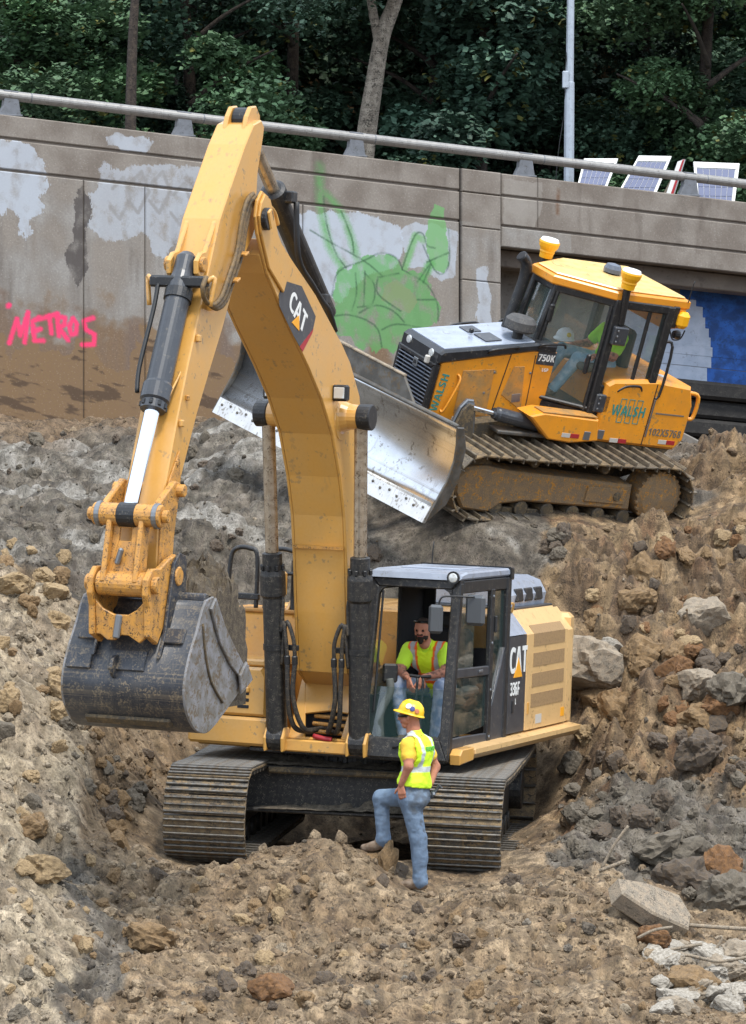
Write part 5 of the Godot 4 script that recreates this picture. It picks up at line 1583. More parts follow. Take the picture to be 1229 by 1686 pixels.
	for q in [[398, 418], [384, 461]]:
		var p := loc(X, q[0], q[1], 0, 0.26)
		part("hose_clamp", boxm(p, Vector3(0.13, 0.025, 0.10), 0.006, Basis(Vector3.RIGHT, 0.4)), M.worn_yellow, stk)
	part("pipe_bundle", hosem([loc(X, 437, 345, 0, 0.30), loc(X, 442, 338, 0, 0.25), loc(X, 452, 350, 0, 0.2), loc(X, 458, 370, 0, 0.2)], 0.022, 7, 5), M.yellow, t)
	# --- stick cylinder above the boom
	var sa := Vector3(0, 7.52, 4.03); var sb2 := Vector3(0, 5.52, 1.30)
	var sd := (sb2 - sa).normalized()
	var gl := sa.distance_to(Vector3(0, 6.90, 3.20))
	var sc := part("stick_cylinder", lathem(sa, sd, [[gl, 0.0], [gl, 0.095], [gl + 0.02, 0.13], [gl + 0.22, 0.13], [gl + 0.24, 0.112], [gl + 2.0, 0.112], [gl + 2.05, 0.08], [gl + 2.05, 0.0]], 22), M.black, t)
	part("piston_rod", cylm(sa + sd * 0.08, sa + sd * (gl + 0.02), 0.066, -1, 20), M.rod_dull, sc)
	part("rod_eye", cylm(sa - Vector3(0.075, 0, 0), sa + Vector3(0.075, 0, 0), 0.12, -1, 20), M.black, sc)
	part("port_block", boxm(sa + sd * (gl + 0.16) + Vector3(0.14, 0.02, 0.0), Vector3(0.12, 0.12, 0.14), 0.015), M.black, sc)
	part("hydraulic_pipe", hosem([sa + sd * (gl + 0.2) + Vector3(0.20, 0, 0), loc(X, 492, 425, 0, 0.22), loc(X, 515, 470, 0, 0.22), loc(X, 530, 495, 0, 0.22), loc(X, 542, 512, 0, 0.22), loc(X, 552, 545, 0, 0.22)], 0.032, 8, 5), M.rubber, sc)
	part("valve_block", boxm(loc(X, 532, 492, 0, 0.15), Vector3(0.12, 0.10, 0.14), 0.012), M.black, sc)
	# --- bucket cylinder
	var ba := Vector3(0, 6.06, 5.32); var bb := Vector3(0, 3.70, 6.44)
	var bdv := (bb - ba).normalized()
	var bl := ba.distance_to(Vector3(0, 4.68, 6.02))
	var bc2 := part("bucket_cylinder", lathem(ba, bdv, [[-0.10, 0.0], [-0.10, 0.06], [-0.05, 0.10], [0.12, 0.105], [0.2, 0.118], [bl - 0.28, 0.122], [bl - 0.25, 0.142], [bl - 0.10, 0.142], [bl - 0.08, 0.12], [bl, 0.12], [bl, 0.0]], 24), M.grey_panel, t)
	part("gland_bolts", _bolts(ba + bdv * (bl - 0.07), bdv, 0.118, 9), M.black, bc2)
	part("clamp_band", lathem(ba + bdv * 0.30, bdv, [[0, 0.0], [0, 0.135], [0.10, 0.135], [0.10, 0.0]], 20), M.black, bc2)
	part("port_block", boxm(ba + bdv * 0.20 + Vector3(0.0, 0, 0.05), Vector3(0.58, 0.11, 0.12), 0.02), M.black, bc2)
	part("piston_rod", cylm(ba + bdv * (bl - 0.01), bb - bdv * 0.06, 0.072, -1, 22), M.chrome, bc2)
	part("cylinder_pipe", hosem([ba + bdv * 0.22 + Vector3(-0.20, 0, 0.08), ba + bdv * 0.5 + Vector3(-0.19, 0, 0.07), ba + bdv * (bl - 0.45) + Vector3(-0.20, 0, 0.07), ba + bdv * (bl - 0.18) + Vector3(-0.17, 0, 0.06)], 0.022, 7, 4), M.rubber, bc2)
	for s in [-1, 1]:
		part("hose_elbow", hosem([ba + bdv * 0.20 + Vector3(s * 0.28, 0, 0.05), ba + bdv * 0.16 + Vector3(s * 0.34, 0, 0.03), ba + bdv * 0.45 + Vector3(s * 0.31, 0, -0.08)], 0.024, 7, 4), M.yellow, bc2)
	# --- linkage
	var lk := part("link_tube", cylm(bb - Vector3(0.34, 0, 0), bb + Vector3(0.34, 0, 0), 0.105, -1, 20), M.worn_yellow, t)
	part("rod_eye", cylm(bb - Vector3(0.09, 0, 0), bb + Vector3(0.09, 0, 0), 0.115, -1, 20), M.black, lk)
	for s in [-1, 1]:
		part("link_collar", cylm(bb + Vector3(s * 0.26, 0, 0), bb + Vector3(s * 0.31, 0, 0), 0.12, -1, 20), M.steel, lk)
		part("link_pin", cylm(bb + Vector3(s * 0.34, 0, 0), bb + Vector3(s * 0.40, 0, 0), 0.06, -1, 14), M.worn_yellow, lk)
		part("idler_link", side([[6.36, 3.64], [6.50, 3.62], [6.52, 3.76], [6.44, 3.80], [6.05, 4.02], [5.93, 4.00], [5.90, 3.90], [5.97, 3.82]], s * 0.225, s * 0.29, 0.012), M.worn_yellow, t)
		part("idler_pin", cylm(Vector3(s * 0.22, 3.93, 5.99), Vector3(s * 0.36, 3.93, 5.99), 0.06, -1, 14), M.worn_yellow, t)
	var pl := part("power_link", side([[6.36, 3.66], [6.53, 3.66], [6.64, 3.10], [6.58, 3.0], [6.46, 3.0], [6.42, 3.12]], 0.135, 0.185, 0.01), M.worn_yellow, t)
	part("link_side", side([[6.36, 3.66], [6.53, 3.66], [6.64, 3.10], [6.58, 3.0], [6.46, 3.0], [6.42, 3.12]], -0.185, -0.135, 0.01), M.worn_yellow, pl)
	part("link_web", ring_frame([[-0.136, 3.62], [0.136, 3.62], [0.136, 3.10], [-0.136, 3.10]], [[-0.07, 3.58], [0.05, 3.58], [0.05, 3.46], [-0.07, 3.46]], func(p: Vector2, tt: float): return Vector3(p.x, p.y, 6.46 + tt + (3.62 - p.y) * 0.16), -0.03, 0.0, 0.004), M.worn_yellow, pl)
	part("lower_tube", cylm(Vector3(-0.235, 3.07, 6.52), Vector3(0.235, 3.07, 6.52), 0.115, -1, 20), M.worn_yellow, pl)
	part("lifting_tab", boxm(Vector3(-0.03, 3.32, 6.56), Vector3(0.05, 0.16, 0.05), 0.015, Basis(Vector3.BACK, -0.3)), M.steel, pl)
	# --- coupler (yellow) and bucket
	var cp := part("coupler", side([[6.02, 3.34], [6.18, 3.30], [6.38, 3.22], [6.55, 3.22], [6.66, 3.12], [6.66, 2.98], [6.60, 2.86], [6.58, 2.60], [6.38, 2.52], [6.15, 2.80], [5.9, 2.95], [5.87, 3.2]], 0.245, 0.305, 0.012), M.worn_yellow, t)
	part("coupler_side", side([[6.02, 3.34], [6.18, 3.30], [6.38, 3.22], [6.55, 3.22], [6.66, 3.12], [6.66, 2.98], [6.60, 2.86], [6.58, 2.60], [6.38, 2.52], [6.15, 2.80], [5.9, 2.95], [5.87, 3.2]], -0.305, -0.245, 0.012), M.worn_yellow, cp)
	var cf := func(p: Vector2, tt: float): return Vector3(p.x, p.y, 6.585 + tt - (2.92 - p.y) * 0.12)
	var cpf := mb()
	prism(cpf, v2([[-0.244, 2.92], [-0.17, 2.84], [-0.06, 2.79], [0.08, 2.79], [0.17, 2.84], [0.244, 2.92], [0.244, 2.58], [0.19, 2.535], [0.08, 2.60], [0.0, 2.60], [-0.06, 2.55], [-0.13, 2.55], [-0.2, 2.60], [-0.244, 2.60]]), cf, -0.05, 0.0, 0.008)
	part("coupler_front", fin(cpf), M.worn_yellow, cp)
	part("wear_strip", boxm(Vector3(-0.02, 2.68, 6.565), Vector3(0.07, 0.22, 0.03), 0.012, Basis(Vector3.BACK, -0.12)), M.steel, cp)
	for s in [-1, 1]:
		part("coupler_pin", cylm(Vector3(s * 0.30, 3.07, 6.52), Vector3(s * 0.36, 3.07, 6.52), 0.08, -1, 16), M.worn_yellow, cp)
		part("stick_pin", cylm(Vector3(s * 0.20, 3.14, 6.04), Vector3(s * 0.36, 3.14, 6.04), 0.09, -1, 16), M.worn_yellow, cp)
	# bucket shell swept over its profile
	var prof := [[5.80, 2.92], [6.03, 2.92], [6.10, 2.84], [6.20, 2.66], [6.34, 2.46], [6.43, 2.28], [6.46, 2.12], [6.42, 1.98], [6.33, 1.86], [6.18, 1.75], [6.00, 1.70], [5.80, 1.715], [5.45, 1.87], [4.95, 2.12]]
	prof = smooth_prof(prof)
	var sh := mb()
	sh.set_smooth_group(0)
	for i in prof.size() - 1:
		var a = prof[i]; var b = prof[i + 1]
		var pa := Vector2(a[0], a[1]); var pb := Vector2(b[0], b[1])
		var nrm := (pb - pa).orthogonal().normalized() * 0.03
		if nrm.dot(Vector2(5.7, 2.3) - pa) < 0: nrm = -nrm
		var na := nrm; var nb := nrm
		if i > 0:
			var e := (pa - Vector2(prof[i - 1][0], prof[i - 1][1])).normalized() + (pb - pa).normalized()
			na = e.orthogonal().normalized() * 0.03
			if na.dot(nrm) < 0: na = -na
		if i < prof.size() - 2:
			var e := (Vector2(prof[i + 2][0], prof[i + 2][1]) - pb).normalized() + (pb - pa).normalized()
			nb = e.orthogonal().normalized() * 0.03
			if nb.dot(nrm) < 0: nb = -nb
		prism(sh, [pa, pb, pb + nb, pa + na], mz, -0.6, 0.6, 0.0005)
	var bk := part("bucket", fin(sh), M.bucket_steel, t)
	var spoly := [[5.84, 2.96], [6.02, 2.93]] + prof.slice(6) + [[4.93, 2.18], [5.10, 2.32], [5.36, 2.50], [5.62, 2.72]]
	for s in [-1, 1]:
		part("bucket_side", side(spoly, s * 0.592, s * 0.622, 0.006), M.bucket_side, bk)
		part("side_bar", side([[5.84, 2.95], [5.60, 2.68], [5.34, 2.47], [5.06, 2.26], [5.0, 2.16], [5.13, 2.14], [5.42, 2.30], [5.70, 2.52], [5.95, 2.85]], s * 0.623, s * 0.650, 0.006), M.bucket_side, bk)
		part("side_rib", hosem([Vector3(s * 0.628, 2.72, 6.10), Vector3(s * 0.628, 2.45, 6.02), Vector3(s * 0.628, 2.18, 5.86), Vector3(s * 0.628, 1.96, 5.56)], 0.014, 6, 5), M.muddy_steel, bk)
		part("side_cutter", side([[4.93, 2.14], [5.20, 2.02], [5.26, 2.20], [5.10, 2.32]], s * 0.651, s * 0.68, 0.008), M.bucket_side, bk)
		part("bucket_ear", side([[5.85, 3.32], [6.02, 3.36], [6.14, 3.26], [6.30, 2.62], [6.42, 2.40], [6.28, 2.44], [6.12, 2.70], [5.86, 2.90]], s * 0.31, s * 0.345, 0.008), M.bucket_steel, bk)
		part("wear_pad", boxm(Vector3(s * 0.42, 2.60, 6.275), Vector3(0.22, 0.16, 0.03), 0.008, Basis(Vector3.RIGHT, -0.62)), M.bucket_steel, bk)
	part("wear_plate", boxm(Vector3(0.02, 2.36, 6.40), Vector3(0.36, 0.20, 0.035), 0.008, Basis(Vector3.RIGHT, -0.42)), M.bucket_steel, bk)
	part("wear_plate", boxm(Vector3(-0.46, 2.36, 6.40), Vector3(0.24, 0.20, 0.03), 0.008, Basis(Vector3.RIGHT, -0.42)), M.bucket_steel, bk)
	part("lifting_eye", lathem(Vector3(-0.10, 2.30, 6.43), Vector3.RIGHT, [[0, 0.0], [0, 0.11], [0.03, 0.11], [0.03, 0.0]], 14), M.bucket_steel, bk)
	part("heel_plate", boxm(Vector3(0, 1.80, 6.285), Vector3(0.86, 0.10, 0.04), 0.01, Basis(Vector3.RIGHT, 0.85)), M.muddy_steel, bk)
	part("top_tube", cylm(Vector3(-0.59, 2.93, 5.93), Vector3(0.59, 2.93, 5.93), 0.06, -1, 14), M.bucket_steel, bk)
	for k in 5: part("bucket_tooth", side([[4.97, 2.08], [5.10, 2.03], [5.12, 2.16], [4.98, 2.16], [4.72, 2.26]], -0.50 + k * 0.25 - 0.05, -0.50 + k * 0.25 + 0.05, 0.012), M.bucket_side, bk)
	# heaped soil in the bucket
	var hs := mb(); hs.set_smooth_group(-1)
	var hn := FastNoiseLite.new(); hn.seed = 8; hn.frequency = 3.2; hn.fractal_octaves = 4
	var hf := func(i: int, j: int) -> Vector3:
		var x := -0.585 + 1.17 * i / 44.0
		var f := j / 40.0
		var z := lerpf(4.96, 5.86, f)
		var ln := lerpf(2.14, 2.86, f)
		var dome := pow(sin(PI * clampf(f * 0.95 + 0.03, 0, 1)), 0.7) * pow(cos(x / 0.585 * PI * 0.5 * 0.985), 0.16) * 0.74
		return Vector3(x * (1.0 + dome * 0.06), ln + dome * 0.84 + hn.get_noise_3d(x, 0.0, z) * 0.22 * min(dome * 8.0, 1.0) + abs(hn.get_noise_3d(x * 2.5, 5.0, z * 2.5)) * 0.22, z - dome * 0.46 + hn.get_noise_3d(x * 1.5, 9.0, z * 1.5) * 0.20 * min(dome * 4.0, 1.0))
	for i in 44:
		for j in 40: quad(hs, hf.call(i, j), hf.call(i + 1, j), hf.call(i + 1, j + 1), hf.call(i, j + 1))
	for j in 40:
		for e in [0, 44]:
			var a: Vector3 = hf.call(e, j); var b: Vector3 = hf.call(e, j + 1)
			quad(hs, a, b, Vector3(b.x, 1.9, b.z), Vector3(a.x, 1.9, a.z))
	var hp2 := part("soil_heap", fin(hs), M.bucket_soil)
	hp2.transform = X
	tag(hp2, "heap of wet grey brown soil filling the raised bucket", "soil")
	make_cab(t)

func smooth_prof(p: Array) -> Array:
	var q := []
	for e in p: q.append(Vector3(e[0], e[1], 0))
	var o := []
	for e in smooth_path(q, 3): o.append([e.x, e.y])
	return o

func _hm(p: Array, z0: float, z1: float, bev: float) -> ArrayMesh:
	var st := mb(); prism(st, v2(p), mf, z0, z1, bev); return fin(st)

func _bolts(p: Vector3, d: Vector3, r: float, n: int) -> ArrayMesh:
	var st := mb()
	var b := frame_of(d)
	for k in n:
		var a := TAU * k / n
		var c := p + b * Vector3(cos(a) * r, sin(a) * r, 0)
		cyl(st, c, c + d.normalized() * 0.05, 0.02, -1, 6, 0.004)
	return fin(st)

# point on the raked front plane of the cab
func cabf(p: Vector2, tt: float) -> Vector3: return Vector3(p.x, p.y, 1.43 - (p.y - 1.14) * 0.135 + tt)

func make_cab(t: Node3D):
	var cab := part("cab", ring_frame([[0.42, 1.13], [1.455, 1.13], [1.455, 3.0], [0.46, 3.0]], [[0.515, 1.34], [1.355, 1.34], [1.36, 2.90], [0.56, 2.90]], cabf, -0.10, 0.0, 0.014), M.black_dirty, t)
	# rounded corners inside the front frame
	for c in [[0.515, 1.34, 1, 1], [1.355, 1.34, -1, 1], [1.36, 2.90, -1, -1], [0.56, 2.90, 1, -1]]:
		var st := mb()
		prism(st, v2([[c[0] - c[2] * 0.01, c[1] - c[3] * 0.01], [c[0] + c[2] * 0.10, c[1] - c[3] * 0.01], [c[0] + c[2] * 0.03, c[1] + c[3] * 0.03], [c[0] - c[2] * 0.01, c[1] + c[3] * 0.10]]), cabf, -0.08, -0.012, 0.004)
		part("corner_gusset", fin(st), M.black_dirty, cab)
	var gf := mb()
	prism(gf, v2([[0.51, 1.335], [1.36, 1.335], [1.36, 1.86], [0.525, 1.86]]), cabf, -0.06, -0.054, 0.001)
	part("lower_windscreen", fin(gf), M.glass, cab)
	var rt := 1.18
	# roof
	part("roof", side([[-0.50, 3.0], [1.22, 3.0], [1.20, 3.06], [1.0, 3.085], [-0.42, 3.085], [-0.50, 3.06]], 0.45, 1.47, 0.02), M.sky_sheen_top, cab)  # sky reflection painted into the pale roof colour
	part("roof_hatch", boxm(Vector3(0.95, 3.09, 0.35), Vector3(0.66, 0.03, 0.70), 0.012), M.sky_sheen_top, cab)
	part("roof_edge", side([[-0.53, 2.96], [-0.44, 2.96], [-0.42, 3.10], [-0.53, 3.09]], 0.44, 1.49, 0.012), M.black, cab)
	# left side frame: front post, door post, rear post, sills
	part("door_post", side([[1.40, 1.14], [1.30, 1.14], [1.08, 2.97], [1.18, 2.97]], 1.40, 1.462, 0.012), M.black, cab)
	part("door_bottom", side([[1.32, 1.15], [0.10, 1.15], [0.10, 1.34], [0.95, 1.36], [1.29, 1.36]], 1.415, 1.458, 0.01), M.grey_panel, cab)
	part("door_bar", side([[1.22, 1.98], [0.10, 1.96], [0.10, 2.06], [1.21, 2.08]], 1.415, 1.462, 0.01), M.grey_panel, cab)
	part("door_top", side([[1.10, 2.86], [-0.48, 2.86], [-0.48, 2.99], [1.09, 2.99]], 1.40, 1.462, 0.01), M.black, cab)
	part("door_rear_post", side([[0.16, 1.15], [0.04, 1.15], [0.04, 2.88], [0.16, 2.88]], 1.415, 1.468, 0.01), M.black, cab)
	part("rear_post", side([[-0.36, 1.15], [-0.50, 1.15], [-0.50, 2.99], [-0.36, 2.99]], 1.38, 1.475, 0.015), M.black, cab)
	part("rear_gusset", side([[0.03, 1.16], [-0.37, 1.16], [-0.37, 2.25], [-0.25, 2.05], [0.03, 1.62]], 1.41, 1.462, 0.01), M.grey_panel, cab)
	part("lower_door_glass", side([[1.27, 1.37], [0.90, 1.37], [0.17, 1.42], [0.17, 1.95], [1.21, 1.97]], 1.428, 1.434, 0.001), M.glass, cab)
	part("sliding_window", side([[1.18, 2.08], [0.62, 2.07], [0.62, 2.85], [1.09, 2.85]], 1.428, 1.434, 0.001), M.glass, cab)
	part("quarter_glass", side([[0.03, 1.64], [-0.25, 2.07], [-0.36, 2.26], [-0.36, 2.85], [0.03, 2.85]], 1.428, 1.434, 0.001), M.glass, cab)
	part("door_handle", boxm(Vector3(1.468, 2.02, 0.45), Vector3(0.015, 0.03, 0.12), 0.005), M.steel, cab)
	for k in 4: part("hinge_bolt", cylm(Vector3(1.455, 1.3 + k * 0.5, 0.10), Vector3(1.478, 1.3 + k * 0.5, 0.10), 0.018, -1, 8), M.steel, cab)
	part("door_hinge", boxm(Vector3(1.475, 2.50, 0.02), Vector3(0.03, 0.18, 0.05), 0.01), M.black, cab)
	# floor, back, right wall
	part("floor", boxm(Vector3(0.95, 1.20, 0.42), Vector3(0.96, 0.06, 1.80), 0.01), M.interior, cab)
	part("back_wall", ring_frame([[0.46, 1.16], [1.42, 1.16], [1.42, 2.99], [0.46, 2.99]], [[0.62, 2.20], [1.30, 2.20], [1.30, 2.82], [0.62, 2.82]], func(p: Vector2, tt: float): return Vector3(p.x, p.y, -0.44 + tt), -0.04, 0.0, 0.006), M.interior, cab)
	part("rear_window", boxm(Vector3(0.96, 2.51, -0.46), Vector3(0.68, 0.62, 0.006), 0.001), M.glass_clear, cab)
	part("right_wall", ring_frame([[-0.44, 1.16], [1.30, 1.16], [1.10, 2.99], [-0.44, 2.99]], [[0.30, 1.75], [1.16, 1.75], [1.03, 2.86], [0.30, 2.86]], mz, 0.455, 0.495, 0.006), M.interior, cab)
	part("right_window", side([[0.29, 1.74], [1.17, 1.74], [1.04, 2.87], [0.29, 2.87]], 0.47, 0.475, 0.001), M.glass_clear, cab)
	# seat, consoles, levers
	var sb := mb()
	box(sb, Vector3(0.88, 1.62, 0.12), Vector3(0.52, 0.14, 0.52), 0.05)
	box(sb, Vector3(0.88, 1.40, 0.12), Vector3(0.40, 0.34, 0.42), 0.03)
	part("seat", fin(sb), M.seat, cab)
	part("seat_back", boxm(Vector3(0.88, 2.02, -0.19), Vector3(0.52, 0.80, 0.13), 0.05, Basis(Vector3.RIGHT, -0.10)), M.seat, cab)
	part("head_rest", boxm(Vector3(0.88, 2.50, -0.24), Vector3(0.30, 0.18, 0.11), 0.04), M.seat, cab)
	for s in [-1, 1]:
		var cn := part("control_console", boxm(Vector3(0.89 + s * 0.36, 1.78, 0.30), Vector3(0.15, 0.10, 0.55), 0.03), M.console, cab)
		part("joystick", hosem([Vector3(0.89 + s * 0.36, 1.82, 0.50), Vector3(0.89 + s * 0.36, 1.93, 0.52), Vector3(0.89 + s * 0.35, 2.02, 0.50)], 0.024, 7, 3), M.rubber, cn)
	part("monitor", boxm(Vector3(0.64, 1.98, 0.98), Vector3(0.16, 0.20, 0.06), 0.02, Basis(Vector3.UP, 0.4)), M.black, cab)
	part("monitor_arm", hosem([Vector3(0.60, 1.30, 1.10), Vector3(0.58, 1.55, 1.08), Vector3(0.66, 1.78, 1.02), Vector3(0.64, 1.92, 1.0)], 0.045, 8, 5), M.console, cab)
	for s in [-1, 1]:
		var lv := part("travel_lever", hosem([Vector3(0.98 + s * 0.035, 1.24, 1.06), Vector3(0.98 + s * 0.035, 1.60, 1.02), Vector3(0.98 + s * 0.03, 1.96, 0.98)], 0.014, 6, 4), M.black, cab)
		part("lever_grip", cylm(Vector3(0.98 + s * 0.005, 1.96, 0.98), Vector3(0.98 + s * 0.12, 1.97, 0.98), 0.018, -1, 8), M.black, lv)
	# mirrors, lamps, wiper, aerial
	var mr := part("cab_mirror", boxm(Vector3(1.27, 2.60, 1.40), Vector3(0.15, 0.30, 0.06), 0.03, Basis(Vector3.UP, 0.2)), M.mirror, cab)
	part("mirror_arm", hosem([Vector3(1.28, 2.66, 1.37), Vector3(1.31, 2.82, 1.37), Vector3(1.42, 2.84, 1.30), Vector3(1.50, 2.84, 1.25), Vector3(1.62, 2.84, 1.20)], 0.010, 6, 4), M.black, mr)
	part("cab_mirror", boxm(Vector3(1.62, 2.70, 1.16), Vector3(0.22, 0.32, 0.07), 0.035, Basis(Vector3.UP, -0.1)), M.mirror, cab)
	for x in [0.40, 1.40]:
		var lm := part("work_light", lathem(Vector3(x, 3.03, 1.20), Vector3(0, 0, 1), [[0, 0.0], [0, 0.05], [0.05, 0.068], [0.08, 0.068], [0.08, 0.058], [0.075, 0.0]], 16), M.black, cab)
		part("light_lens", lathem(Vector3(x, 3.03, 1.276), Vector3(0, 0, 1), [[0, 0.0], [0, 0.055], [0.008, 0.04], [0.012, 0.0]], 16), M.lamp_glass, lm)
	part("wiper", hosem([cabf(Vector2(0.86, 1.24), 0.02), cabf(Vector2(1.02, 1.30), 0.035), cabf(Vector2(1.22, 1.36), 0.03)], 0.014, 6, 3), M.rubber, cab)
	part("aerial", hosem([Vector3(0.62, 3.08, -0.30), Vector3(0.62, 3.20, -0.30), Vector3(0.63, 3.34, -0.31)], 0.007, 5, 2), M.rubber, cab)
	part("windscreen_rail", cylm(cabf(Vector2(0.60, 1.60), -0.03), cabf(Vector2(0.60, 2.86), -0.03), 0.012), M.rubber, cab)

# ---------------------------------------------------------------- bulldozer
func make_dozer():
	var X := doz_xf
	var t := thing("bulldozer", X, "yellow tracked bulldozer with bright steel blade on the slope below the bridge", "bulldozer")
	# tracks
	var loop := track_loop(1.42, 0.47, 0.40, -1.42, 0.50, 0.43, 44, 0.02)
	var shoes := []
	for k in 3: shoes.append(shoe_mesh(0.76, loop[0][2], [-0.40], 0.05 + 0.008 * (k % 2), [M.shoe_mud2, M.shoe_dozer, M.shoe_mud][k], M.shoe_dozer))
	for s in [-1.0, 1.0]:
		add_track(t, "track", loop, s * 1.045, Basis.IDENTITY, shoes, 0.10)
		var fr := part("track_frame", side([[1.66, 0.32], [1.70, 0.52], [1.56, 0.66], [1.30, 0.70], [0.9, 0.66], [-1.0, 0.62], [-1.05, 0.28], [0.6, 0.28], [0.95, 0.22], [1.1, 0.10], [1.5, 0.12]], s * 1.045 - 0.16, s * 1.045 + 0.20 * (1.0 if s > 0 else 0.8), 0.03), M.mud_yellow, t)
		for k in 6: part("track_roller", cylm(Vector3(s * 1.045 - 0.18, 0.18, -1.0 + k * 0.4), Vector3(s * 1.045 + 0.18, 0.18, -1.0 + k * 0.4), 0.10, -1, 12), M.muddy_steel, fr)
		for z in [0.55, -0.55]: part("carrier_roller", cylm(Vector3(s * 1.045 - 0.14, 0.79, z), Vector3(s * 1.045 + 0.16, 0.79, z), 0.07, -1, 14), M.muddy_steel, fr)
		part("idler", lathem(Vector3(s * 1.045 - 0.1, 0.47, 1.42), Vector3.RIGHT, [[0, 0.0], [0, 0.32], [0.02, 0.36], [0.18, 0.36], [0.20, 0.32], [0.20, 0.0]], 20), M.muddy_steel, fr)
		var sp := mb()
		lathe(sp, Vector3(s * 1.045 - 0.12, 0.50, -1.42), Vector3(1, 0, 0), [[0, 0.0], [0, 0.30], [0.02, 0.33], [0.36, 0.33], [0.37, 0.31], [0.385, 0.29], [0.40, 0.27], [0.42, 0.10], [0.43, 0.0]], 28)
		for k in 24:
			var a := TAU * k / 24
			box(sp, Vector3(s * 1.045 + 0.22, 0.50 + sin(a) * 0.325, -1.42 + cos(a) * 0.325), Vector3(0.05, 0.05, 0.05), 0.012, Basis(Vector3.RIGHT, -a))
		part("sprocket", fin(sp), M.mud_yellow, t)
		part("frame_plate", side([[-0.30, 0.36], [-0.92, 0.36], [-0.92, 0.56], [-0.30, 0.56]], s * 1.045 + 0.2, s * 1.045 + 0.222, 0.008), M.mud_yellow, fr)
		part("track_pin_boss", cylm(Vector3(s * 1.045 + 0.2, 0.46, -0.78), Vector3(s * 1.045 + 0.24, 0.46, -0.78), 0.06, -1, 12), M.muddy_steel, fr)
		# lift cylinder and blade arm tower
		part("push_arm", side([[0.6, 0.30], [2.35, 0.34], [2.35, 0.52], [0.6, 0.55]], s * 0.52, s * 0.64, 0.02), M.dusty_yellow, t)
		var ar := part("arm_tower", side([[1.15, 0.78], [1.62, 0.78], [1.50, 1.25], [1.42, 1.36], [1.32, 1.36], [1.26, 1.26]], s * 0.60, s * 0.66, 0.015), M.steel, t)
		part("arm_tower_plate", side([[1.25, 0.78], [1.66, 0.78], [1.54, 1.25], [1.46, 1.34], [1.38, 1.32]], s * 0.74, s * 0.78, 0.012), M.muddy_steel, ar)
		var lc := part("lift_cylinder", lathem(Vector3(s * 0.70, 1.12, 0.18), Vector3(0, 0.16, 1.2), [[0, 0.0], [0, 0.07], [0.04, 0.09], [0.78, 0.09], [0.80, 0.075], [0.84, 0.07], [0.84, 0.0]], 16), M.grey_panel, t)
		part("piston_rod", cylm(Vector3(s * 0.70, 1.225, 1.0), Vector3(s * 0.70, 1.28, 1.40), 0.035, -1, 14), M.chrome, lc)
		part("cylinder_tray", boxm(Vector3(s * 0.70, 1.02, 0.55), Vector3(0.22, 0.05, 0.80), 0.012), M.blade_back, lc)
	# lower hull
	part("hull", side([[1.75, 0.45], [1.80, 0.95], [0.4, 1.2], [-1.75, 1.0], [-1.6, 0.6], [-1.0, 0.4]], -0.58, 0.58, 0.03), M.muddy_steel, t)
	# engine cowl
	var hood_prof := [[1.77, 0.78], [1.78, 1.80], [0.40, 2.02], [0.10, 2.02], [0.10, 0.95], [1.0, 0.78]]
	var cowl := part("engine_cowl", side(hood_prof, -0.43, 0.43, 0.012), M.dozer_yellow, t)
	for s in [-1, 1]:
		part("side_vent", side([[1.42, 1.10], [1.44, 1.66], [0.98, 1.72], [0.93, 1.10]], s * 0.428, s * 0.438, 0.004), M.dusty_yellow, cowl)
		part("rear_vent", side([[0.78, 1.40], [0.70, 1.78], [0.54, 1.80], [0.42, 1.22]], s * 0.428, s * 0.438, 0.004), M.dusty_yellow, cowl)
		part("lower_vent", side([[0.92, 1.02], [0.90, 1.20], [0.40, 1.04], [0.42, 0.98]], s * 0.428, s * 0.438, 0.004), M.dusty_yellow, cowl)
		part("seam", boxm(Vector3(s * 0.432, 1.38, 0.84), Vector3(0.004, 1.15, 0.014), 0.001, Basis(Vector3.RIGHT, -0.09)), M.interior, cowl)
		part("seam", boxm(Vector3(s * 0.432, 1.48, 0.38), Vector3(0.004, 0.95, 0.012), 0.001, Basis(Vector3.RIGHT, 0.08)), M.interior, cowl)
		part("door_handle", hosem([Vector3(s * 0.43, 1.12, 1.62), Vector3(s * 0.475, 1.14, 1.60), Vector3(s * 0.475, 1.52, 1.48), Vector3(s * 0.43, 1.60, 1.50)], 0.016, 6, 4), M.dozer_yellow, cowl)
		for q in [[1.0, 1.62], [1.68, 1.52], [1.40, 1.60], [1.05, 1.05], [1.0, 1.28], [1.72, 0.98]]:
			part("bolt", cylm(Vector3(s * 0.43, q[0] * 0.0 + 1.0 + (q[0] - 1.0), q[1] - 0.6 if q[0] < 1.3 else q[1] - 0.55), Vector3(s * 0.442, 1.0 + (q[0] - 1.0), q[1] - 0.6 if q[0] < 1.3 else q[1] - 0.55), 0.017, -1, 8), M.steel, cowl)
		part("reflector_white", boxm(Vector3(s * 0.434, 1.03, 1.36), Vector3(0.006, 0.055, 0.13), 0.001), M.stripe_white, cowl)
		part("reflector_red", boxm(Vector3(s * 0.434, 1.025, 1.225), Vector3(0.006, 0.055, 0.13), 0.001), M.red, cowl)
		part("reflector_white", boxm(Vector3(s * 0.434, 0.93, 0.80), Vector3(0.006, 0.055, 0.13), 0.001), M.stripe_white, cowl)
		part("reflector_red", boxm(Vector3(s * 0.434, 0.925, 0.665), Vector3(0.006, 0.055, 0.13), 0.001), M.red, cowl)
		part("model_band", boxm(Vector3(s * 0.434, 1.93, 0.25), Vector3(0.008, 0.17, 0.28), 0.002), M.grey_panel, cowl)
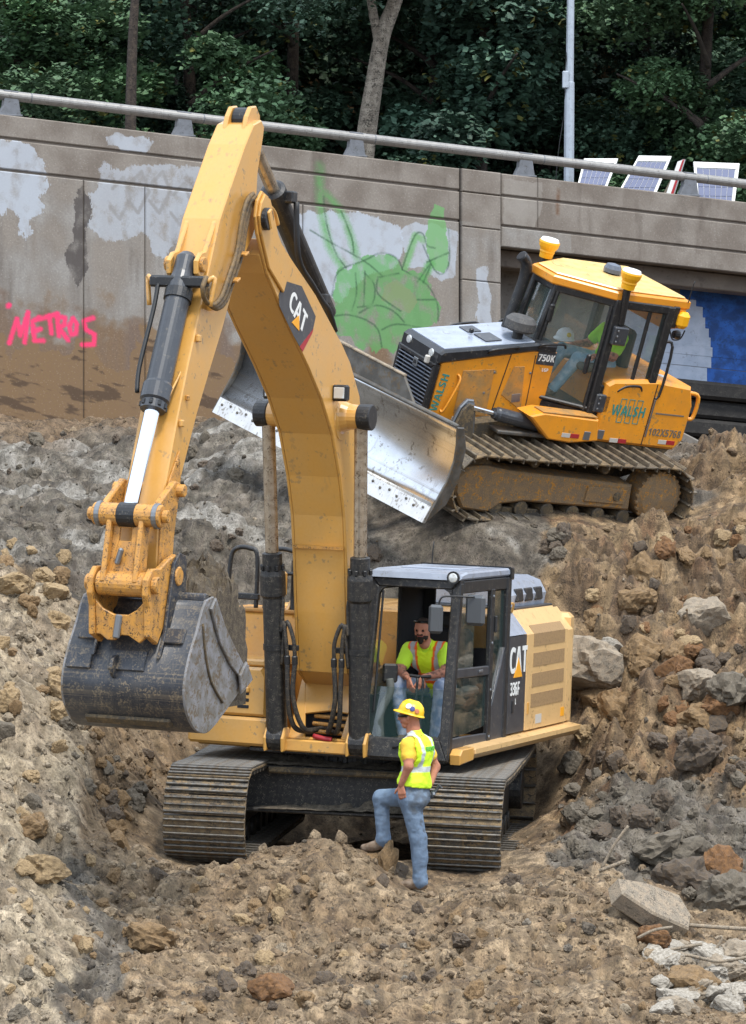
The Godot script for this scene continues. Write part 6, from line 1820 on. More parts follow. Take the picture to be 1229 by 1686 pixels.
		part("data_plate", boxm(Vector3(s * 0.436, 1.38, 0.55), Vector3(0.008, 0.11, 0.13), 0.003, Basis(Vector3.RIGHT, 0.2)), M.steel, cowl)
	text_on(cowl, "model_number", "750K", 0.125, Vector3(0.440, 1.935, 0.25), Vector3(0, 0, -1), Vector3.UP, M.white, 0.9)
	text_on(cowl, "model_suffix", "LGP", 0.06, Vector3(0.433, 1.78, 0.22), Vector3(0, 0, -1), Vector3.UP, M.white, 0.9)
	text_on(cowl, "owner_lettering", "WALSH", 0.15, Vector3(0.434, 1.35, 1.70), Vector3(0, 1, -0.12), Vector3(0, 0.12, 1), M.teal_paint, 1.0)
	# black hood top
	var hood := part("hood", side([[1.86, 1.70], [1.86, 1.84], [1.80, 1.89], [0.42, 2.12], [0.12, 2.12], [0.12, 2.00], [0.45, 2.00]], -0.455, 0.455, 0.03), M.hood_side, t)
	part("hood_top", side([[1.78, 1.88], [0.46, 2.10], [0.46, 2.125], [1.78, 1.905]], -0.40, 0.40, 0.006), M.sky_sheen_top, hood)  # pale sheet on the black hood: painted sky reflection
	part("hood_mat", boxm(Vector3(0.14, 2.046, 1.0), Vector3(0.30, 0.012, 0.24), 0.003, Basis(Vector3.RIGHT, 0.165)), M.grey_panel, hood)
	part("hood_mat", boxm(Vector3(-0.2, 2.035, 1.05), Vector3(0.22, 0.012, 0.2), 0.003, Basis(Vector3.RIGHT, 0.165)), M.grey_panel, hood)
	for s in [-1, 1]:
		part("hood_rail", hosem([Vector3(s * 0.455, 1.93, 1.15), Vector3(s * 0.50, 1.98, 1.12), Vector3(s * 0.50, 2.05, 0.78), Vector3(s * 0.455, 2.02, 0.74)], 0.016, 6, 4), M.black, hood)
		part("headlight", lathem(Vector3(s * 0.27, 1.80, 1.858), Vector3(0, 0, 1), [[0, 0.0], [0, 0.052], [0.015, 0.048], [0.02, 0.0]], 16), M.lamp_glass, hood)
		part("rear_rail", hosem([Vector3(s * 0.455, 2.07, 0.42), Vector3(s * 0.50, 2.12, 0.40), Vector3(s * 0.50, 2.15, 0.10), Vector3(s * 0.46, 2.10, 0.02)], 0.016, 6, 4), M.black, hood)
	part("filler_cap", cylm(Vector3(-0.02, 2.03, 1.15), Vector3(-0.02, 2.09, 1.155), 0.03, -1, 10), M.black, hood)
	# grille: frame and slats
	var gr := part("grille", ring_frame([[-0.44, 0.78], [0.44, 0.78], [0.45, 1.70], [-0.45, 1.70]], [[-0.37, 0.84], [0.37, 0.84], [0.37, 1.64], [-0.37, 1.64]], mf, 1.80, 1.885, 0.012), M.black, t)
	part("grille_back", boxm(Vector3(0, 1.24, 1.805), Vector3(0.76, 0.84, 0.02), 0.003), M.interior, gr)
	for k in 17: part("grille_slat", boxm(Vector3(0, 0.865 + k * 0.047, 1.875), Vector3(0.80, 0.014, 0.03), 0.004), M.blue_grey, gr)
	for s in [-1, 1]: part("grille_bar", boxm(Vector3(s * 0.25, 1.24, 1.868), Vector3(0.02, 0.84, 0.02), 0.004), M.black, gr)
	part("emblem", boxm(Vector3(0.03, 1.60, 1.895), Vector3(0.10, 0.11, 0.012), 0.012), M.steel, gr)
	var eb := mb()
	prism(eb, v2([[-0.005, 1.57], [0.02, 1.58], [0.05, 1.575], [0.06, 1.60], [0.045, 1.63], [0.03, 1.61], [0.01, 1.625], [0.0, 1.60]]), mf, 1.900, 1.906, 0.001)
	part("emblem_animal", fin(eb), M.interior, gr)
	# exhaust and pre-cleaner
	part("exhaust_stack", hosem([Vector3(-0.22, 2.05, 0.50), Vector3(-0.22, 2.45, 0.46), Vector3(-0.22, 2.78, 0.43), Vector3(-0.22, 2.96, 0.46), Vector3(-0.22, 3.05, 0.56)], 0.075, 14, 6), M.black, t)
	part("stack_mouth", lathem(Vector3(-0.22, 3.045, 0.556), Vector3(0, 0.65, 0.75), [[0.0, 0.0], [0.014, 0.06], [0.016, 0.0]], 14), M.interior, t)
	var pc := part("pre_cleaner", lathem(Vector3(0.22, 2.20, 0.62), Vector3.UP, [[0, 0.0], [0, 0.17], [0.03, 0.20], [0.13, 0.20], [0.18, 0.15], [0.20, 0.0]], 24), M.grey_print2, t)
	part("cleaner_neck", cylm(Vector3(0.22, 2.05, 0.62), Vector3(0.22, 2.21, 0.62), 0.07, -1, 14), M.black, pc)
	# cab: angled doors, narrow front
	var R := [[0.24, 0.24], [-0.24, 0.24], [-0.72, -0.40], [-0.74, -1.22], [0.74, -1.22], [0.72, -0.40]]
	var y0 := 1.38; var y1 := 2.86
	var inn := func(p: Array, k: float): return Vector3(p[0] * k, 0, p[1] + (1.0 - k) * 0.4 if p[1] > 0 else p[1])
	var base := part("cab_base", _plan([[0.26, 0.46], [-0.26, 0.46], [-0.74, -0.40], [-0.76, -1.24], [0.76, -1.24], [0.74, -0.40]], 1.10, 1.40, 0.02), M.black, t)
	var foot := [[0.24, 0.42], [-0.24, 0.42], [-0.72, -0.40], [-0.74, -1.22], [0.74, -1.22], [0.72, -0.40]]
	for i in 6:
		var a: Array = foot[i]; var b: Array = R[i]
		part("cab_pillar", _beam(Vector3(a[0], y0, a[1]), Vector3(b[0] * 0.97, y1, b[1]), 0.085 if i in [0, 1] else 0.12), M.black, base)
	for i in 6:
		var j := (i + 1) % 6
		part("cab_header", _beam(Vector3(R[i][0] * 0.97, y1 - 0.04, R[i][1]), Vector3(R[j][0] * 0.97, y1 - 0.04, R[j][1]), 0.11), M.black, base)
		var a0 := Vector3(foot[i][0], y0, foot[i][1]); var a1 := Vector3(foot[j][0], y0, foot[j][1])
		var b0 := Vector3(R[i][0] * 0.97, y1 - 0.05, R[i][1]); var b1 := Vector3(R[j][0] * 0.97, y1 - 0.05, R[j][1])
		var lift := 0.0
		if i in [2, 3, 4]: 
			lift = 0.36
			var w0 := a0.lerp(b0, 0.13); var w1 := a1.lerp(b1, 0.13)
			part("cab_wall", _beam(w0, w1, 0.36, 0.05), M.black, base)
		var g := mb()
		var n := (a1 - a0).cross(b0 - a0).normalized() * 0.004
		var c0 := a0.lerp(b0, lift * 0.7); var c1 := a1.lerp(b1, lift * 0.7)
		quad(g, c0 + n, c1 + n, b1 + n, b0 + n); quad(g, b0 - n, b1 - n, c1 - n, c0 - n)
		part(["windscreen", "side_window", "side_window", "rear_window", "side_window", "door_window"][i], fin(g), M.glass_clear, base)
	# door frame on the left: inner dark border
	var d0 := Vector3(0.24, y0, 0.42); var d1 := Vector3(0.72, y0, -0.40); var e0 := Vector3(0.233, y1 - 0.08, 0.24); var e1 := Vector3(0.698, y1 - 0.08, -0.40)
	for q in [[d0.lerp(d1, 0.05), e0.lerp(e1, 0.05)], [d0.lerp(d1, 0.93), e0.lerp(e1, 0.93)], [d0.lerp(e0, 0.03), d1.lerp(e1, 0.03)]]:
		part("door_frame", _beam(q[0] + Vector3(0.02, 0, 0.02), q[1] + Vector3(0.02, 0, 0.02), 0.05), M.black, base)
	part("rear_window_bar", _beam(Vector3(0.735, 1.72, -0.93), Vector3(0.715, 2.80, -0.93), 0.05), M.black, base)
	part("door_latch", boxm(Vector3(0.66, 1.98, -0.22), Vector3(0.05, 0.26, 0.06), 0.02, Basis(Vector3.UP, -0.5)), M.black, base)
	part("door_mirror", boxm(Vector3(0.34, 2.50, 0.30), Vector3(0.05, 0.24, 0.08), 0.02), M.black, base)
	part("front_mirror", boxm(Vector3(-0.34, 2.42, 0.42), Vector3(0.05, 0.2, 0.07), 0.02), M.black, base)
	for q in [[0.74, 1.52, -0.52], [0.76, 2.42, -0.50]]:
		var hb2 := part("hinge_box", boxm(Vector3(q[0], q[1], q[2]), Vector3(0.12, 0.24, 0.22), 0.015), M.grey_panel, base)
		for k in 3: part("bolt", cylm(Vector3(q[0] + 0.06, q[1] - 0.07 + k * 0.07, q[2] + 0.06), Vector3(q[0] + 0.072, q[1] - 0.07 + k * 0.07, q[2] + 0.06), 0.014, -1, 7), M.steel, hb2)
	part("rear_grab_rail", hosem([Vector3(0.76, 1.72, -1.24), Vector3(0.80, 1.70, -1.36), Vector3(0.80, 2.36, -1.36), Vector3(0.75, 2.40, -1.24)], 0.02, 7, 4), M.black, base)
	part("wiper", hosem([Vector3(0.79, 1.70, -0.70), Vector3(0.80, 1.78, -0.82), Vector3(0.80, 1.80, -1.02), Vector3(0.79, 1.74, -1.08)], 0.016, 6, 4), M.black, base)
	# interior
	part("seat", boxm(Vector3(0.05, 1.70, -0.86), Vector3(0.52, 0.16, 0.5), 0.05), M.seat, base)
	part("seat_back", boxm(Vector3(0.05, 2.05, -1.12), Vector3(0.50, 0.66, 0.14), 0.05), M.seat, base)
	part("dash", boxm(Vector3(0.0, 1.90, 0.0), Vector3(0.36, 0.30, 0.16), 0.04), M.console, base)
	part("arm_console", boxm(Vector3(0.34, 1.86, -0.55), Vector3(0.14, 0.10, 0.42), 0.03), M.console, base)
	# roof
	var rf := part("roof", _plan([[0.25, 0.34], [-0.25, 0.34], [-0.70, -0.34], [-0.70, -1.50], [0.74, -1.50], [0.74, -0.34]], 2.85, 2.97, 0.02), M.dozer_yellow, t)
	part("roof_top", _plan([[0.21, 0.28], [-0.21, 0.28], [-0.64, -0.38], [-0.64, -1.44], [0.68, -1.44], [0.68, -0.38]], 2.972, 3.0, 0.012), M.roof_sky_sheen, rf)  # cream colour holds the sky reflection of the yellow roof
	part("rear_overhang", side([[-1.20, 2.56], [-1.48, 2.60], [-1.48, 2.85], [-1.20, 2.85]], -0.69, 0.73, 0.015), M.dozer_yellow, rf)
	for k in 8: part("overhang_slot", boxm(Vector3(0.733, 2.63 + k * 0.028, -1.25), Vector3(0.006, 0.012, 0.08), 0.001), M.interior, rf)
	var bl := part("beacon", boxm(Vector3(0.78, 2.72, -1.42), Vector3(0.13, 0.22, 0.18), 0.05), M.antenna_yellow, rf)
	part("beacon_bracket", boxm(Vector3(0.745, 2.74, -1.30), Vector3(0.05, 0.28, 0.10), 0.012), M.black, bl)
	part("beacon_cable", hosem([Vector3(0.80, 2.60, -1.48), Vector3(0.80, 2.48, -1.44), Vector3(0.78, 2.46, -1.34), Vector3(0.76, 2.56, -1.28)], 0.010, 6, 4), M.rubber, bl)
	part("whip_aerial", hosem([Vector3(0.76, 2.95, -1.44), Vector3(0.76, 3.14, -1.44), Vector3(0.76, 3.24, -1.45)], 0.007, 5, 2), M.rubber, rf)
	part("roof_dome", lathem(Vector3(-0.10, 3.02, -0.80), Vector3.UP, [[0, 0.12], [0.05, 0.12], [0.10, 0.09], [0.12, 0.0]], 18), M.blue_grey, rf)
	part("rear_lamp", lathem(Vector3(0.68, 2.50, -1.42), Vector3(0, 0, -1), [[0, 0.0], [0, 0.05], [0.05, 0.06], [0.07, 0.06], [0.07, 0.0]], 12), M.black, rf)
	# satellite receivers on masts
	for q in [[Vector3(0.74, 2.55, -0.50), Vector3(0.76, 3.03, -0.44)], [Vector3(-0.55, 2.55, -0.10), Vector3(-0.56, 2.99, -0.06)]]:
		var ms := part("receiver_mast", _beamc(q[0], q[1], 0.05), M.black, t)
		var hd := part("receiver", lathem(q[1], Vector3(0, 1, 0.0), [[0, 0.0], [0, 0.085], [0.06, 0.09], [0.08, 0.10], [0.10, 0.095], [0.15, 0.125], [0.20, 0.135], [0.22, 0.13], [0.22, 0.0]], 18), M.antenna_yellow, ms)
		part("receiver_top", lathem(q[1] + Vector3(0, 0.222, 0), Vector3.UP, [[0, 0.0], [0, 0.125], [0.03, 0.11], [0.045, 0.0]], 18), M.white, ms)
	# fenders and rear tank
	for s in [-1, 1]:
		var fn := part("fender", side([[0.62, 1.30], [0.40, 1.36], [-0.45, 1.34], [-0.52, 1.06], [-0.10, 1.00], [0.25, 1.02]], s * 0.58, s * 0.92, 0.02), M.dozer_yellow, t)
		part("reflector_white", boxm(Vector3(s * 0.922, 1.10, 0.0), Vector3(0.006, 0.055, 0.13), 0.001), M.stripe_white, fn)
		part("reflector_red", boxm(Vector3(s * 0.922, 1.10, -0.14), Vector3(0.006, 0.055, 0.13), 0.001), M.red, fn)
		part("tie_plate", boxm(Vector3(s * 0.924, 1.12, -0.32), Vector3(0.012, 0.11, 0.10), 0.004), M.steel, fn)
		part("tread_edge", boxm(Vector3(s * 0.80, 1.365, 0.0), Vector3(0.22, 0.02, 0.85), 0.005), M.dusty_yellow, fn)
	var tk := part("rear_tank", side([[-0.52, 1.02], [-0.52, 1.78], [-0.62, 1.84], [-1.30, 1.90], [-1.86, 1.86], [-1.96, 1.60], [-1.96, 1.14], [-1.84, 1.00]], -0.80, 0.80, 0.04), M.dozer_yellow, t)
	part("tank_skirt", side([[-0.55, 1.01], [-1.85, 1.01], [-1.70, 0.86], [-0.8, 0.86]], -0.74, 0.74, 0.02), M.muddy_steel, tk)
	part("tank_seam", boxm(Vector3(0.802, 1.44, -1.30), Vector3(0.005, 0.82, 0.014), 0.001), M.interior, tk)
	part("tank_hinge", boxm(Vector3(0.806, 1.40, -1.325), Vector3(0.012, 0.50, 0.022), 0.003), M.steel, tk)
	part("tank_handle", hosem([Vector3(0.70, 1.42, -1.95), Vector3(0.72, 1.44, -2.06), Vector3(0.72, 1.72, -2.06), Vector3(0.70, 1.76, -1.92)], 0.028, 8, 4), M.dozer_yellow, tk)
	part("tank_cap", cylm(Vector3(0.5, 1.87, -1.55), Vector3(0.5, 1.90, -1.55), 0.05, -1, 12), M.white, tk)
	part("tie_plate", boxm(Vector3(0.804, 1.12, -0.62), Vector3(0.012, 0.12, 0.10), 0.004), M.steel, tk)
	for q in [[-0.85, 1.06], [-1.62, 1.10]]:
		part("reflector_white", boxm(Vector3(0.803, q[1], q[0]), Vector3(0.006, 0.055, 0.13), 0.001), M.stripe_white, tk)
		part("reflector_red", boxm(Vector3(0.803, q[1], q[0] - 0.135), Vector3(0.006, 0.055, 0.13), 0.001), M.red, tk)
	text_on(tk, "owner_lettering", "WALSH", 0.19, Vector3(0.803, 1.46, -0.96), Vector3(0, 0, -1), Vector3.UP, M.teal_paint, 0.85)
	for k in 3: part("owner_mark", ring_frame([[-0.80 - k * 0.13, 1.62], [-0.89 - k * 0.13, 1.62], [-0.89 - k * 0.13, 1.30], [-0.80 - k * 0.13, 1.30]], [[-0.81 - k * 0.13, 1.61], [-0.88 - k * 0.13, 1.61], [-0.88 - k * 0.13, 1.31], [-0.81 - k * 0.13, 1.31]], mz, 0.8005, 0.8035, 0.0005), M.teal_paint, tk)
	part("stripe", boxm(Vector3(0.802, 1.47, -1.62), Vector3(0.004, 0.02, 0.46), 0.001), M.grey_print, tk)
	text_on(tk, "fleet_number", "102X5768", 0.135, Vector3(0.803, 1.22, -1.62), Vector3(0, 0, -1), Vector3.UP, M.grey_print, 0.88)
	# --- blade: a curved mouldboard between its two ends, angled across the machine
	var bl_l := Vector3(1.98, 0.10, 2.40); var bl_r := Vector3(-1.95, 0.06, 3.20)
	var dirb := (bl_l - bl_r).normalized(); var fw := Vector3(-dirb.z, 0, dirb.x)
	if fw.z < 0: fw = -fw
	var W := bl_l.distance_to(bl_r)
	var bx := Transform3D(Basis(dirb, Vector3.UP, dirb.cross(Vector3.UP)), (bl_l + bl_r) * 0.5)
	# in the blade's own frame: x along, y up, z forward
	var pr := [[0.10, 0.26], [0.02, 0.36], [-0.06, 0.50], [-0.11, 0.66], [-0.12, 0.84], [-0.09, 1.02], [-0.02, 1.20], [0.03, 1.28]]
	var bst := mb(); bst.set_smooth_group(1)
	for i in pr.size() - 1:
		var a := Vector2(pr[i][0], pr[i][1]); var b := Vector2(pr[i + 1][0], pr[i + 1][1])
		prism(bst, [a, b, b + Vector2(-0.035, 0), a + Vector2(-0.035, 0)], mz, -W * 0.5, W * 0.5, 0.0004)
	var bd := part("blade", fin(bst), M.polished, t, bx)
	part("cutting_edge", side([[0.19, 0.06], [0.115, 0.265], [0.085, 0.255], [0.15, 0.05]], -W * 0.5, W * 0.5, 0.004), M.polished_edge, bd)
	for k in 26: part("edge_bolt", cylm(Vector3(-W * 0.5 + 0.1 + k * (W - 0.2) / 25.0, 0.19 + 0.03 * (k % 2), 0.138 - 0.01 * (k % 2)), Vector3(-W * 0.5 + 0.1 + k * (W - 0.2) / 25.0, 0.195 + 0.03 * (k % 2), 0.158 - 0.01 * (k % 2)), 0.018, -1, 7), M.blade_back, bd)
	for s in [-1, 1]:
		part("end_plate", side([[0.17, 0.06], [0.05, 0.40], [-0.02, 0.60], [-0.05, 0.85], [-0.02, 1.05], [0.05, 1.28], [-0.07, 1.28], [-0.20, 1.02], [-0.22, 0.60], [-0.12, 0.30]], s * W * 0.5, s * (W * 0.5 + 0.03), 0.008), M.blade_back, bd)
	part("blade_rim", cylm(Vector3(-W * 0.5, 1.285, 0.012), Vector3(W * 0.5, 1.285, 0.012), 0.028, -1, 10), M.blade_back, bd)
	part("spill_guard", _hm([[-0.85, 1.29], [1.20, 1.29], [0.92, 1.55], [-0.60, 1.58]], -0.04, 0.0, 0.008), M.blade_back, bd)
	part("guard_rim", _hm([[-0.60, 1.58], [0.92, 1.552], [0.92, 1.575], [-0.60, 1.605]], -0.05, 0.012, 0.006), M.slab, bd)
	part("back_frame", boxm(Vector3(0, 0.62, -0.30), Vector3(1.5, 0.5, 0.25), 0.04), M.dusty_yellow, bd)
	part("hose_loop", hosem([Vector3(-0.3, 1.15, 1.9), Vector3(-0.42, 1.42, 2.15), Vector3(-0.55, 1.40, 2.45), Vector3(-0.6, 1.1, 2.6)], 0.035, 8, 6), M.rubber, t)
	part("front_sensor", boxm(Vector3(0.3, 1.72, 1.92), Vector3(0.06, 0.10, 0.06), 0.012), M.stripe_white, gr)

func _plan(p: Array, a: float, b: float, bev: float) -> ArrayMesh:
	var st := mb(); prism(st, v2(p), mp, a, b, bev); return fin(st)

func _beam(a: Vector3, b: Vector3, w: float, d := -1.0) -> ArrayMesh:
	var st := mb()
	if d < 0: d = w
	var z := (b - a).normalized()
	var up := Vector3.UP if abs(z.y) < 0.8 else Vector3.BACK
	var x := up.cross(z).normalized()
	box(st, (a + b) * 0.5, Vector3(d, w, a.distance_to(b) + 0.02), 0.015, Basis(x, z.cross(x), z))
	return fin(st)

func _beamc(a: Vector3, b: Vector3, r: float) -> ArrayMesh: return cylm(a, b, r, -1, 12)

# ---------------------------------------------------------------- people: smooth union of tapered capsules, meshed as surface nets
func cap_d(p: Vector3, a: Vector3, b: Vector3, ra: float, rb: float) -> float:
	var ab := b - a
	var t := clampf((p - a).dot(ab) / max(ab.length_squared(), 1e-9), 0.0, 1.0)
	return p.distance_to(a + ab * t) - lerpf(ra, rb, t)

# bones: [a, b, ra, rb, colour id]; colf(p, id) -> Color; clipf(p) -> float (kept where negative) or null
func nets(st: SurfaceTool, bones: Array, cell: float, k: float, colf: Callable, clipf = null, wr := 0.0):
	var lo := Vector3(1e9, 1e9, 1e9); var hi := -lo
	for b in bones:
		var m: float = max(b[2], b[3]) + k + cell * 2.0
		for e in [b[0], b[1]]:
			lo = lo.min(e - Vector3.ONE * m); hi = hi.max(e + Vector3.ONE * m)
	var nx := int((hi.x - lo.x) / cell) + 2; var ny := int((hi.y - lo.y) / cell) + 2; var nz := int((hi.z - lo.z) / cell) + 2
	var F := PackedFloat32Array(); F.resize(nx * ny * nz); F.fill(9.0)
	var D := PackedFloat32Array(); D.resize(nx * ny * nz); D.fill(9.0)
	var C := PackedByteArray(); C.resize(nx * ny * nz)
	for b in bones:
		var m: float = max(b[2], b[3]) + k + cell * 1.5
		var l: Vector3 = ((b[0] as Vector3).min(b[1]) - Vector3.ONE * m - lo) / cell
		var h: Vector3 = ((b[0] as Vector3).max(b[1]) + Vector3.ONE * m - lo) / cell
		for z in range(max(int(l.z), 0), min(int(h.z) + 1, nz)):
			for y in range(max(int(l.y), 0), min(int(h.y) + 1, ny)):
				var row := (z * ny + y) * nx
				for x in range(max(int(l.x), 0), min(int(h.x) + 1, nx)):
					var d := cap_d(lo + Vector3(x, y, z) * cell, b[0], b[1], b[2], b[3])
					if d > m: continue
					var i := row + x
					if d < D[i]:
						D[i] = d; C[i] = b[4]
					var f := F[i]
					var q: float = max(k - abs(f - d), 0.0) / k
					F[i] = min(f, d) - q * q * k * 0.25
	if wr > 0.0:
		var wn := FastNoiseLite.new(); wn.seed = 31; wn.frequency = 6.0; wn.fractal_octaves = 2; wn.fractal_type = FastNoiseLite.FRACTAL_RIDGED
		for z in nz:
			for y in ny:
				for x in nx:
					var i := (z * ny + y) * nx + x
					if abs(F[i]) < 0.03 and C[i] in [1, 2]:
						var p := lo + Vector3(x, y, z) * cell
						F[i] -= wn.get_noise_3d(p.x * 0.9, p.y * 1.7, p.z * 0.9) * wr
	if clipf != null:
		for z in nz:
			for y in ny:
				for x in nx:
					var i := (z * ny + y) * nx + x
					if F[i] < 1.0: F[i] = max(F[i], clipf.call(lo + Vector3(x, y, z) * cell))
	var off := [0, 1, nx, nx + 1, nx * ny, nx * ny + 1, nx * ny + nx, nx * ny + nx + 1]
	var V := {}
	for z in nz - 1:
		for y in ny - 1:
			for x in nx - 1:
				var i := (z * ny + y) * nx + x
				if abs(F[i]) > cell * 2.0: continue
				var s := 0
				for c in 8:
					if F[i + off[c]] < 0.0: s += 1
				if s == 0 or s == 8: continue
				var acc := Vector3.ZERO; var n := 0
				for e in [[0, 1], [2, 3], [4, 5], [6, 7], [0, 2], [1, 3], [4, 6], [5, 7], [0, 4], [1, 5], [2, 6], [3, 7]]:
					var fa := F[i + off[e[0]]]; var fb := F[i + off[e[1]]]
					if (fa < 0.0) == (fb < 0.0): continue
					var t := fa / (fa - fb)
					var pa := Vector3(e[0] & 1, (e[0] >> 1) & 1, e[0] >> 2); var pb := Vector3(e[1] & 1, (e[1] >> 1) & 1, e[1] >> 2)
					acc += pa.lerp(pb, t); n += 1
				var p := lo + (Vector3(x, y, z) + acc / n) * cell
				V[i] = [p, colf.call(p, C[i])]
	var emit := func(a: int, b: int, c: int, d: int, flip: bool):
		if not (V.has(a) and V.has(b) and V.has(c) and V.has(d)): return
		var o := [a, b, c, a, c, d] if not flip else [a, c, b, a, d, c]
		for q in o:
			st.set_color(V[q][1]); st.add_vertex(V[q][0])
	var sy := nx; var sz := nx * ny
	for z in range(1, nz - 1):
		for y in range(1, ny - 1):
			for x in range(1, nx - 1):
				var i := z * sz + y * sy + x
				var f := F[i]
				if abs(f) > cell * 2.0: continue
				var ins := f < 0.0
				if ins != (F[i + 1] < 0.0): emit.call(i - sy - sz, i - sz, i, i - sy, ins)
				if ins != (F[i + sy] < 0.0): emit.call(i - sz - 1, i - 1, i, i - sz, ins)
				if ins != (F[i + sz] < 0.0): emit.call(i - 1 - sy, i - sy, i, i - 1, ins)

func hand_bones(w: Vector3, dir: Vector3, palm_n: Vector3, thumb_side: float, curl: float, id: int) -> Array:
	# w wrist, dir towards the fingers, palm_n out of the palm
	var z := dir.normalized(); var n := (palm_n - z * palm_n.dot(z)).normalized(); var s := z.cross(n) * thumb_side
	var B := []
	for k in 4:
		var o := (k - 1.5) * 0.0195
		B.append([w + s * o * 0.6 + z * 0.01, w + s * o + z * 0.085, 0.014, 0.0135, id])
		var L: float = [0.068, 0.078, 0.084, 0.074][k]
		var k0 := w + s * o + z * 0.088
		var a1 := (z * cos(curl * 0.5) + n * sin(curl * 0.5))
		var a2 := (z * cos(curl * 1.6) + n * sin(curl * 1.6))
		B.append([k0, k0 + a1 * L * 0.5, 0.0105, 0.0098, id])
		B.append([k0 + a1 * L * 0.5, k0 + a1 * L * 0.5 + a2 * L * 0.55, 0.0098, 0.0085, id])
	var tb := w + s * 0.026 + z * 0.03
	var td := (s * 0.75 + z * 0.6 + n * 0.25).normalized()
	B.append([tb, tb + td * 0.042, 0.0135, 0.0115, id])
	B.append([tb + td * 0.042, tb + td * 0.042 + (td + z * 0.5).normalized() * 0.032, 0.0112, 0.0095, id])
	return B

# head looking along f, up u; ids: 0 skin, 1 hair, 2 beard
func head_bones(c: Vector3, f: Vector3, u: Vector3, beard: bool) -> Array:
	var r := f.cross(u).normalized()
	var P := func(x, y, z): return c + r * x + u * y + f * z
	var B := [
		[P.call(0, 0.035, -0.03), P.call(0, 0.035, 0.025), 0.082, 0.078, 0],
		[P.call(0, 0.045, -0.045), P.call(0, 0.055, 0.0), 0.080, 0.080, 1],
		[P.call(0, -0.01, 0.03), P.call(0, -0.075, 0.045), 0.062, 0.040, 0],
		[P.call(-0.035, -0.03, 0.03), P.call(0.035, -0.03, 0.03), 0.045, 0.045, 0],
		[P.call(-0.03, -0.085, 0.05), P.call(0.03, -0.085, 0.05), 0.022, 0.022, 0],
		[P.call(0, 0.02, 0.096), P.call(0, -0.018, 0.112), 0.009, 0.014, 0],
		[P.call(-0.014, -0.022, 0.098), P.call(0.014, -0.022, 0.098), 0.009, 0.009, 0],
		[P.call(-0.045, 0.028, 0.082), P.call(0.045, 0.028, 0.082), 0.011, 0.011, 0],
		[P.call(-0.022, -0.052, 0.088), P.call(0.022, -0.052, 0.088), 0.009, 0.009, 3],
		[P.call(-0.086, 0.015, -0.005), P.call(-0.086, -0.02, -0.002), 0.016, 0.011, 0],
		[P.call(0.086, 0.015, -0.005), P.call(0.086, -0.02, -0.002), 0.016, 0.011, 0],
		[P.call(0, -0.03, -0.035), P.call(0, -0.15, -0.045), 0.056, 0.062, 0]]
	if beard:
		B.append([P.call(0, -0.075, 0.066), P.call(0, -0.115, 0.072), 0.034, 0.026, 2])
		B.append([P.call(-0.045, -0.070, 0.045), P.call(0.045, -0.070, 0.045), 0.030, 0.030, 2])
		B.append([P.call(-0.028, -0.038, 0.092), P.call(0.028, -0.038, 0.092), 0.007, 0.007, 2])
	for s in [-1, 1]:
		B.append([P.call(s * 0.032, 0.008, 0.080), P.call(s * 0.032, 0.008, 0.084), 0.014, 0.012, 4])
	return B

func hat_mesh(c: Vector3, f: Vector3, u: Vector3) -> ArrayMesh:
	var r := f.cross(u).normalized()
	var st := mb(); st.set_smooth_group(0)
	var rows := [[0.128, 0.0], [0.122, 0.35], [0.105, 0.62], [0.075, 0.86], [0.04, 0.97], [0.008, 1.0], [0.0, 1.01], [-0.004, 1.06], [-0.010, 1.11], [-0.016, 1.10], [-0.012, 1.02], [0.0, 0.95]]
	var n := 28
	var pt := func(i: int, k: int) -> Vector3:
		var row = rows[i]
		var a := TAU * k / n
		var rx: float = 0.110 * row[1]; var rz: float = 0.132 * row[1]
		var fr: float = cos(a)
		if row[1] > 1.03: rz += max(fr, 0.0) * 0.035
		var y: float = row[0] - (max(fr, 0.0) * 0.012 if row[1] > 1.05 else 0.0)
		var ridge := 0.008 * exp(-pow(sin(a) * row[1] * 6.0, 2.0)) if i < 4 and i > 0 else 0.0
		return c + r * sin(a) * rx + f * cos(a) * rz + u * (y + ridge)
	for i in rows.size() - 1:
		for k in n:
			quad(st, pt.call(i, k), pt.call(i + 1, k), pt.call(i + 1, k + 1), pt.call(i, k + 1))
	return fin(st)

func cloth_mat(rough := 0.85) -> StandardMaterial3D:
	var m := StandardMaterial3D.new()
	m.vertex_color_use_as_albedo = true
	m.roughness = rough
	m.uv1_triplanar = true
	m.uv1_scale = Vector3.ONE * 1.6
	m.normal_enabled = true
	m.normal_texture = M.fold_bump
	m.normal_scale = 0.45
	return m

func lin(r: float, g: float, b: float) -> Color: return Color(r, g, b).srgb_to_linear()

var SKIN := Color(0.72, 0.50, 0.40)
func skin_col(id: int, hair: Color, beard: Color) -> Color:
	match id:
		1: return hair
		2: return beard
		3: return lin(0.60, 0.34, 0.30)
		4: return lin(0.10, 0.08, 0.07)
	return lin(SKIN.r, SKIN.g, SKIN.b)

func make_people():
	make_worker()
	make_operator()
	make_dozer_driver()

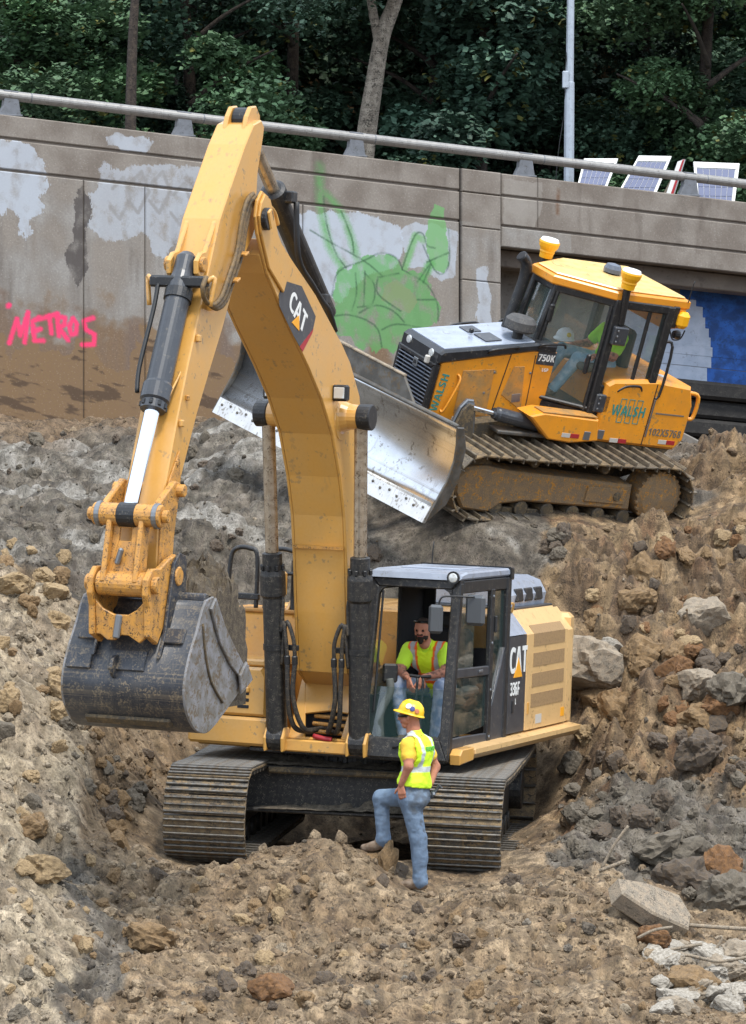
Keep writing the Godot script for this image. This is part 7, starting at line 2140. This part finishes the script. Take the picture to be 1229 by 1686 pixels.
func make_worker():
	var org := px(691, 1461.5, 36.25)
	var K := 1.0 / 776.0
	var W := func(cx: float, cy: float, z: float) -> Vector3: return Vector3((cx - 520.0) * K, (1600.0 - cy) * K, z)
	var t := thing("person", Transform3D(Basis.IDENTITY, org), "worker in yellow hard hat and lime vest resting one foot on the mound", "person")
	var jean := lin(0.37, 0.44, 0.52); var jean_d := lin(0.30, 0.32, 0.34); var jean_l := lin(0.47, 0.54, 0.61); var shirt := lin(0.86, 0.70, 0.22); var boot := lin(0.50, 0.44, 0.38); var skin := lin(0.66, 0.44, 0.34)
	var jn := FastNoiseLite.new(); jn.seed = 2; jn.frequency = 11.0; jn.fractal_octaves = 4
	var colf := func(p: Vector3, id: int) -> Color:
		match id:
			0: return skin
			1: return shirt
			2:
				var q := jn.get_noise_3dv(p)
				return jean.lerp(jean_d, clampf(q * 0.8 + (0.55 if p.y + q * 0.5 > 0.72 and p.x > -0.12 else 0.0), 0, 0.9)).lerp(jean_l, clampf(-q * 0.9, 0, 0.7))
			3: return boot.lerp(lin(0.40, 0.32, 0.24), clampf(jn.get_noise_3dv(p * 2.0) + 0.4, 0, 1))
		return skin
	var fwd := Vector3(-0.86, 0, -0.5).normalized()
	var rt := fwd.cross(Vector3.UP)      # his right: away from the camera
	var pelv: Vector3 = W.call(478, 905, -0.02)
	var chest: Vector3 = W.call(500, 560, -0.02)
	var neck: Vector3 = W.call(478, 415, -0.02)
	var hl := pelv - rt * 0.085; var hr := pelv + rt * 0.085 + Vector3(-0.03, 0, 0)
	var shl := chest - rt * 0.165 + Vector3(-0.01, 0.085, 0.0); var shr := chest + rt * 0.165 + Vector3(0.0, 0.085, 0)
	var kl: Vector3 = W.call(508, 1215, 0.06); var al: Vector3 = W.call(525, 1530, 0.05)
	var kr: Vector3 = W.call(225, 925, -0.26); var ar: Vector3 = W.call(242, 1235, -0.24)
	var el: Vector3 = W.call(435, 650, 0.22); var wl: Vector3 = W.call(376, 795, 0.16)
	var er: Vector3 = W.call(648, 680, -0.22); var wr: Vector3 = W.call(610, 800, -0.10)
	var B := [
		[hl, hr, 0.115, 0.115, 2], [pelv + Vector3(0, 0.08, 0) - rt * 0.05, pelv + Vector3(0, 0.08, 0) + rt * 0.05, 0.125, 0.125, 2],
		[hl + Vector3(0.03, -0.02, 0) - fwd * 0.05, hr - fwd * 0.06, 0.10, 0.10, 2],
		[hl, kl, 0.110, 0.080, 2], [kl, al, 0.079, 0.066, 2], [kl + Vector3(0.012, 0.02, 0), kl.lerp(al, 0.5) + Vector3(0.022, 0, 0), 0.066, 0.068, 2],
		[hr, kr, 0.108, 0.082, 2], [kr, ar, 0.080, 0.066, 2], [al, al - Vector3(0, 0.022, 0), 0.070, 0.074, 2], [ar, ar - Vector3(0, 0.02, 0), 0.070, 0.074, 2],
		[al + Vector3(0.02, -0.055, 0), W.call(440, 1568, 0.03), 0.050, 0.046, 3], [W.call(440, 1572, 0.03), W.call(375, 1580, 0.01), 0.046, 0.034, 3], [W.call(555, 1578, 0.05), W.call(380, 1590, 0.02), 0.022, 0.018, 3],
		[ar + Vector3(0.0, -0.05, 0), W.call(160, 1300, -0.27), 0.048, 0.044, 3], [W.call(160, 1303, -0.27), W.call(88, 1312, -0.31), 0.044, 0.032, 3], [W.call(225, 1310, -0.24), W.call(90, 1328, -0.30), 0.020, 0.017, 3],
		[pelv + Vector3(0, 0.16, 0) - rt * 0.06, pelv + Vector3(0, 0.16, 0) + rt * 0.06, 0.118, 0.118, 1],
		[pelv + Vector3(0.01, 0.16, 0), chest, 0.125, 0.125, 1], [chest - rt * 0.075, chest + rt * 0.075, 0.125, 0.125, 1],
		[chest - rt * 0.10 + Vector3(0, 0.07, 0), chest + rt * 0.10 + Vector3(0, 0.07, 0), 0.095, 0.095, 1],
		[shl, shr, 0.066, 0.066, 1], [chest + Vector3(0, 0.10, 0), neck, 0.085, 0.062, 1],
		[shl, shl.lerp(el, 0.52), 0.070, 0.066, 1], [shl.lerp(el, 0.45), el, 0.052, 0.043, 0], [el, wl, 0.045, 0.030, 0],
		[shr, shr.lerp(er, 0.5), 0.068, 0.064, 1], [shr.lerp(er, 0.45), er, 0.050, 0.042, 0], [er, wr, 0.043, 0.029, 0],
		[neck - Vector3(0, 0.04, 0), W.call(452, 330, -0.02), 0.060, 0.056, 0]]
	var st := mb(); st.set_smooth_group(0)
	nets(st, B, 0.012, 0.03, colf, null, 0.005)
	var hf := Vector3(-0.97, -0.02, -0.24).normalized(); var hu := Vector3(0.02, 1, 0).normalized(); hu = (hu - hf * hu.dot(hf)).normalized()
	var hc: Vector3 = W.call(446, 282, -0.02)
	var hair := lin(0.20, 0.15, 0.12)
	nets(st, head_bones(hc, hf, hu, false), 0.0065, 0.016, func(p, id): return skin if id in [0, 4] else skin_col(id, hair, hair))
	nets(st, hand_bones(wl, Vector3(0.10, -1, 0.0), Vector3(0.35, 0, -1), -1.0, 0.5, 0), 0.0065, 0.009, func(p, id): return skin)
	nets(st, hand_bones(wr, Vector3(-0.6, -0.6, 0.2), Vector3(-0.4, 0, 0.8), 1.0, 0.6, 0), 0.0075, 0.010, func(p, id): return skin)
	var body := part("body", fin(st), cloth_mat(), t)
	# vest
	var lime := lin(0.80, 0.95, 0.18); var silver := lin(0.72, 0.74, 0.74); var green := lin(0.45, 0.80, 0.30)
	var vb := []
	for b in B:
		if b[4] == 1 and b[0] != shl and b[0] != shr or (b[0] == shl and b[1] == shr): vb.append([b[0], b[1], b[2] + 0.017, b[3] + 0.017, 1])
	vb.append([pelv + Vector3(0.0, 0.10, 0) - rt * 0.06, pelv + Vector3(0.0, 0.10, 0) + rt * 0.06, 0.140, 0.140, 1])
	var vcol := func(p: Vector3, _id: int) -> Color:
		var yy := 1600.0 - p.y / K; var xx := 520.0 + p.x / K
		var q: Vector3 = p - chest
		if yy > 662.0 + (xx - 500) * 0.0 and yy < 700.0: return silver
		if yy < 664.0 and abs(q.dot(rt) + 0.105) < 0.024 and q.dot(fwd) < 0.09: return silver
		if yy < 664.0 and abs(q.dot(rt) - 0.105) < 0.024 and q.dot(fwd) < 0.09: return silver
		return lime
	var clip := func(p: Vector3) -> float:
		var yy := 1600.0 - p.y / K; var xx := 520.0 + p.x / K
		var hem := (yy - (818.0 + (xx - 480.0) * 0.16)) * K
		var arm_l: float = cap_d(p, shl + Vector3(0, 0.03, 0), shl.lerp(el, 0.6), 0.080, 0.085)
		var arm_r: float = cap_d(p, shr + Vector3(0, 0.03, 0), shr.lerp(er, 0.6), 0.080, 0.085)
		var nk: float = cap_d(p, neck + Vector3(0, -0.03, 0) + fwd * 0.04, neck + Vector3(0, 0.1, 0), 0.068, 0.07)
		return max(max(hem, -nk), max(-arm_l, -arm_r))
	var vs := mb(); vs.set_smooth_group(0)
	nets(vs, vb, 0.011, 0.03, vcol, clip, 0.008)
	part("vest", fin(vs), cloth_mat(0.7), body)
	var vl := chest - fwd * 0.152 + Vector3(0, 0.045, 0) - rt * 0.0
	text_on(body, "vest_lettering", "WALSH", 0.062, vl, rt, Vector3.UP, plain(Color(0.45, 0.75, 0.30), 0.8), 0.8, 0.016, 400)
	# hat, glasses, gloves, shirt hem
	var ym := plain(Color(0.90, 0.72, 0.10), 0.35)
	var hu2 := (hu - hf * 0.14).normalized(); var hf2 := (hf + hu * 0.14 * 0.0 + Vector3(0, 0.30, 0)).normalized()
	hu2 = (hu2 - hf2 * hu2.dot(hf2)).normalized()
	var hat := part("hard_hat", hat_mesh(hc + hu * 0.042 - hf * 0.012, hf2, hu2), ym, body)
	var left := -rt
	for q in [[-0.01, 0.075, 0.034, M.white, "round_sticker"], [-0.055, 0.06, 0.030, plain(Color(0.16, 0.22, 0.48), 0.4), "blue_sticker"], [-0.105, 0.045, 0.028, plain(Color(0.72, 0.42, 0.25), 0.4), "orange_sticker"]]:
		var hl2: Vector3 = -hf2.cross(hu2).normalized()
		var zf: float = q[0] + 0.03
		var e: float = sqrt(max(0.0, 1.0 - pow(zf / 0.138, 2.0) - pow(q[1] / 0.128, 2.0) * 0.75))
		var c: Vector3 = hc + hu * 0.042 - hf * 0.012 + hl2 * (0.112 * e + 0.001) + hf2 * zf + hu2 * q[1] * 0.9
		var nn: Vector3 = (hl2 * e + hf2 * zf / 0.138 * 0.8 + hu2 * q[1] / 0.128 * 0.9).normalized()
		part(q[4], lathem(c, nn, [[-0.006, q[2] * 0.9], [0.0, q[2] * 0.9], [0.004, q[2] * 0.8], [0.005, 0.0]], 12), q[3], hat)
	var r2 := hf.cross(hu)
	var gp := []
	for q in [[-0.09, -0.01], [-0.082, 0.06], [-0.055, 0.096], [0.0, 0.112], [0.055, 0.096], [0.082, 0.06], [0.09, -0.01]]: gp.append(hc + r2 * q[0] + hf * q[1] + hu * 0.014)
	part("sunglasses", hosem(gp, 0.013, 7, 3), plain(Color(0.04, 0.035, 0.03), 0.15), body)
	var gl := mb(); gl.set_smooth_group(0)
	var g0: Vector3 = W.call(610, 868, -0.06)
	for k in 4: hose(gl, [g0 + Vector3(0.0, -0.02 * k, 0.01 * k), W.call(645 + k * 8, 850 - k * 6, -0.05), W.call(672 + k * 9, 800 + k * 12, -0.04)], 0.013, 7, 4, 0.009)
	part("work_gloves", fin(gl), M.grey_panel, body)
	part("tape_clip", cylm(W.call(625, 862, 0.0), W.call(632, 890, 0.01), 0.018, -1, 10), M.steel, body)

func seated(t: Node3D, J: Dictionary, shirtc: Color, jeanc: Color, beard: bool, hairc: Color, head_f: Vector3):
	var skin := lin(0.74, 0.51, 0.41)
	var jn := FastNoiseLite.new(); jn.seed = 6; jn.frequency = 8.0
	var ink := lin(0.36, 0.27, 0.24)
	var colf := func(p: Vector3, id: int) -> Color:
		match id:
			1: return shirtc
			2: return jeanc.lerp(jeanc.lightened(0.25), clampf(jn.get_noise_3dv(p) * 2.0 + 0.3, 0, 1))
			3: return lin(0.42, 0.36, 0.30)
			5: return skin.lerp(ink, clampf(jn.get_noise_3dv(p * 2.5) * 3.0, 0, 0.8))
		return skin
	var x := Vector3(1, 0, 0)
	var B := [[J.pelv - x * 0.09, J.pelv + x * 0.09, 0.13, 0.13, 2], [J.pelv, J.chest, 0.135, 0.14, 1], [J.chest - x * 0.09, J.chest + x * 0.09, 0.13, 0.13, 1], [J.sl, J.sr, 0.072, 0.072, 1], [J.chest, J.neck, 0.10, 0.066, 1], [J.neck, J.head - Vector3(0, 0.05, 0), 0.062, 0.058, 0]]
	for s in ["l", "r"]:
		B.append([J["s" + s], J["s" + s].lerp(J["e" + s], 0.62), 0.080, 0.076, 1])
		B.append([J["s" + s].lerp(J["e" + s], 0.55), J["e" + s], 0.056, 0.048, 5])
		B.append([J["e" + s], J["w" + s], 0.052, 0.034, 5])
		B.append([J.pelv + (x if s == "l" else -x) * 0.10, J["k" + s], 0.105, 0.085, 2])
		B.append([J["k" + s], J["a" + s], 0.083, 0.066, 2])
		B.append([J["a" + s] - Vector3(0, 0.05, 0), J["a" + s] + Vector3(0, -0.07, 0.15), 0.05, 0.042, 3])
	var st := mb(); st.set_smooth_group(0)
	nets(st, B, 0.014, 0.03, colf, null, 0.005)
	var hu := (Vector3.UP - head_f * head_f.y).normalized()
	nets(st, head_bones(J.head, head_f, hu, beard), 0.0065, 0.015, func(p, id): return skin if id == 0 else skin_col(id, hairc, lin(0.16, 0.12, 0.10)))
	for s in ["l", "r"]:
		nets(st, hand_bones(J["w" + s], J["h" + s], J["n" + s], 1.0 if s == "l" else -1.0, 0.5, 0), 0.0075, 0.010, func(p, id): return skin)
	return [part("body", fin(st), cloth_mat(), t), B]

func make_operator():
	var t := thing("person", exc_xf, "bearded operator in orange striped lime vest seated in the excavator cab", "person")
	var J := {"pelv": Vector3(0.88, 1.80, 0.16), "chest": Vector3(0.86, 2.12, 0.36), "neck": Vector3(0.85, 2.28, 0.47), "head": Vector3(0.845, 2.425, 0.565),
		"sl": Vector3(1.045, 2.22, 0.42), "sr": Vector3(0.645, 2.20, 0.42), "el": Vector3(1.13, 2.00, 0.60), "er": Vector3(0.62, 1.98, 0.62),
		"wl": Vector3(0.96, 1.945, 0.83), "wr": Vector3(0.80, 1.93, 0.85), "kl": Vector3(1.13, 1.84, 0.72), "kr": Vector3(0.64, 1.84, 0.74),
		"al": Vector3(1.10, 1.34, 0.78), "ar": Vector3(0.76, 1.34, 0.82), "hl": Vector3(-0.35, -0.75, 0.35), "hr": Vector3(0.35, -0.8, 0.3), "nl": Vector3(-0.5, 0, -0.7), "nr": Vector3(0.5, 0, -0.7)}
	var lime := lin(0.80, 0.96, 0.25)
	var hf := Vector3(-0.06, -0.10, 1).normalized()
	var r = seated(t, J, lime, lin(0.44, 0.52, 0.64), true, lin(0.22, 0.17, 0.15), hf)
	var body: Node = r[0]
	var vb := []
	for i in [1, 2, 4]:
		var b = r[1][i]; vb.append([b[0], b[1], b[2] + 0.014, b[3] + 0.014, 1])
	vb.append([J.sl - Vector3(0.02, 0, 0), J.sr + Vector3(0.02, 0, 0), 0.088, 0.088, 1])
	var orange := lin(0.98, 0.42, 0.12); var silver := lin(0.70, 0.70, 0.70); var vl := lin(0.86, 0.96, 0.15)
	var vcol := func(p: Vector3, id: int) -> Color:
		var d: float = abs(p.x - 0.855)
		if p.y < 1.93 and p.y > 1.88: return silver
		if p.y < 1.96 and p.y > 1.85: return orange
		var c := 0.130 + (p.y - 2.1) * 0.10
		if abs(d - c) < 0.026: return silver
		if abs(d - c) < 0.052: return orange
		return vl
	var clip := func(p: Vector3) -> float:
		var nk: float = cap_d(p, J.neck + Vector3(0, -0.06, 0.10), J.neck + Vector3(0, 0.12, 0), 0.075, 0.085)
		return max(max(1.80 - p.y, -nk), abs(p.x - 0.855) - 0.205)
	var vs := mb(); vs.set_smooth_group(0)
	nets(vs, vb, 0.011, 0.03, vcol, clip, 0.008)
	part("vest", fin(vs), cloth_mat(0.7), body)
	var gp := []
	var hu := Vector3(0, 1, 0.1).normalized(); var rr := hf.cross(hu)
	for q in [[-0.085, -0.01], [-0.07, 0.05], [0.0, 0.085], [0.07, 0.05], [0.085, -0.01]]: gp.append(J.head + rr * q[0] + hf * q[1] + hu * 0.098)
	part("raised_sunglasses", hosem(gp, 0.013, 7, 4), plain(Color(0.05, 0.05, 0.05), 0.2), body)

func make_dozer_driver():
	var t := thing("person", doz_xf, "driver in lime shirt and pale jeans seated behind the bulldozer glass", "person")
	var J := {"pelv": Vector3(0.05, 1.86, -0.92), "chest": Vector3(0.06, 2.16, -0.98), "neck": Vector3(0.06, 2.32, -0.96), "head": Vector3(0.07, 2.47, -0.92),
		"sl": Vector3(0.26, 2.26, -0.96), "sr": Vector3(-0.14, 2.26, -0.96), "el": Vector3(0.34, 2.02, -0.84), "er": Vector3(-0.24, 2.02, -0.84),
		"wl": Vector3(0.28, 1.99, -0.58), "wr": Vector3(-0.22, 1.99, -0.58), "kl": Vector3(0.22, 1.92, -0.40), "kr": Vector3(-0.08, 1.94, -0.34),
		"al": Vector3(0.20, 1.50, -0.16), "ar": Vector3(-0.06, 1.50, -0.12), "hl": Vector3(0, -0.3, 1), "hr": Vector3(0, -0.3, 1), "nl": Vector3(0, -1, 0), "nr": Vector3(0, -1, 0)}
	var r = seated(t, J, lin(0.62, 0.92, 0.20), lin(0.50, 0.66, 0.74), false, lin(0.15, 0.12, 0.11), Vector3(0.1, -0.05, 1).normalized())
	var body: Node = r[0]
	var st := mb(); st.set_smooth_group(0)
	hose(st, [Vector3(0.13, 1.98, -0.83), Vector3(0.15, 2.14, -0.838), Vector3(0.17, 2.28, -0.87), Vector3(0.18, 2.345, -0.95), Vector3(0.17, 2.28, -1.06)], 0.024, 6, 5)
	part("reflective_band", fin(st), plain(Color(0.72, 0.74, 0.74), 0.6), body)
	var hat := part("hard_hat", hat_mesh(Vector3(-0.04, 2.11, -0.30), Vector3(0.3, 0, 1).normalized(), Vector3.UP), plain(Color(0.82, 0.86, 0.86), 0.35))
	hat.transform = doz_xf
	tag(hat, "white hard hat with a yellow disc lying on the bulldozer dash", "hard hat")
	part("hat_disc", lathem(Vector3(0.066, 2.175, -0.28), Vector3(1, 0.5, 0.1), [[-0.01, 0.032], [0.006, 0.03], [0.008, 0.0]], 12), plain(Color(0.80, 0.72, 0.2), 0.5), hat)
	var cushion := part("seat_cushion", boxm(Vector3(0.36, 1.80, -0.70), Vector3(0.12, 0.06, 0.22), 0.025), plain(Color(0.62, 0.22, 0.55), 0.8))
	cushion.transform = doz_xf
	tag(cushion, "purple cloth lying beside the bulldozer driver", "cloth")
